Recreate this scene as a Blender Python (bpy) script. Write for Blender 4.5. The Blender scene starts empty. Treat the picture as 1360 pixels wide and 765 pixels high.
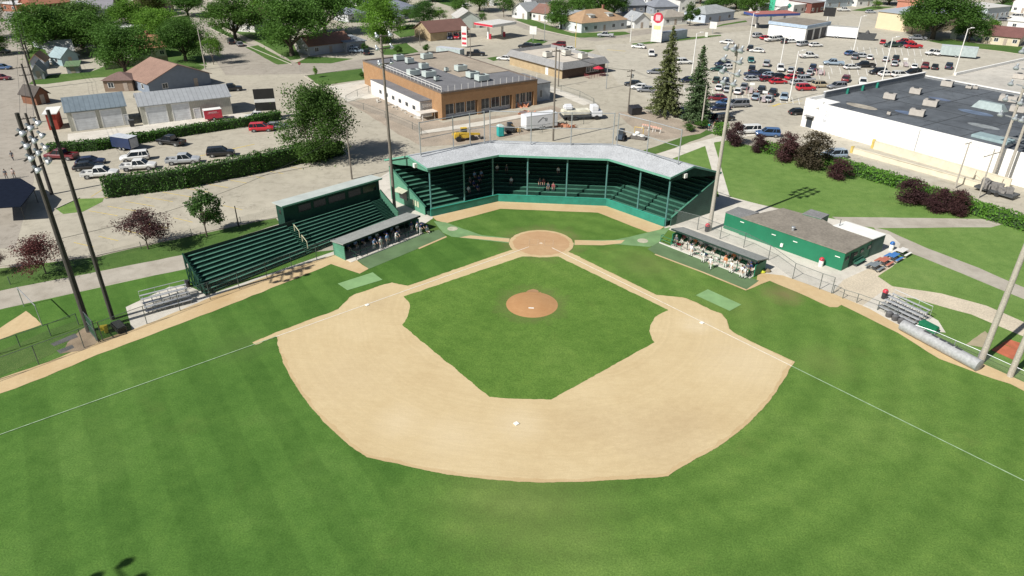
import bpy, bmesh, math, random
from mathutils import Vector as V, Matrix, noise as mnoise
rnd = random.Random(11)
SC = bpy.context.scene
COL = SC.collection
R = math.radians
# ---------------------------------------------------------------- camera solved from the base paths (90 ft square)
CR = V((0.995586, 0.093669, 0.005842)); CU = V((-0.049986, 0.476552, 0.877724)); CF = V((-0.079432, 0.874142, -0.479131))
CP = V((3.991729, -87.965911, 40.860272)); FPX = 929.5563
def G(x, y, z=0.0):
    """world point at height z seen at photo pixel x, y (survey helper)"""
    d = CR * ((x - 680) / FPX) + CU * ((382.5 - y) / FPX) + CF
    return CP + d * ((z - CP.z) / d.z)
def proj(p):
    d = V(p) - CP
    return 680 + FPX * d.dot(CR) / d.dot(CF), 382.5 - FPX * d.dot(CU) / d.dot(CF)
def hgt(x, y, ytop):
    b = G(x, y); lo, hi = 0., 90.
    for _ in range(40):
        m = (lo + hi) / 2
        if proj((b.x, b.y, m))[1] > ytop: lo = m
        else: hi = m
    return lo
def mpp(x, y):
    return (G(x, y) - CP).dot(CF) / FPX
cam = bpy.data.objects.new('camera', bpy.data.cameras.new('camera'))
COL.objects.link(cam)
m4 = Matrix((CR, CU, -CF)).transposed().to_4x4(); m4.translation = CP
cam.matrix_world = m4
cam.data.sensor_width = 36; cam.data.lens = FPX * 36 / 1360
cam.data.clip_start = 0.5; cam.data.clip_end = 4000
SC.camera = cam
# ---------------------------------------------------------------- materials
MATS = {}
def _new(name):
    m = bpy.data.materials.new(name); m.use_nodes = True
    nt = m.node_tree; b = nt.nodes['Principled BSDF']
    MATS[name] = m
    return m, nt, b
def N(nt, t, **k):
    n = nt.nodes.new(t)
    for a, v in k.items():
        if a in n.inputs: n.inputs[a].default_value = v
        else: setattr(n, a, v)
    return n
def rgba(c): return (c[0], c[1], c[2], 1.0)
def noise_n(nt, scale, det=4, rough=.55, vec=None):
    n = N(nt, 'ShaderNodeTexNoise'); n.inputs['Scale'].default_value = scale
    n.inputs['Detail'].default_value = det; n.inputs['Roughness'].default_value = rough
    if vec is None:
        vec = N(nt, 'ShaderNodeTexCoord').outputs['Object']
    nt.links.new(vec, n.inputs['Vector'])
    return n
def ramp(nt, fac, stops):
    r = N(nt, 'ShaderNodeValToRGB'); e = r.color_ramp.elements
    while len(e) < len(stops): e.new(.5)
    for i, (p, c) in enumerate(stops): e[i].position = p; e[i].color = rgba(c)
    nt.links.new(fac, r.inputs['Fac'])
    return r.outputs['Color']
def mix(nt, fac, a, b, mode='MIX'):
    n = N(nt, 'ShaderNodeMix', data_type='RGBA', blend_type=mode)
    for i, s in ((0, fac), (6, a), (7, b)):
        if hasattr(s, 'node'): nt.links.new(s, n.inputs[i])
        elif i == 0: n.inputs[0].default_value = s
        else: n.inputs[i].default_value = rgba(s)
    return n.outputs[2]
def sc3(c, k): return tuple(min(1, x * k) for x in c)
def mat(name, c=(.5, .5, .5), rough=.8, var=.14, sc=1.5, metal=0., c2=None, bump=0., ocol=False, spec=.5, fine=0.):
    if name in MATS: return MATS[name]
    m, nt, b = _new(name)
    n = noise_n(nt, sc)
    col = ramp(nt, n.outputs['Fac'], [(.3, sc3(c, 1 - var)), (.7, c2 or sc3(c, 1 + var))])
    if fine:
        n2 = noise_n(nt, fine, 2)
        col = mix(nt, .35, col, ramp(nt, n2.outputs['Fac'], [(.35, sc3(c, .6)), (.65, sc3(c, 1.35))]))
    if ocol:
        oi = N(nt, 'ShaderNodeObjectInfo')
        col = mix(nt, 1., col, oi.outputs['Color'], 'MULTIPLY')
    nt.links.new(col, b.inputs['Base Color'])
    b.inputs['Roughness'].default_value = rough; b.inputs['Metallic'].default_value = metal
    b.inputs['Specular IOR Level'].default_value = spec
    if bump:
        bp = N(nt, 'ShaderNodeBump', Strength=bump, Distance=.05)
        nt.links.new(n.outputs['Fac'], bp.inputs['Height']); nt.links.new(bp.outputs[0], b.inputs['Normal'])
    return m
def ribbed(name, c, axis='X', pitch=.3, rough=.5, metal=0., dark=.72, ocol=False, soft=.12):
    """sheet metal / planks: narrow grooves every pitch metres along one local axis, with weathering"""
    if name in MATS: return MATS[name]
    m, nt, b = _new(name)
    tc = N(nt, 'ShaderNodeTexCoord'); sp = N(nt, 'ShaderNodeSeparateXYZ'); nt.links.new(tc.outputs['Object'], sp.inputs[0])
    d = N(nt, 'ShaderNodeMath', operation='DIVIDE'); d.inputs[1].default_value = pitch; nt.links.new(sp.outputs[axis], d.inputs[0])
    f = N(nt, 'ShaderNodeMath', operation='FRACT'); nt.links.new(d.outputs[0], f.inputs[0])
    g = ramp(nt, f.outputs[0], [(0., (dark,) * 3), (soft, (1, 1, 1)), (.9, (1, 1, 1)), (1., (dark,) * 3)])
    n = noise_n(nt, .9)
    w = ramp(nt, n.outputs['Fac'], [(.3, sc3(c, .84)), (.7, sc3(c, 1.1))])
    col = mix(nt, 1., w, g, 'MULTIPLY')
    if ocol:
        oi = N(nt, 'ShaderNodeObjectInfo'); col = mix(nt, 1., col, oi.outputs['Color'], 'MULTIPLY')
    nt.links.new(col, b.inputs['Base Color'])
    b.inputs['Roughness'].default_value = rough; b.inputs['Metallic'].default_value = metal
    bp = N(nt, 'ShaderNodeBump', Strength=.4, Distance=.04); nt.links.new(g, bp.inputs['Height']); nt.links.new(bp.outputs[0], b.inputs['Normal'])
    return m
def brickmat(name, c1, c2, mortar, scale=1., rough=.85):
    if name in MATS: return MATS[name]
    m, nt, b = _new(name)
    tc = N(nt, 'ShaderNodeTexCoord'); sp = N(nt, 'ShaderNodeSeparateXYZ'); nt.links.new(tc.outputs['Object'], sp.inputs[0])
    ad = N(nt, 'ShaderNodeMath', operation='ADD'); nt.links.new(sp.outputs['X'], ad.inputs[0]); nt.links.new(sp.outputs['Y'], ad.inputs[1])
    cb = N(nt, 'ShaderNodeCombineXYZ'); nt.links.new(ad.outputs[0], cb.inputs[0]); nt.links.new(sp.outputs['Z'], cb.inputs[1])
    t = N(nt, 'ShaderNodeTexBrick'); nt.links.new(cb.outputs[0], t.inputs['Vector'])
    t.inputs['Color1'].default_value = rgba(c1); t.inputs['Color2'].default_value = rgba(c2); t.inputs['Mortar'].default_value = rgba(mortar)
    t.inputs['Scale'].default_value = scale; t.inputs['Brick Width'].default_value = .5; t.inputs['Row Height'].default_value = .2; t.inputs['Mortar Size'].default_value = .012
    n = noise_n(nt, .7)
    col = mix(nt, .8, t.outputs['Color'], ramp(nt, n.outputs['Fac'], [(.3, (.8,) * 3), (.7, (1.05,) * 3)]), 'MULTIPLY')
    nt.links.new(col, b.inputs['Base Color']); b.inputs['Roughness'].default_value = rough
    return m
def shingle(name, ocol=True, c=(1, 1, 1)):
    if name in MATS: return MATS[name]
    m, nt, b = _new(name)
    n1 = noise_n(nt, .5, 3); n2 = noise_n(nt, 7., 2)
    col = mix(nt, 1., ramp(nt, n1.outputs['Fac'], [(.3, sc3(c, .82)), (.7, sc3(c, 1.0))]), ramp(nt, n2.outputs['Fac'], [(.35, (.62,) * 3), (.65, (1., 1., 1.))]), 'MULTIPLY')
    if ocol:
        oi = N(nt, 'ShaderNodeObjectInfo'); col = mix(nt, 1., col, oi.outputs['Color'], 'MULTIPLY')
    nt.links.new(col, b.inputs['Base Color']); b.inputs['Roughness'].default_value = .9
    return m
# ---------------------------------------------------------------- objects
def thing(name, label, cat, loc=(0, 0, 0), rz=0., group=None):
    o = bpy.data.objects.new(name, None); COL.objects.link(o)
    o.empty_display_size = .3
    o.location = loc; o.rotation_euler = (0, 0, rz)
    o['label'] = label; o['category'] = cat
    if group: o['group'] = group
    return o
def tag(o, label, cat, group=None):
    o['label'] = label; o['category'] = cat
    if group: o['group'] = group
    return o
class MB:
    def __init__(s): s.v = []; s.f = []; s.m = []; s.mi = 0
    def add(s, pts, faces):
        k = len(s.v); s.v += [tuple(p) for p in pts]
        for f in faces: s.f.append(tuple(i + k for i in f)); s.m.append(s.mi)
        return s
    def poly(s, pts): return s.add(pts, [range(len(pts))])
    def hexa(s, p):  # 4 bottom ccw, 4 top ccw
        return s.add(p, [(3, 2, 1, 0), (4, 5, 6, 7), (0, 1, 5, 4), (1, 2, 6, 5), (2, 3, 7, 6), (3, 0, 4, 7)])
    def box(s, x0, y0, z0, x1, y1, z1):
        return s.hexa([(x0, y0, z0), (x1, y0, z0), (x1, y1, z0), (x0, y1, z0), (x0, y0, z1), (x1, y0, z1), (x1, y1, z1), (x0, y1, z1)])
    def cbox(s, c, sx, sy, sz, rz=0.):
        """box standing on c, turned by rz"""
        ca, sa = math.cos(rz), math.sin(rz)
        q = lambda x, y, z: (c[0] + x * ca - y * sa, c[1] + x * sa + y * ca, c[2] + z)
        a, b = sx / 2, sy / 2
        return s.hexa([q(-a, -b, 0), q(a, -b, 0), q(a, b, 0), q(-a, b, 0), q(-a, -b, sz), q(a, -b, sz), q(a, b, sz), q(-a, b, sz)])
    def prism(s, pts, z0, z1):
        n = len(pts)
        P = [(p[0], p[1], z0) for p in pts] + [(p[0], p[1], z1) for p in pts]
        return s.add(P, [tuple(range(n - 1, -1, -1)), tuple(range(n, 2 * n))] + [(i, (i + 1) % n, n + (i + 1) % n, n + i) for i in range(n)])
    def slab(s, pts, t):
        """thin solid from a 3-D polygon, thickness t downwards"""
        n = len(pts); P = [tuple(p) for p in pts] + [(p[0], p[1], p[2] - t) for p in pts]
        return s.add(P, [tuple(range(n)), tuple(range(2 * n - 1, n - 1, -1))] + [(i, n + i, n + (i + 1) % n, (i + 1) % n) for i in range(n)])
    def bar(s, p, q, w, h):
        p, q = V(p), V(q); d = (q - p).normalized()
        u = d.cross(V((0, 0, 1)))
        if u.length < .01: u = V((1, 0, 0))
        u.normalize(); t = u.cross(d).normalized(); u = u * (w / 2); t = t * (h / 2)
        return s.hexa([p - u - t, p + u - t, p + u + t, p - u + t, q - u - t, q + u - t, q + u + t, q - u + t])
    def tube(s, p, q, r0, r1=None, n=8):
        r1 = r0 if r1 is None else r1
        p, q = V(p), V(q); d = (q - p).normalized()
        u = d.cross(V((0, 0, 1)))
        if u.length < .01: u = V((1, 0, 0))
        u.normalize(); t = d.cross(u)
        P = []
        for c, r in ((p, r0), (q, r1)):
            for i in range(n):
                a = 2 * math.pi * i / n; P.append(c + u * (math.cos(a) * r) + t * (math.sin(a) * r))
        return s.add(P, [(i, (i + 1) % n, n + (i + 1) % n, n + i) for i in range(n)] + [tuple(range(n - 1, -1, -1)), tuple(range(n, 2 * n))])
    def lathe(s, c, prof, n=14, axis=None):
        """prof = [(r, z)...] about vertical axis at c, or about a given direction"""
        c = V(c); M = Matrix.Identity(3) if axis is None else V(axis).to_track_quat('Z', 'Y').to_matrix()
        P = []
        for r, z in prof:
            for i in range(n):
                a = 2 * math.pi * i / n; P.append(c + M @ V((math.cos(a) * r, math.sin(a) * r, z)))
        F = []
        for k in range(len(prof) - 1):
            for i in range(n): F.append((k * n + i, k * n + (i + 1) % n, (k + 1) * n + (i + 1) % n, (k + 1) * n + i))
        F.append(tuple(range(n - 1, -1, -1))); F.append(tuple((len(prof) - 1) * n + i for i in range(n)))
        return s.add(P, F)
    def build(s, name, mats, parent=None, world=False, smooth=False, bevel=0., at=None, col=None):
        off = V((0, 0, 0))
        if world and parent is not None: off = V(parent.location)
        if at is not None: off = V(at)
        me = bpy.data.meshes.new(name)
        me.from_pydata([tuple(V(p) - off) for p in s.v], [], s.f)
        if not isinstance(mats, (list, tuple)): mats = [mats]
        for m in mats: me.materials.append(m)
        me.polygons.foreach_set('material_index', s.m)
        if bevel:
            bm = bmesh.new(); bm.from_mesh(me)
            bmesh.ops.remove_doubles(bm, verts=bm.verts, dist=.0005)
            ed = [e for e in bm.edges if len(e.link_faces) == 2 and e.calc_face_angle(0) > .5]
            bmesh.ops.bevel(bm, geom=ed, offset=bevel, segments=2, affect='EDGES', clamp_overlap=True)
            bm.to_mesh(me); bm.free()
        if smooth:
            me.polygons.foreach_set('use_smooth', [True] * len(me.polygons))
            try: me.set_sharp_from_angle(angle=R(40))
            except Exception: pass
        me.update()
        o = bpy.data.objects.new(name, me); COL.objects.link(o)
        if parent is not None: o.parent = parent
        elif at is not None: o.location = at
        if col: o.color = rgba(col)
        return o
def copy_tree(o, parent=None, **k):
    c = o.copy(); COL.objects.link(c)
    if parent is not None: c.parent = parent
    for ch in list(o.children): copy_tree(ch, c)
    return c
def struct(o): o['kind'] = 'structure'; return o
def stuff(o): o['kind'] = 'stuff'; return o
def px(pts, z=0.): return [G(x, y, z) for x, y in pts]
def jag(pts, step=1.2, amp=.12, seed=0):
    """irregular (hand cut) edge: subdivide a world polygon and shake it"""
    out = []
    n = len(pts)
    for i in range(n):
        a, b = V(pts[i]), V(pts[(i + 1) % n]); L = (b - a).length; k = max(1, min(200, int(L / step)))
        nn = V((-(b - a).y, (b - a).x, 0)).normalized()
        for j in range(k):
            p = a.lerp(b, j / k)
            out.append(p + nn * amp * (mnoise.noise(V((p.x * .9, p.y * .9, seed))) + .7 * mnoise.noise(V((p.x * 3.1, p.y * 3.1, seed + 9)))))
    return out
def curve_px(pts, k=6):
    """Catmull-Rom through pixel points"""
    P = [V((p[0], p[1])) for p in pts]; out = []
    for i in range(len(P) - 1):
        a = P[max(i - 1, 0)]; b = P[i]; c = P[i + 1]; d = P[min(i + 2, len(P) - 1)]
        for j in range(k):
            t = j / k
            q = .5 * ((2 * b) + (c - a) * t + (2 * a - 5 * b + 4 * c - d) * t * t + (3 * b - a - 3 * c + d) * t ** 3)
            out.append((q.x, q.y))
    out.append(tuple(P[-1])); return out
LZ = lambda k: .004 * k
KC = {}
def sheet(name, pts, k, m):
    j = KC.get(k, 0); KC[k] = j + 1; k = k + .18 * (j % 5)
    mb = MB(); mb.poly([(p[0], p[1], LZ(k)) for p in pts])
    o = mb.build(name, m)
    if o.data.polygons[0].normal.z < 0: o.data.flip_normals()
    return struct(o)
def strip(name, a, b, w, k, m):
    a, b = V(a), V(b); n = V((-(b - a).y, (b - a).x, 0)).normalized() * (w / 2)
    return sheet(name, [a - n, b - n, b + n, a + n], k, m)
# ================================================================ ground, lawns, dirt
def m_pave(name, base, dark, streak=.5, sc=.05):
    m, nt, b = _new(name)
    n1 = noise_n(nt, sc, 6, .6); n2 = noise_n(nt, .55, 5, .65); n3 = noise_n(nt, 9., 2)
    c = ramp(nt, n1.outputs['Fac'], [(.3, dark), (.62, base)])
    c = mix(nt, .75, c, ramp(nt, n2.outputs['Fac'], [(.28, (.74, .73, .72)), (.5, (.97,) * 3), (.72, (1.08,) * 3)]), 'MULTIPLY')
    c = mix(nt, .5, c, ramp(nt, n3.outputs['Fac'], [(.35, (.8,) * 3), (.65, (1.1,) * 3)]), 'MULTIPLY')
    v = N(nt, 'ShaderNodeTexVoronoi', feature='DISTANCE_TO_EDGE'); v.inputs['Scale'].default_value = .11
    nd = noise_n(nt, .35, 3); tc = N(nt, 'ShaderNodeTexCoord'); va = N(nt, 'ShaderNodeVectorMath', operation='SCALE'); va.inputs['Scale'].default_value = 5.
    nt.links.new(nd.outputs['Color'], va.inputs[0]); vb = N(nt, 'ShaderNodeVectorMath', operation='ADD')
    nt.links.new(tc.outputs['Object'], vb.inputs[0]); nt.links.new(va.outputs[0], vb.inputs[1]); nt.links.new(vb.outputs[0], v.inputs['Vector'])
    cr = ramp(nt, v.outputs['Distance'], [(0., (.6,) * 3), (.012, (1,) * 3)])
    c = mix(nt, streak, c, cr, 'MULTIPLY')
    vo = N(nt, 'ShaderNodeTexVoronoi'); vo.inputs['Scale'].default_value = .30; nt.links.new(vb.outputs[0], vo.inputs['Vector'])
    c = mix(nt, .55 if streak else 0., c, ramp(nt, vo.outputs['Distance'], [(.06, (.62, .61, .60)), (.2, (1, 1, 1))]), 'MULTIPLY')
    nt.links.new(c, b.inputs['Base Color']); b.inputs['Roughness'].default_value = .95; b.inputs['Specular IOR Level'].default_value = .2
    return m
PAVE = m_pave('dusty_asphalt', (.45, .415, .335), (.375, .345, .28))
PAVE2 = m_pave('pale_parking_asphalt', (.48, .45, .375), (.41, .38, .315), .4)
STREET = m_pave('street_asphalt', (.37, .335, .285), (.315, .285, .24), .55)
CONC = m_pave('concrete_paving', (.62, .585, .515), (.55, .515, .45), .35, .2)
GRAVEL = m_pave('gravel_path', (.43, .395, .335), (.36, .325, .27), 0., .3)
def spots(nt, c, lst, nz):
    """worn or dry patches with their own ragged outline: (x, y, r inner, r outer, colour, amount)"""
    geo = N(nt, 'ShaderNodeTexCoord')
    for x, y, r0, r1, colr, amt in lst:
        sb = N(nt, 'ShaderNodeVectorMath', operation='SUBTRACT'); sb.inputs[1].default_value = (x, y, 0); nt.links.new(geo.outputs['Object'], sb.inputs[0])
        ln = N(nt, 'ShaderNodeVectorMath', operation='LENGTH'); nt.links.new(sb.outputs[0], ln.inputs[0])
        ad = N(nt, 'ShaderNodeMath', operation='MULTIPLY_ADD'); ad.inputs[1].default_value = r1 * 1.1; nt.links.new(nz.outputs['Fac'], ad.inputs[0]); nt.links.new(ln.outputs['Value'], ad.inputs[2])
        mr = N(nt, 'ShaderNodeMapRange'); mr.inputs['From Min'].default_value = r0 + r1 * .55; mr.inputs['From Max'].default_value = r1 + r1 * .55; mr.inputs['To Min'].default_value = amt; mr.inputs['To Max'].default_value = 0.; nt.links.new(ad.outputs[0], mr.inputs['Value'])
        c = mix(nt, mr.outputs[0], c, colr)
    return c
def m_grass(name, a, b2, c3, mow=None, worn=()):
    m, nt, b = _new(name)
    tc = N(nt, 'ShaderNodeTexCoord'); sp = N(nt, 'ShaderNodeSeparateXYZ'); nt.links.new(tc.outputs['Object'], sp.inputs[0])
    n1 = noise_n(nt, .07, 6, .62); n2 = noise_n(nt, .6, 5, .7); n3 = noise_n(nt, 7., 4, .85); n4 = noise_n(nt, .16, 4, .6)
    c = ramp(nt, n1.outputs['Fac'], [(.3, a), (.52, b2), (.72, c3)])
    c = mix(nt, .8, c, ramp(nt, n2.outputs['Fac'], [(.3, (.74, .80, .70)), (.5, (.98,) * 3), (.7, (1.22, 1.13, 1.14))]), 'MULTIPLY')
    c = mix(nt, .9, c, ramp(nt, n3.outputs['Fac'], [(.26, (.42, .47, .42)), (.5, (.97,) * 3), (.74, (1.6, 1.5, 1.55))]), 'MULTIPLY')
    # worn, dry patches
    dry = ramp(nt, n4.outputs['Fac'], [(.62, (0, 0, 0)), (.8, (.22,) * 3)])
    c = mix(nt, dry, c, (.12, .125, .04))
    if worn: c = spots(nt, c, worn, n2)
    if mow:
        def wave(val, period, soft=.12, ph=0.):
            d = N(nt, 'ShaderNodeMath', operation='MULTIPLY_ADD'); d.inputs[1].default_value = 1 / period; d.inputs[2].default_value = ph; nt.links.new(val, d.inputs[0])
            ad = N(nt, 'ShaderNodeMath', operation='MULTIPLY_ADD'); ad.inputs[1].default_value = .16; nt.links.new(n4.outputs['Fac'], ad.inputs[0]); nt.links.new(d.outputs[0], ad.inputs[2])
            f = N(nt, 'ShaderNodeMath', operation='PINGPONG'); f.inputs[1].default_value = .5; nt.links.new(ad.outputs[0], f.inputs[0])
            return ramp(nt, f.outputs[0], [(.25 - soft, (.82, .85, .82)), (.25 + soft, (1.12, 1.09, 1.12))])
        # straight stripes (left field, ran towards the plate) and rings round the infield (right field)
        ca = N(nt, 'ShaderNodeVectorMath', operation='DOT_PRODUCT'); ca.inputs[1].default_value = mow[0]; nt.links.new(tc.outputs['Object'], ca.inputs[0])
        w1 = wave(ca.outputs['Value'], mow[1], .035)
        sb = N(nt, 'ShaderNodeVectorMath', operation='SUBTRACT'); sb.inputs[1].default_value = mow[2]; nt.links.new(tc.outputs['Object'], sb.inputs[0])
        ln = N(nt, 'ShaderNodeVectorMath', operation='LENGTH'); nt.links.new(sb.outputs[0], ln.inputs[0])
        w2 = wave(ln.outputs['Value'], mow[3], .2)
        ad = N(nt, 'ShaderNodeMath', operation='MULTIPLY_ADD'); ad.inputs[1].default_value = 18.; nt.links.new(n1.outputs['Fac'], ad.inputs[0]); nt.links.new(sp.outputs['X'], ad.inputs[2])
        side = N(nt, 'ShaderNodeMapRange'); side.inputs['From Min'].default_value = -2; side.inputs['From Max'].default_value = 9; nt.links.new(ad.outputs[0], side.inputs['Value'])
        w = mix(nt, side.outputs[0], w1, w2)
        c = mix(nt, side.outputs[0], c, mix(nt, 1., c, mow[5], 'MULTIPLY'))  # right field paler and yellower: glancing sunlight put into the grass colour
        c = mix(nt, mow[4], c, w, 'MULTIPLY')
    nt.links.new(c, b.inputs['Base Color']); b.inputs['Roughness'].default_value = .9; b.inputs['Specular IOR Level'].default_value = .15
    bp = N(nt, 'ShaderNodeBump', Strength=.5, Distance=.06); nt.links.new(n3.outputs['Fac'], bp.inputs['Height']); nt.links.new(bp.outputs[0], b.inputs['Normal'])
    return m
_w = lambda p: (p.x, p.y)
WORN = [(*_w(G(1040, 390)), .5, 3.2, (.16, .135, .065), .6), (*_w(G(706.5, 404)), 2.6, 4.9, (.15, .155, .06), .55), (*_w(G(718, 322)), 4.2, 6.6, (.14, .15, .06), .5), (*_w(G(985, 405)), 1., 6., (.13, .17, .05), .25), (*_w(G(1095, 480)), .5, 4., (.15, .19, .06), .25), (*_w(G(700, 660)), 2., 9., (.12, .15, .05), .3), (*_w(G(560, 300)), 1., 5., (.11, .14, .05), .4), (*_w(G(320, 460)), .5, 4., (.11, .15, .05), .25), (*_w(G(860, 350)), 1., 5., (.12, .14, .05), .3)]
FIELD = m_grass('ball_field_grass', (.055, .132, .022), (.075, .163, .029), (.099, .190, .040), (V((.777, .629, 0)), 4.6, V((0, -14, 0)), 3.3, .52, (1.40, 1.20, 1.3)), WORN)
INFG = m_grass('infield_grass', (.085, .170, .028), (.108, .200, .036), (.135, .225, .047), (V((.62, .78, 0)), 3.0, V((0, 0, 0)), 400., .2, (1, 1, 1)), WORN)
LAWN = m_grass('park_lawn_grass', (.115, .205, .047), (.142, .24, .06), (.175, .265, .078), (V((.80, -.60, 0)), 2.6, V((0, 0, 0)), 400., .45, (1, 1, 1)))
YARD = m_grass('yard_grass', (.055, .115, .026), (.078, .145, .034), (.11, .17, .048))
def m_dirt(name, a, b2, c3, worn=()):
    m, nt, b = _new(name)
    n1 = noise_n(nt, .13, 6, .65); n2 = noise_n(nt, 1.1, 5, .7); n3 = noise_n(nt, 14., 2)
    c = ramp(nt, n1.outputs['Fac'], [(.25, a), (.5, b2), (.75, c3)])
    c = mix(nt, .35, c, ramp(nt, n2.outputs['Fac'], [(.3, (.86, .82, .78)), (.6, (1.03,) * 3)]), 'MULTIPLY')
    if worn: c = spots(nt, c, worn, n2)
    c = mix(nt, .5, c, ramp(nt, n3.outputs['Fac'], [(.3, (.85,) * 3), (.7, (1.08,) * 3)]), 'MULTIPLY')
    # drag-mat scratches: stretched noise
    tc = N(nt, 'ShaderNodeTexCoord'); mp = N(nt, 'ShaderNodeMapping'); mp.inputs['Scale'].default_value = (.25, 3.2, 1); mp.inputs['Rotation'].default_value = (0, 0, .5)
    nt.links.new(tc.outputs['Object'], mp.inputs[0]); n4 = noise_n(nt, 1.2, 4, .7, mp.outputs[0])
    c = mix(nt, .22, c, ramp(nt, n4.outputs['Fac'], [(.35, (.86, .83, .78)), (.6, (1.04,) * 3)]), 'MULTIPLY')
    # rings left by the drag mat, broken up by noise
    sb = N(nt, 'ShaderNodeVectorMath', operation='DISTANCE'); sb.inputs[1].default_value = (0, -17, 0); nt.links.new(tc.outputs['Object'], sb.inputs[0])
    ad = N(nt, 'ShaderNodeMath', operation='MULTIPLY_ADD'); ad.inputs[1].default_value = 2.2; nt.links.new(n1.outputs['Fac'], ad.inputs[0]); nt.links.new(sb.outputs['Value'], ad.inputs[2])
    cb = N(nt, 'ShaderNodeCombineXYZ'); nt.links.new(ad.outputs[0], cb.inputs[0]); n5 = noise_n(nt, 1.7, 5, .75, cb.outputs[0])
    ml = N(nt, 'ShaderNodeMath', operation='MULTIPLY'); nt.links.new(n2.outputs['Fac'], ml.inputs[0]); ml.inputs[1].default_value = .9
    c = mix(nt, ml.outputs[0], c, mix(nt, 1., c, ramp(nt, n5.outputs['Fac'], [(.35, (.88, .87, .86)), (.65, (1.07, 1.07, 1.07))]), 'MULTIPLY'))
    nt.links.new(c, b.inputs['Base Color']); b.inputs['Roughness'].default_value = .97; b.inputs['Specular IOR Level'].default_value = .15
    return m
SCUF = (.45, .345, .205); PALE = (.64, .54, .37)
DIRT = m_dirt('infield_sand', (.515, .40, .23), (.56, .447, .265), (.60, .487, .30), [(*_w(G(870, 580)), .5, 5.5, SCUF, .5), (*_w(G(780, 562)), .3, 4., SCUF, .35), (*_w(G(915, 560)), .3, 3.5, SCUF, .4), (*_w(G(500, 403)), .4, 2.6, SCUF, .4), (*_w(G(925, 432)), .4, 2.4, PALE, .6), (*_w(G(690, 563)), .5, 3., PALE, .45), (*_w(G(990, 480)), 1., 6., PALE, .4), (*_w(G(460, 500)), 1., 6., (.52, .41, .25), .4), (*_w(G(530, 560)), .5, 3., PALE, .35), (*_w(G(600, 580)), .3, 3.5, PALE, .35)])
RIM = m_dirt('rim_dirt', (.47, .345, .19), (.52, .395, .225), (.54, .42, .25))
TRACK = m_dirt('warning_track_sand', (.47, .33, .17), (.54, .41, .24), (.575, .455, .275))
CLAY = m_dirt('plate_clay', (.43, .265, .145), (.475, .31, .175), (.51, .35, .205))
MOUND = m_dirt('mound_clay', (.40, .21, .095), (.44, .25, .12), (.45, .265, .135))
CHALK = mat('chalk', (.70, .66, .57), .9, .16, 2.)
CHALKG = mat('chalk_on_grass', (.30, .42, .25), .9, .25, 2.)
YELLOW = mat('yellow_paint', (.55, .42, .12), .8, .25, 1.2)
WHITEP = mat('white_road_paint', (.66, .645, .60), .8, .2, 1.)
MATL = mat('pale_green_mat', (.20, .34, .145), .8, .12, .8)
MATD = mat('green_turf_mat', (.10, .165, .075), .9, .16, .5)
MATP = mat('plate_side_turf', (.155, .27, .115), .9, .18, .6)
CURBM = mat('kerb_concrete', (.47, .43, .37), .9, .12, 1.)

g = MB(); g.poly([(-1500, -900, 0), (1500, -900, 0), (1500, 1900, 0), (-1500, 1900, 0)]); struct(g.build('ground', PAVE))
# --- field and park lawns
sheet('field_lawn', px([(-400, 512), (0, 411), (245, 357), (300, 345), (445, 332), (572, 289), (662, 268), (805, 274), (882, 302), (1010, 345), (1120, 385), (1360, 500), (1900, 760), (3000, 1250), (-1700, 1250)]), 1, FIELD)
sheet('park_lawn', jag(px([(868, 214), (905, 197), (950, 183), (1080, 212), (1230, 258), (1360, 301), (1900, 470), (1900, 765), (1360, 506), (1130, 388), (1190, 345), (1176, 312), (1030, 276), (968, 262), (955, 262), (930, 262)]), 2., .1), 2, LAWN)
# --- paths
sheet('gravel_path', jag(px([(-400, 480), (0, 384), (150, 356), (244, 337), (372, 296), (378, 312), (245, 358), (150, 376), (0, 411), (-400, 512)]), 1.5, .2, 3), 3, GRAVEL)
sheet('lawn_strip', jag(px([(-300, 410), (0, 357), (130, 341), (145, 337), (340, 295), (366, 290), (372, 297), (244, 338), (150, 357), (0, 386), (-300, 440)]), 1.5, .15, 4), 4, YARD)
sheet('sidewalk', px([(935, 188), (947, 186.5), (970, 264), (956, 264)]), 3, CONC)
sheet('lane', jag(px([(868, 206), (905, 194), (1002, 169), (1013, 178), (950, 189), (905, 206), (880, 216)]), 2, .1, 5), 4, CONC)
sheet('back_path', jag(px([(1105, 288), (1320, 291), (1335, 297), (1316, 302), (1165, 303), (1120, 297)]), 2, .12, 6), 3, GRAVEL)
sheet('upper_path', jag(px([(1160, 302), (1178, 306), (1230, 329), (1300, 356), (1360, 382), (1460, 430), (1460, 450), (1360, 398), (1300, 373), (1225, 342), (1180, 325)]), 2, .12, 7), 4, GRAVEL)
sheet('sand_yard', jag(px([(1104, 390), (1120, 370), (1185, 342), (1206, 341), (1190, 350), (1166, 367), (1185, 380), (1250, 390), (1310, 406), (1360, 428), (1460, 470), (1460, 490), (1360, 447), (1290, 418), (1215, 397), (1180, 392), (1160, 405), (1155, 412)]), 1.5, .12, 8), 5, mat('sandy_gravel', (.53, .46, .35), .95, .14, .4, fine=5.))
sheet('plaza', px([(882, 303), (936, 284), (945, 262), (968, 261), (1030, 277), (1130, 295), (1182, 312), (1196, 324), (1186, 342), (1120, 372), (1104, 391), (1007, 362), (1000, 345)]), 6, CONC)
sheet('concrete_pad', px([(167, 408), (225, 381), (250, 380), (279, 392), (262, 404), (196, 433), (176, 440)]), 4, CONC)
sheet('concrete_apron', px([(262, 404), (279, 391), (452, 331), (474, 345), (440, 346), (285, 404)]), 5, CONC)
sheet('concrete_apron', px([(505, 292), (498, 240), (526, 222), (560, 230), (575, 290), (560, 300), (529, 296)]), 4, CONC)
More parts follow.
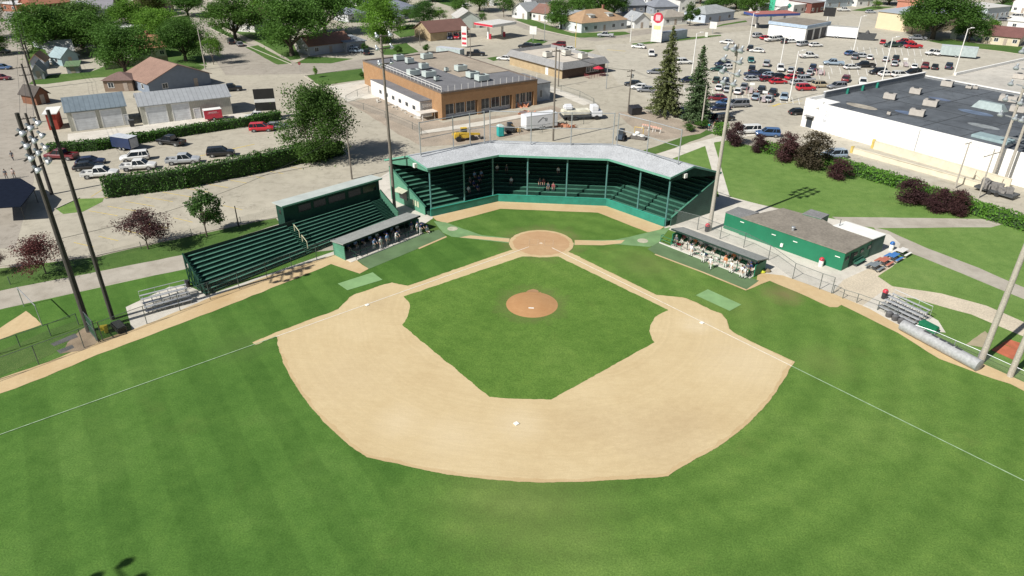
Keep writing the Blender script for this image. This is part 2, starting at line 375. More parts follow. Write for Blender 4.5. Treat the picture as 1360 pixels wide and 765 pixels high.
sheet('concrete_pad', px([(1143, 408), (1175, 385), (1246, 426), (1256, 442), (1200, 436)]), 6, CONC)
# --- warning tracks and dirt round the backstop
sheet('warning_track', jag(px([(-500, 690), (0, 503), (60, 482), (130, 453), (195, 431), (275, 397), (360, 365), (445, 338), (474, 346.5), (490, 357), (478, 363.5), (440, 351), (360, 383), (295, 409), (190, 449), (130, 471), (60, 501), (0, 523), (-500, 735)]), 1.2, .12, 9), 6, TRACK)
sheet('warning_track', jag(px([(1007, 362), (1040, 366), (1104, 389), (1154, 410), (1190, 430), (1295, 479), (1360, 507), (1600, 615), (1600, 645), (1342, 510), (1302, 497.5), (1248, 477), (1192, 442), (1118, 405.5), (1112, 408), (1102, 408), (1060, 389), (1022, 373), (991, 386), (993, 378), (1004, 375)]), 1.2, .12, 10), 7, TRACK)
sheet('backstop_dirt', jag(px([(574, 288), (662, 267.5), (805, 273.5), (882, 301.5), (872, 308), (860, 308.5), (794, 282.5), (665, 277.5), (593, 296.5), (580, 293)]), 1.2, .08, 11), 6, TRACK)
# --- infield
outer = curve_px([(368, 447), (371, 466), (381, 492), (402, 527), (430, 560), (463, 591), (487, 607)], 5)[:-1] + curve_px([(487, 607.5), (520, 614.5), (560, 624), (620, 634), (690, 640), (760, 640.5), (830, 637), (886, 633.5)], 5)[:-1] + curve_px([(888, 633), (895, 627), (920, 612), (950, 596), (990, 566), (1020, 535), (1040, 506), (1049, 490), (1056, 481)], 5)
inf = [(680, 332), (660, 338.5), (560, 373.7), (541.6, 379.7), (520.5, 375.5), (503, 380), (485.8, 386.5), (470, 391.5), (464.7, 395), (455, 405), (448.7, 411), (440, 415), (419, 422), (366, 442), (335, 455), (338, 458)] + outer + [(1030, 469), (1000, 455), (975, 442), (968.8, 436.7), (965, 425), (958, 417), (944, 411.5), (925, 402), (910, 396), (890, 393.5), (872, 392), (860, 386), (800, 356.5), (754, 334)]
sheet('infield_rim', jag(px(inf), .18, .075, 12), 8, RIM)
_ip = px(inf); _cen = G(700, 470)
sheet('infield_dirt', jag([p + ((_cen - p).normalized() * (.38 if 470 < q[1] and i > 16 else .1)) for i, (p, q) in enumerate(zip(_ip, inf))], .3, .22, 15), 9, DIRT)
gr = [(693, 341), (741, 341), (887.5, 412), (875, 418)] + curve_px([(871, 421), (865, 430), (862.7, 440), (865, 449), (869.5, 455)], 4) + [(732, 531), (700, 531), (650, 527.6), (534, 432)] + curve_px([(534, 431.5), (541, 422), (544.5, 411), (543, 402), (536.5, 394)], 4)
sheet('infield_grass', jag(px(gr), .22, .10, 13), 10.5, INFG)
def disc(c, r, n=64, amp=.06, seed=0):
    return [V((c.x + math.cos(2 * math.pi * i / n) * (r + amp * mnoise.noise(V((i * .7, seed, 0)))), c.y + math.sin(2 * math.pi * i / n) * (r + amp * mnoise.noise(V((i * .7, seed, 0)))), 0)) for i in range(n)]
hc = G(718.8, 323.3)
sheet('plate_circle', disc(hc, 4.45, amp=.12, seed=1), 11, TRACK)
sheet('plate_clay', disc(hc + V((0, .05, 0)), 3.9, amp=.25, seed=2), 12, CLAY)
sheet('turf_path', jag(px([(576, 294), (592, 295.5), (615, 304), (640, 312.5), (677, 316.5), (676, 323), (640, 319), (600, 314.5), (588, 309)]), .8, .05), 7, MATP)
sheet('dirt_path', jag(px([(625, 313), (650, 315), (677, 317), (676, 322), (650, 319), (610, 315.5)]), .8, .05), 8, TRACK)
sheet('turf_path', jag(px([(891, 301.5), (879, 316), (874, 324.5), (862, 328), (815, 324.5), (764, 322.5), (762, 327), (760, 326), (765, 319), (815, 319), (835, 315), (860, 309)]), .8, .05), 7, MATP)
sheet('dirt_path', jag(px([(763, 319), (800, 320), (830, 319), (825, 323.5), (800, 326), (763, 325.5)]), .8, .05), 8, TRACK)
for cx, cy in ((601, 304), (853.5, 320)):
    sheet('on_deck_circle', disc(G(cx, cy), .75, 24, .03), 9, mat('worn_turf', (.42, .40, .30), .9, .2, 2.))
sheet('green_mat', px([(448.5, 377), (495, 362), (508, 371.8), (461.5, 385.8)]), 9, MATL)
sheet('green_mat', px([(940, 384.5), (924, 392.5), (969, 413.3), (984.5, 404.8)]), 9, MATL)
sheet('dugout_turf', jag(px([(474, 345.5), (563, 311), (583, 305), (593, 314), (556, 330), (490, 357.5)]), 1, .05), 7, MATD)
sheet('dugout_turf', jag(px([(877, 320.5), (991, 367), (1008, 373), (991, 385), (932.5, 361), (870, 337.5), (860, 331)]), 1, .05), 8, MATD)
strip('dirt_edge', G(556, 330.4), G(593, 314.4), .35, 8, TRACK)
strip('dirt_edge', G(870, 338), G(932.5, 361.5), .3, 9, TRACK)
strip('dirt_edge', G(932.5, 361.5), G(991, 385.5), .3, 9, TRACK)
# pitcher's mound: a low dome
mc = G(706.5, 404.6); mb = MB(); prof = [(3.02, 0), (2.6, .06), (2.0, .14), (1.4, .21), (.9, .245), (.45, .25)]
mb.lathe((mc.x, mc.y, LZ(11.5)), prof, 48); o = mb.build('pitchers_mound', MOUND, smooth=True); struct(o)
sheet('mound_path', jag([mc + V((-.9, 2.8, 0)), mc + V((1.1, 2.8, 0)), mc + V((.5, 3.6, 0)), mc + V((-.3, 3.8, 0))], .25, .35), 12, m_dirt('worn_clay', (.30, .16, .09), (.36, .22, .12), (.30, .22, .11)))
def solid(name, label, cat, mb, m, at, **k): return tag(mb.build(name, m, at=at, **k), label, cat)
WHITE = mat('white_rubber', (.78, .77, .72), .6, .05)
s45 = math.sqrt(.5)
def fl(u, v): return V((-s45 * u + s45 * v, -s45 * u - s45 * v, 0))
b0 = .19
for p, lab in ((fl(27.432 - b0, b0), 'white square base on the left foul line in the infield dirt'), (fl(b0, 27.432 - b0), 'white square base on the right foul line in the infield dirt'), (fl(27.432, 27.432), 'white square base alone in the sand behind the infield grass')):
    q = MB(); q.cbox((p.x, p.y, LZ(10)), .42, .42, .09, R(45)); tag(q.build('base', WHITE, at=p, bevel=.02), lab, 'base', 'bases on the infield')
q = MB(); q.box(mc.x - .31, -18.55, .254, mc.x + .31, -18.38, .3); tag(q.build('pitching_rubber', WHITE, at=(mc.x, -18.45, .25)), 'white pitching rubber on top of the orange clay mound', 'pitching rubber')
q = MB(); q.prism([(0, 0), (.215, -.215), (.215, -.43), (-.215, -.43), (-.215, -.215)], LZ(12), LZ(12) + .02); tag(q.build('home_plate', mat('dusty_plate', (.6, .5, .38), .8, .1)), 'dusty five sided home plate in the clay circle', 'home plate')
# chalk
strip('foul_line', fl(2.2, 0), fl(38.2, 0), .10, 14, CHALK); strip('foul_line', fl(0, 2.2), fl(0, 38.2), .10, 14, CHALK)
strip('foul_line', fl(38.2, 0), fl(120, 0), .10, 14, CHALKG); strip('foul_line', fl(0, 38.2), fl(0, 115), .12, 14, CHALKG)
for sx in (-1, 1):
    cx = sx * 1.05; b_ = [(cx - .61, .9), (cx + .61, .9), (cx + .61, -.93), (cx - .61, -.93)]
    for i in range(4): strip('chalk_line', (*b_[i], 0), (*b_[(i + 1) % 4], 0), .06, 15 + i, mat('faint_chalk', (.50, .36, .23), .9, .15, 4.))
# --- streets, lots, yards further out
sheet('street', px([(-160, 330), (20, 330), (45, 240), (46, 120), (31, 60), (20, 0), (14, -25), (-12, -25), (-8, 0), (-30, 120)]), 1, STREET)
sheet('street', px([(252, 28), (262, 22), (300, 44), (395, 84), (470, 80), (560, 68), (592, 80), (420, 98), (300, 100), (282, 75)]), 2, STREET)
sheet('street', px([(655, 20), (700, 40), (790, 55), (900, 40), (1010, 33), (1060, 22), (1060, 16), (960, 28), (880, 36), (800, 46), (730, 38), (672, 18)]), 1, STREET)
sheet('parking_lot', px([(790, 60), (850, 57), (900, 50), (1000, 40), (1130, 18), (1200, 40), (1250, 58), (1360, 74), (1700, 110), (1500, 190), (1200, 250), (1075, 205), (985, 170), (900, 150), (820, 110)]), 1, PAVE2)
# narrow paint lines
def pline(pts, w=.14, m=YELLOW, k=3):
    for i in range(len(pts) - 1): strip('parking_line', G(*pts[i]), G(*pts[i + 1]), w, k, m)
for i in range(11):
    x = 118 + i * 24.5; y = 280 - i * 6.2
    pline([(x, y), (x + 38, y + 6.5)])
for i in range(7):
    x = 98 + i * 33; y = 322 - i * 8.2
    pline([(x, y), (x + 26, y + 6)])
pline([(110, 268), (143, 262)], .2); pline([(120, 262), (150, 243)])
for i in range(4): pline([(262 + i * 16, 208 - i * 3.5), (290 + i * 16, 202 - i * 3.5)], .3)
for i in range(13):
    for (ax, ay, bx, by) in ((1100, 84, 1225, 82), (870, 114, 960, 122), (1130, 66, 1230, 70), (940, 96, 1100, 100), (960, 125, 1060, 134), (1080, 92, 1220, 99)):
        t = i / 12; x = ax + (bx - ax) * t; y = ay + (by - ay) * t
        pline([(x, y - 4), (x + 2, y + 5)], .17, WHITEP)
pline([(806, 66), (831, 68)], .5); pline([(1020, 141), (1066, 134)], .2); pline([(1026, 141.5), (1036, 137.5)], .6)
# yards / verges
for pts in ([(38, 112), (45, 106), (70, 99), (118, 96), (150, 84), (235, 80), (276, 88), (260, 97), (225, 90), (180, 99), (120, 104), (60, 112)],
            [(33, 75), (44, 62), (66, 66), (64, 79), (44, 92)], [(150, 90), (165, 30), (250, 20), (275, 86), (230, 84)], [(36, 60), (60, 10), (160, 5), (150, 60), (80, 58)],
            [(279, 37), (288, 34), (308, 46), (330, 58), (318, 56)], [(326, 63), (342, 60), (388, 84), (368, 86)], [(290, 33), (330, 20), (380, 40), (400, 78), (386, 80), (345, 57)],
            [(407, 100), (480, 91), (488, 105), (432, 113), (420, 111)], [(392, 84), (410, 75), (470, 78), (440, 84)],
            [(505, 62), (540, 57), (556, 69), (536, 73), (510, 73)], [(520, 42), (550, 36), (560, 46), (532, 50)], [(440, 0), (520, 2), (505, 30), (450, 30)],
            [(570, 0), (610, -2), (620, 12), (600, 9)], [(683, 26), (700, 24), (760, 44), (830, 42), (838, 45), (800, 50), (765, 50), (720, 39)], [(695, 58), (706, 51), (728, 55), (718, 59)],
            [(646, 77), (660, 75), (668, 79), (655, 81)], [(718, 72), (735, 66), (790, 66), (770, 74)], [(838, 58), (900, 51), (957, 46), (958, 48), (905, 54), (842, 60)],
            [(935, 40), (960, 32), (990, 27), (992, 29), (960, 34)], [(1230, 54), (1262, 52), (1300, 58), (1360, 62), (1420, 70), (1400, 78), (1330, 68), (1260, 60)], [(1130, 14), (1160, 8), (1190, 9), (1150, 15)], [(1315, 5), (1345, 2), (1352, 12), (1335, 16)],
            [(843, 204), (935, 172), (950, 176), (905, 193), (866, 206)], [(0, 25), (6, 22), (6, 28), (0, 30)]):
    sheet('lawn', jag(px(pts), 3, .3, pts[0][0]), 3, YARD)
sheet('lawn', jag(px([(73, 277), (105, 264), (138, 263), (136, 268), (110, 281), (85, 284)]), 1, .15), 4, LAWN)
sheet('lawn', jag(px([(0, 466), (60, 440), (108, 424), (112, 440), (70, 470), (0, 500)]), 2, .2), 4, YARD)
sheet('sand_patch', jag(px([(-60, 460), (0, 436), (35, 413), (56, 431), (0, 451), (-60, 470)]), .8, .1), 5, TRACK)
sheet('bullpen_dirt', jag(px([(105, 440), (118, 432), (130, 455), (110, 466), (80, 470), (90, 455)]), .8, .15), 6, mat('dark_dirt', (.25, .19, .13), .95, .25, .8))
for a in ([(67, 457), (100, 443), (104, 448), (72, 460)], [(75, 466), (96, 458), (99, 462), (80, 470)]):
    sheet('bullpen_mat', px(a), 7, mat('dark_mat', (.10, .10, .10), .9, .2, 1.))
sheet('bullpen_dirt', jag(px([(1282, 458), (1308, 440), (1320, 450), (1308, 462)]), .8, .1), 6, mat('pale_dirt', (.34, .29, .19), .95, .15, .8))
for a in ([(1316, 465), (1330, 457), (1360, 467), (1345, 478)], [(1330, 456), (1341, 451), (1368, 460), (1356, 466)]):
    sheet('bullpen_mat', px(a), 7, mat('red_clay_mat', (.42, .12, .06), .9, .2, 1.))
# construction dirt
EARTH = mat('construction_earth', (.33, .275, .215), .95, .25, .25, fine=3.)
sheet('construction_earth', jag(px([(462, 136), (488, 131), (510, 128), (545, 148), (588, 163), (690, 150), (735, 140), (760, 150), (700, 178), (640, 190), (560, 195), (530, 178)]), 2, .4), 3, EARTH)
sheet('construction_earth', jag(px([(818, 150), (850, 146), (905, 160), (945, 168), (930, 178), (880, 186), (850, 178)]), 2, .4), 3, EARTH)
sheet('sidewalk', px([(556, 178), (560, 174), (640, 161), (732, 145), (735, 148), (640, 167)]), 4, CONC)
sheet('concrete_drive', px([(435, 115), (490, 106), (555, 150), (545, 150), (480, 130), (462, 135)]), 2, CONC)
sheet('sidewalk', px([(640, 85), (648, 84), (790, 136), (775, 140), (690, 104)]), 2, CONC)
sheet('concrete_drive', px([(190, 166), (320, 150), (365, 160), (170, 186), (90, 195), (90, 178)]), 2, CONC)
# kerbs: real steps
def kerb(pts, w=.18, h=.12):
    mb = MB(); P = [G(*p) for p in pts]
    for i in range(len(P) - 1): mb.bar(P[i] + V((0, 0, h / 2)), P[i + 1] + V((0, 0, h / 2)), w, h)
    struct(mb.build('kerb', CURBM))
kerb([(-100, 373), (0, 354), (130, 339.5), (145, 336), (340, 294), (368, 289)]); kerb([(73, 278), (106, 263), (138, 262), (345, 234), (430, 218)])
kerb([(404, 101), (425, 98), (482, 90)]); kerb([(404, 101), (420, 112), (436, 114)])
kerb([(278, 37), (330, 62), (388, 86)]); kerb([(556, 179), (640, 167.5), (732, 149)]); kerb([(682, 27), (720, 40), (770, 51), (838, 46.5)])
kerb([(838, 61), (905, 54.5), (958, 48)]); kerb([(1250, 59.5), (1330, 68.5), (1400, 79)])
# ================================================================ ball park structures
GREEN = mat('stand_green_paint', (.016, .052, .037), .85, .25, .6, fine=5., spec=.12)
GREEND = mat('dark_green_paint', (.012, .034, .026), .85, .2, .8)  # one even dark green for beams, posts, frames and trim
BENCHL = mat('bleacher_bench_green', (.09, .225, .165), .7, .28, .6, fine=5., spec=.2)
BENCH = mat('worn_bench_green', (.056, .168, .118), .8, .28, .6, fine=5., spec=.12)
TEAL = mat('backstop_teal_paint', (.018, .20, .145), .6, .18, .9)
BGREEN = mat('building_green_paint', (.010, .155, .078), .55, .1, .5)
ROOFG = shingle('pale_roof_shingle', False, (.56, .58, .60))
GALV = mat('galvanized_steel', (.42, .44, .45), .45, .12, 4., .55)
ALU = mat('bleacher_aluminium', (.60, .61, .62), .4, .12, 1.5, .45)
DARKST = mat('dark_steel', (.06, .065, .07), .6, .2, 3.)
FPOST = mat('fence_post_steel', (.10, .12, .115), .6, .15, 3., .2)
MEMB = mat('roof_membrane', (.20, .20, .20), .9, .18, .5, fine=4.)
WOOD = mat('weathered_pole_wood', (.17, .15, .125), .9, .25, 1.2, fine=9.)
WOODD = mat('dark_pole_wood', (.055, .05, .043), .9, .25, 1.2, fine=9.)
CPOLE = mat('grey_pole', (.38, .35, .30), .8, .14, 1.2, fine=7.)
def _mesh_mat(name='chain_link', c=(.25, .27, .26), op=.13):
    m, nt, b = _new(name)
    tr = N(nt, 'ShaderNodeBsdfTransparent'); mx = N(nt, 'ShaderNodeMixShader'); mx.inputs[0].default_value = op
    b.inputs['Base Color'].default_value = rgba(c); b.inputs['Roughness'].default_value = .6
    out = nt.nodes['Material Output']
    nt.links.new(tr.outputs[0], mx.inputs[1]); nt.links.new(b.outputs[0], mx.inputs[2]); nt.links.new(mx.outputs[0], out.inputs[0])
    return m
LINK = _mesh_mat()
GRMESH = _mesh_mat('green_windscreen', (.03, .10, .06), .6)
# ---- grandstand
def norm2(a): a = V((a[0], a[1], 0)); return a.normalized()
GP = [G(572.5, 287.8), G(661.8, 267.7), G(804.7, 273.7), G(881.7, 301.2)]
eL = V((math.cos(R(138)), math.sin(R(138)), 0)); eR = V((math.cos(R(41)), math.sin(R(41)), 0))
def seg_n(i):
    d = (GP[i + 1] - GP[i]).normalized(); return V((-d.y, d.x, 0))
def offs(d, z=0., ext=0.):
    n = [seg_n(i) for i in range(3)]
    o = [GP[0] + eL * (d / eL.dot(n[0])), GP[1] + (n[0] + n[1]) / (1 + n[0].dot(n[1])) * d, GP[2] + (n[1] + n[2]) / (1 + n[1].dot(n[2])) * d, GP[3] + eR * (d / eR.dot(n[2]))]
    if ext:
        o[0] = o[0] - (GP[1] - GP[0]).normalized() * ext; o[3] = o[3] + (GP[3] - GP[2]).normalized() * ext
    return [V((p.x, p.y, z)) for p in o]
def poly_solid(mb, d0, d1, z0, z1, ext=0.):
    a, b = offs(d0, 0, ext), offs(d1, 0, ext)
    for i in range(3):
        q = [a[i], a[i + 1], b[i + 1], b[i]]
        mb.hexa([(p.x, p.y, z0) for p in q] + [(p.x, p.y, z1) for p in q])
gs = thing('grandstand', 'roofed green wooden grandstand bent round behind home plate', 'grandstand', (GP[1] + GP[2]) / 2)
mb = MB(); poly_solid(mb, 0, .12, 0, 1.15); mb.build('front_wall', TEAL, gs, True)
mb = MB(); poly_solid(mb, -.04, .16, 1.152, 1.21); mb.build('wall_cap', mat('teal_cap', (.03, .30, .22), .6), gs, True)
NT = 11; mb = MB(); poly_solid(mb, .125, 1.3, .02, .55)
for k in range(NT):
    d0 = 1.3 + .74 * k; poly_solid(mb, d0, d0 + .74, .02, .62 + .42 * k)
poly_solid(mb, 1.3 + .74 * NT, 9.78, .02, .62 + .42 * NT)
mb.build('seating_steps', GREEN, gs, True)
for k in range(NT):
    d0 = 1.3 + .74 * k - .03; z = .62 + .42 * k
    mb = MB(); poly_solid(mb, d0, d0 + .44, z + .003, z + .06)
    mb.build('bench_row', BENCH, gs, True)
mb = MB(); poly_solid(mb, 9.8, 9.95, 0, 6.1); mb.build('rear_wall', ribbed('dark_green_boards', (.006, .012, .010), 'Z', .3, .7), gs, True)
def wing(P0, e, prof, th):
    mb = MB(); n = V((-e.y, e.x, 0)) * (th / 2)
    a = [P0 + e * t + n for t, z in prof]; b = [P0 + e * t - n for t, z in prof]
    k = len(prof)
    pts = [(p.x, p.y, z) for p, (t, z) in zip(a, prof)] + [(p.x, p.y, z) for p, (t, z) in zip(b, prof)]
    mb.add(pts, [tuple(range(k)), tuple(range(2 * k - 1, k - 1, -1))] + [(i, k + i, k + (i + 1) % k, (i + 1) % k) for i in range(k)])
    return mb
uL = (GP[0] - GP[1]).normalized(); uR = (GP[3] - GP[2]).normalized()
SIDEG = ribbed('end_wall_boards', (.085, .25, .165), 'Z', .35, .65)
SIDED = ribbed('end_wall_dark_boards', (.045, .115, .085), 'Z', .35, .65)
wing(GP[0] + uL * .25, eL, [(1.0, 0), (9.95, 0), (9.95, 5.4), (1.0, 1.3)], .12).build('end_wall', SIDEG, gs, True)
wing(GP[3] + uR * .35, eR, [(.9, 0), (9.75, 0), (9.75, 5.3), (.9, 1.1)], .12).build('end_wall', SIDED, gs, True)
for P0, e, m_ in ((GP[0] + uL * .25, eL, SIDEG), (GP[3] + uR * .35, eR, GREEN)):
    mb = MB(); mb.bar(P0 + e * .9 + V((0, 0, 1.34)), P0 + e * 9.85 + V((0, 0, 5.44)), .3, .09); mb.build('wall_cap', BENCH, gs, True)
# roof
EAVE, RIDGE, REAR = (-.4, 7.7), (4.2, 8.45), (10.6, 6.25)
def roofpart(a, b, name, m):
    A, B = offs(a[0], a[1], .45), offs(b[0], b[1], .45); mb = MB()
    for i in range(3): mb.slab([A[i], A[i + 1], B[i + 1], B[i]], .14)
    mb.build(name, m, gs, True)
roofpart(EAVE, RIDGE, 'roof', ROOFG); roofpart(RIDGE, REAR, 'roof', ROOFG)
CEIL = ribbed('roof_underside_boards', (.016, .022, .02), 'Y', .3, .9)  # dark lining added under the roof to cut light bounced onto the seats
roofpart((EAVE[0] + .05, EAVE[1] - .145), (RIDGE[0], RIDGE[1] - .145), 'added_ceiling', CEIL); roofpart((RIDGE[0], RIDGE[1] - .145), (REAR[0] - .05, REAR[1] - .13), 'added_ceiling', CEIL)
mb = MB(); A = offs(RIDGE[0], RIDGE[1] + .03, .45)
for i in range(3): mb.bar(A[i], A[i + 1], .4, .06)
mb.build('ridge_cap', mat('ridge_metal', (.42, .44, .46), .5, .1), gs, True)
mb = MB(); A = offs(EAVE[0] - .05, EAVE[1] - .1, .5)
for i in range(3): mb.bar(A[i], A[i + 1], .07, .3)
A2 = offs(RIDGE[0], RIDGE[1] - .06, .5); A3 = offs(REAR[0], REAR[1] - .06, .5)
for j in (0, 3): mb.bar(A[j] + V((0, 0, .03)), A2[j], .06, .26); mb.bar(A2[j], A3[j], .06, .26)
mb.build('fascia', mat('fascia_green', (.13, .34, .25), .6, .1), gs, True)
def slope(t): return EAVE[1] + (RIDGE[1] - EAVE[1]) * (t - EAVE[0]) / (RIDGE[0] - EAVE[0]) if t < RIDGE[0] else RIDGE[1] + (REAR[1] - RIDGE[1]) * (t - RIDGE[0]) / (REAR[0] - RIDGE[0])
for P0, e, m_ in ((GP[0] + uL * .2, eL, SIDEG), (GP[3] + uR * .2, eR, GREEN)):
    prof = [(t, slope(t) - .16) for t in (-.2, 1, 4.2, 7, 9.8)] + [(9.8, 5.9), (7., 6.3), (4.2, 6.9), (1., 7.0), (-.2, 7.1)]
    wing(P0, e, prof, .1).build('gable_panel', m_, gs, True)
    q = P0 + e * 2.6 + (uL if e is eL else uR) * .25; mb = MB(); mb.cbox((q.x, q.y, 7.1), .5, .5, .6, R(40)); mb.build('speaker_box', WHITE, gs, True)
    mb = MB(); q = P0 + e * 9.7; mb.tube((q.x, q.y, 0), (q.x, q.y, 6.3), .12); mb.build('post', DARKST, gs, True)
mb = MB()   # rafters under the roof
for d in (1.2, 4.2, 7.5):
    A = offs(d, slope(d) - .46)
    for i in range(3): mb.bar(A[i], A[i + 1], .12, .25)
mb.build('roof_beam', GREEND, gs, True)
for i, f in ((0, .02), (0, .5), (0, .93), (1, .27), (1, .63), (1, .99), (2, .53), (2, 1.0)):
    a = GP[i].lerp(GP[i + 1], f) + seg_n(i) * .25
    mb = MB(); mb.tube((a.x, a.y, 0), (a.x, a.y, slope(.25) - .1), .13, n=10); mb.build('post', mat('post_paint', (.08, .20, .19), .5, .1), gs, True)
# ticket window, awning and posters on the left end wall
ew = GP[0] + uL * .32
a = ew + eL * 5.2; b = ew + eL * 7.6
mb = MB(); mb.slab([a + V((0, 0, 2.7)), b + V((0, 0, 2.7)), b + uL * 1.1 + V((0, 0, 2.35)), a + uL * 1.1 + V((0, 0, 2.35))], .06); mb.build('awning', mat('awning_tan', (.42, .42, .32), .8), gs, True)
mb = MB(); q = ew + eL * 6.4 + uL * .06; mb.cbox((q.x, q.y, 1.0), 2.0, .06, 1.2, math.atan2(eL.y, eL.x)); mb.build('ticket_window', mat('window_dark', (.02, .025, .03), .2, .1), gs, True)
for t in (2.6, 3.2, 3.8):
    q = ew + eL * t + uL * .05; mb = MB(); mb.cbox((q.x, q.y, .8), .38, .04, .9, math.atan2(eL.y, eL.x)); mb.build('notice', mat('paper_notice', (.45, .47, .33), .8), gs, True)
# catch fence frame on the ridge
RG = 8.47; fp = []
def topz(P, y):
    lo, hi = P.z, P.z + 15
    for _ in range(30):
        m = (lo + hi) / 2
        if proj((P.x, P.y, m))[1] > y: lo = m
        else: hi = m
    return lo
fr = thing('catch_fence_frame', 'grey steel pipe frame along the ridge of the grandstand roof', 'fence frame', (GP[1].x, GP[1].y + 3, RG))
for grp in ([(559, 207, 166), (602.5, 197.5, 159), (624.5, 193, 154), (643.5, 190, 152)], [(651, 189, 147), (705, 191, 152), (758, 192, 140), (813.5, 192.5, 153)], [(819, 193, 154), (859, 204, 164), (900.5, 217.5, 175.5)]):
    pp = [(G(x, y, RG), yt) for x, y, yt in grp]; hs = [5.0 for p, yt in pp]
    for (p, yt), h in zip(pp, hs):
        mb = MB(); mb.tube((p.x, p.y, RG - .02), (p.x, p.y, RG + h), .085); mb.build('post', GALV, fr, True)
    for f in (1., .52, .06):
        mb = MB()
        for i in range(len(pp) - 1): mb.tube((pp[i][0].x, pp[i][0].y, RG + 5 * f - .1), (pp[i + 1][0].x, pp[i + 1][0].y, RG + 5 * f - .1), .065 if f == 1 else .05)
        mb.build('rail', GALV, fr, True)
# ---- big green bleachers with press box
F0, F1 = G(275.5, 392.5), G(528.7, 291); R0, R1 = G(243.7, 337.5, 3.9), G(505, 258.7, 3.9); R0.z = R1.z = 0
bl = thing('bleachers', 'long green open bleachers under the green press box', 'bleachers', (F0 + F1) / 2)
def BLp(u, t, z): p = F0.lerp(F1, u).lerp(R0.lerp(R1, u), t); return V((p.x, p.y, z))
def blrow(mb, t0, t1, z0, z1, u0=0., u1=1.):
    q = [(u0, t0), (u1, t0), (u1, t1), (u0, t1)]
    mb.hexa([BLp(u, t, z0) for u, t in q] + [BLp(u, t, z1) for u, t in q])
mb = MB(); NR = 9
for k in range(NR):
    t0 = .03 + .105 * k; blrow(mb, t0, t0 + .105, .05 if k == 0 else .2 + .38 * (k - 1), .22 + .38 * k)
mb.build('floor_boards', mat('black_green_floor', (.020, .065, .048), .9, .25, .8, spec=.1), bl, True)
for k in range(NR):
    t0 = .03 + .105 * k + .045; mb = MB(); z = .22 + .38 * k
    if k < NR: blrow(mb, t0, t0 + .052, z + .30, z + .35, .006, .47); blrow(mb, t0, t0 + .052, z + .30, z + .35, .5, .93)
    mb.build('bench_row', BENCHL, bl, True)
mb = MB(); blrow(mb, .985, 1.0, 2.6, 4.0, 0, .52); mb.build('back_panel', GREEND, bl, True)
for u0 in (-.004, 1.0):
    mb = MB()
    if u0 < 0:
        for k in range(5):
            t = .02 + .24 * k; mb.bar(BLp(u0, t, 0), BLp(u0, t, .35 + 3.5 * t), .1, .1)
            if k < 4: mb.bar(BLp(u0, t, .1), BLp(u0, t + .24, .2 + 3.5 * (t + .24)), .08, .08); mb.bar(BLp(u0, t + .24, .1), BLp(u0, t, .3 + 3.5 * t), .08, .08)
        mb.bar(BLp(u0, 0, .75), BLp(u0, 1, 4.0), .12, .3); mb.bar(BLp(u0, 0, .15), BLp(u0, 1, .3), .1, .12)
        mb.build('end_frame', GREEN, bl, True)
    else:
        q = [(0, 0), (1.02, 0), (1.02, 4.6), (0, 1.15)]; a = [BLp(1.0, t, z) for t, z in q]; b = [BLp(1.008, t, z) for t, z in q]
        mb.add(a + b, [(0, 1, 2, 3), (7, 6, 5, 4)] + [(i, 4 + i, 4 + (i + 1) % 4, (i + 1) % 4) for i in range(4)])
        mb.bar(BLp(1.004, 0, 1.18), BLp(1.004, 1.02, 4.63), .45, .1)
        mb.build('end_wall', SIDEG, bl, True)
for uu, nm in ((.485, 'aisle_steps'), (.955, 'aisle_steps')):
    mb = MB()
    for k in range(NR * 2 - 1):
        t0 = .04 + .0525 * k; blrow(mb, t0, t0 + .03, .26 + .19 * k, .30 + .19 * k, uu - .014 if uu < .9 else .937, uu + .014 if uu < .9 else .99)
    mb.build(nm, BENCH, bl, True)
for t0 in (.72, .36):
    mb = MB(); z0 = .3 + 3.55 * t0
    a, b = BLp(.487, t0, z0), BLp(.487, t0 - .24, z0 - .8)
    for p in (a, b): mb.tube(p, p + V((0, 0, .95)), .045)
    mb.tube(a + V((0, 0, .95)), b + V((0, 0, .95)), .05); mb.build('handrail', mat('cream_rail', (.62, .58, .40), .6), bl, True)
for u in (.02, .2, .4, .6, .8, .98):
    mb = MB(); mb.bar(BLp(u, .97, 0), BLp(u, .97, 3.2), .1, .1); mb.bar(BLp(u, .1, .12), BLp(u, .97, .12), .1, .1); mb.build('support_post', GREEND, bl, True)
# press box
pb0 = G(378.7, 295, 3.75); pb1 = G(500.5, 258.5, 3.75)
pd = (pb1 - pb0); pd.z = 0; pL = pd.length; pd.normalize(); pn = V((-pd.y, pd.x, 0))
pL = 15.2
pbx = thing('press_box', 'long green press box with tin roof behind the top bleacher row', 'press box', (pb0.x, pb0.y, 0), math.atan2(pd.y, pd.x))
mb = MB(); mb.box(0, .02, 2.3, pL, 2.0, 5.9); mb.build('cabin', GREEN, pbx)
for x in (.3, 5, 10, pL - .3):
    for y in (.3, 1.8): mb = MB(); mb.box(x - .1, y - .1, 0, x + .1, y + .1, 2.297); mb.build('support_post', GREEND, pbx)
mb = MB(); mb.slab([(-.35, -.45, 6.22), (pL + .3, -.45, 6.22), (pL + .3, 2.3, 6.0), (-.35, 2.3, 6.0)], .1); mb.build('roof', mat('tin_roof', (.46, .50, .47), .5, .12, .5), pbx)
mb = MB(); mb.box(-.36, -.5, 6.0, pL + .31, -.46, 6.2); mb.build('fascia', mat('fascia_green', ()), pbx)
WDARK = mat('dark_glass', (.012, .015, .018), .12, .1)
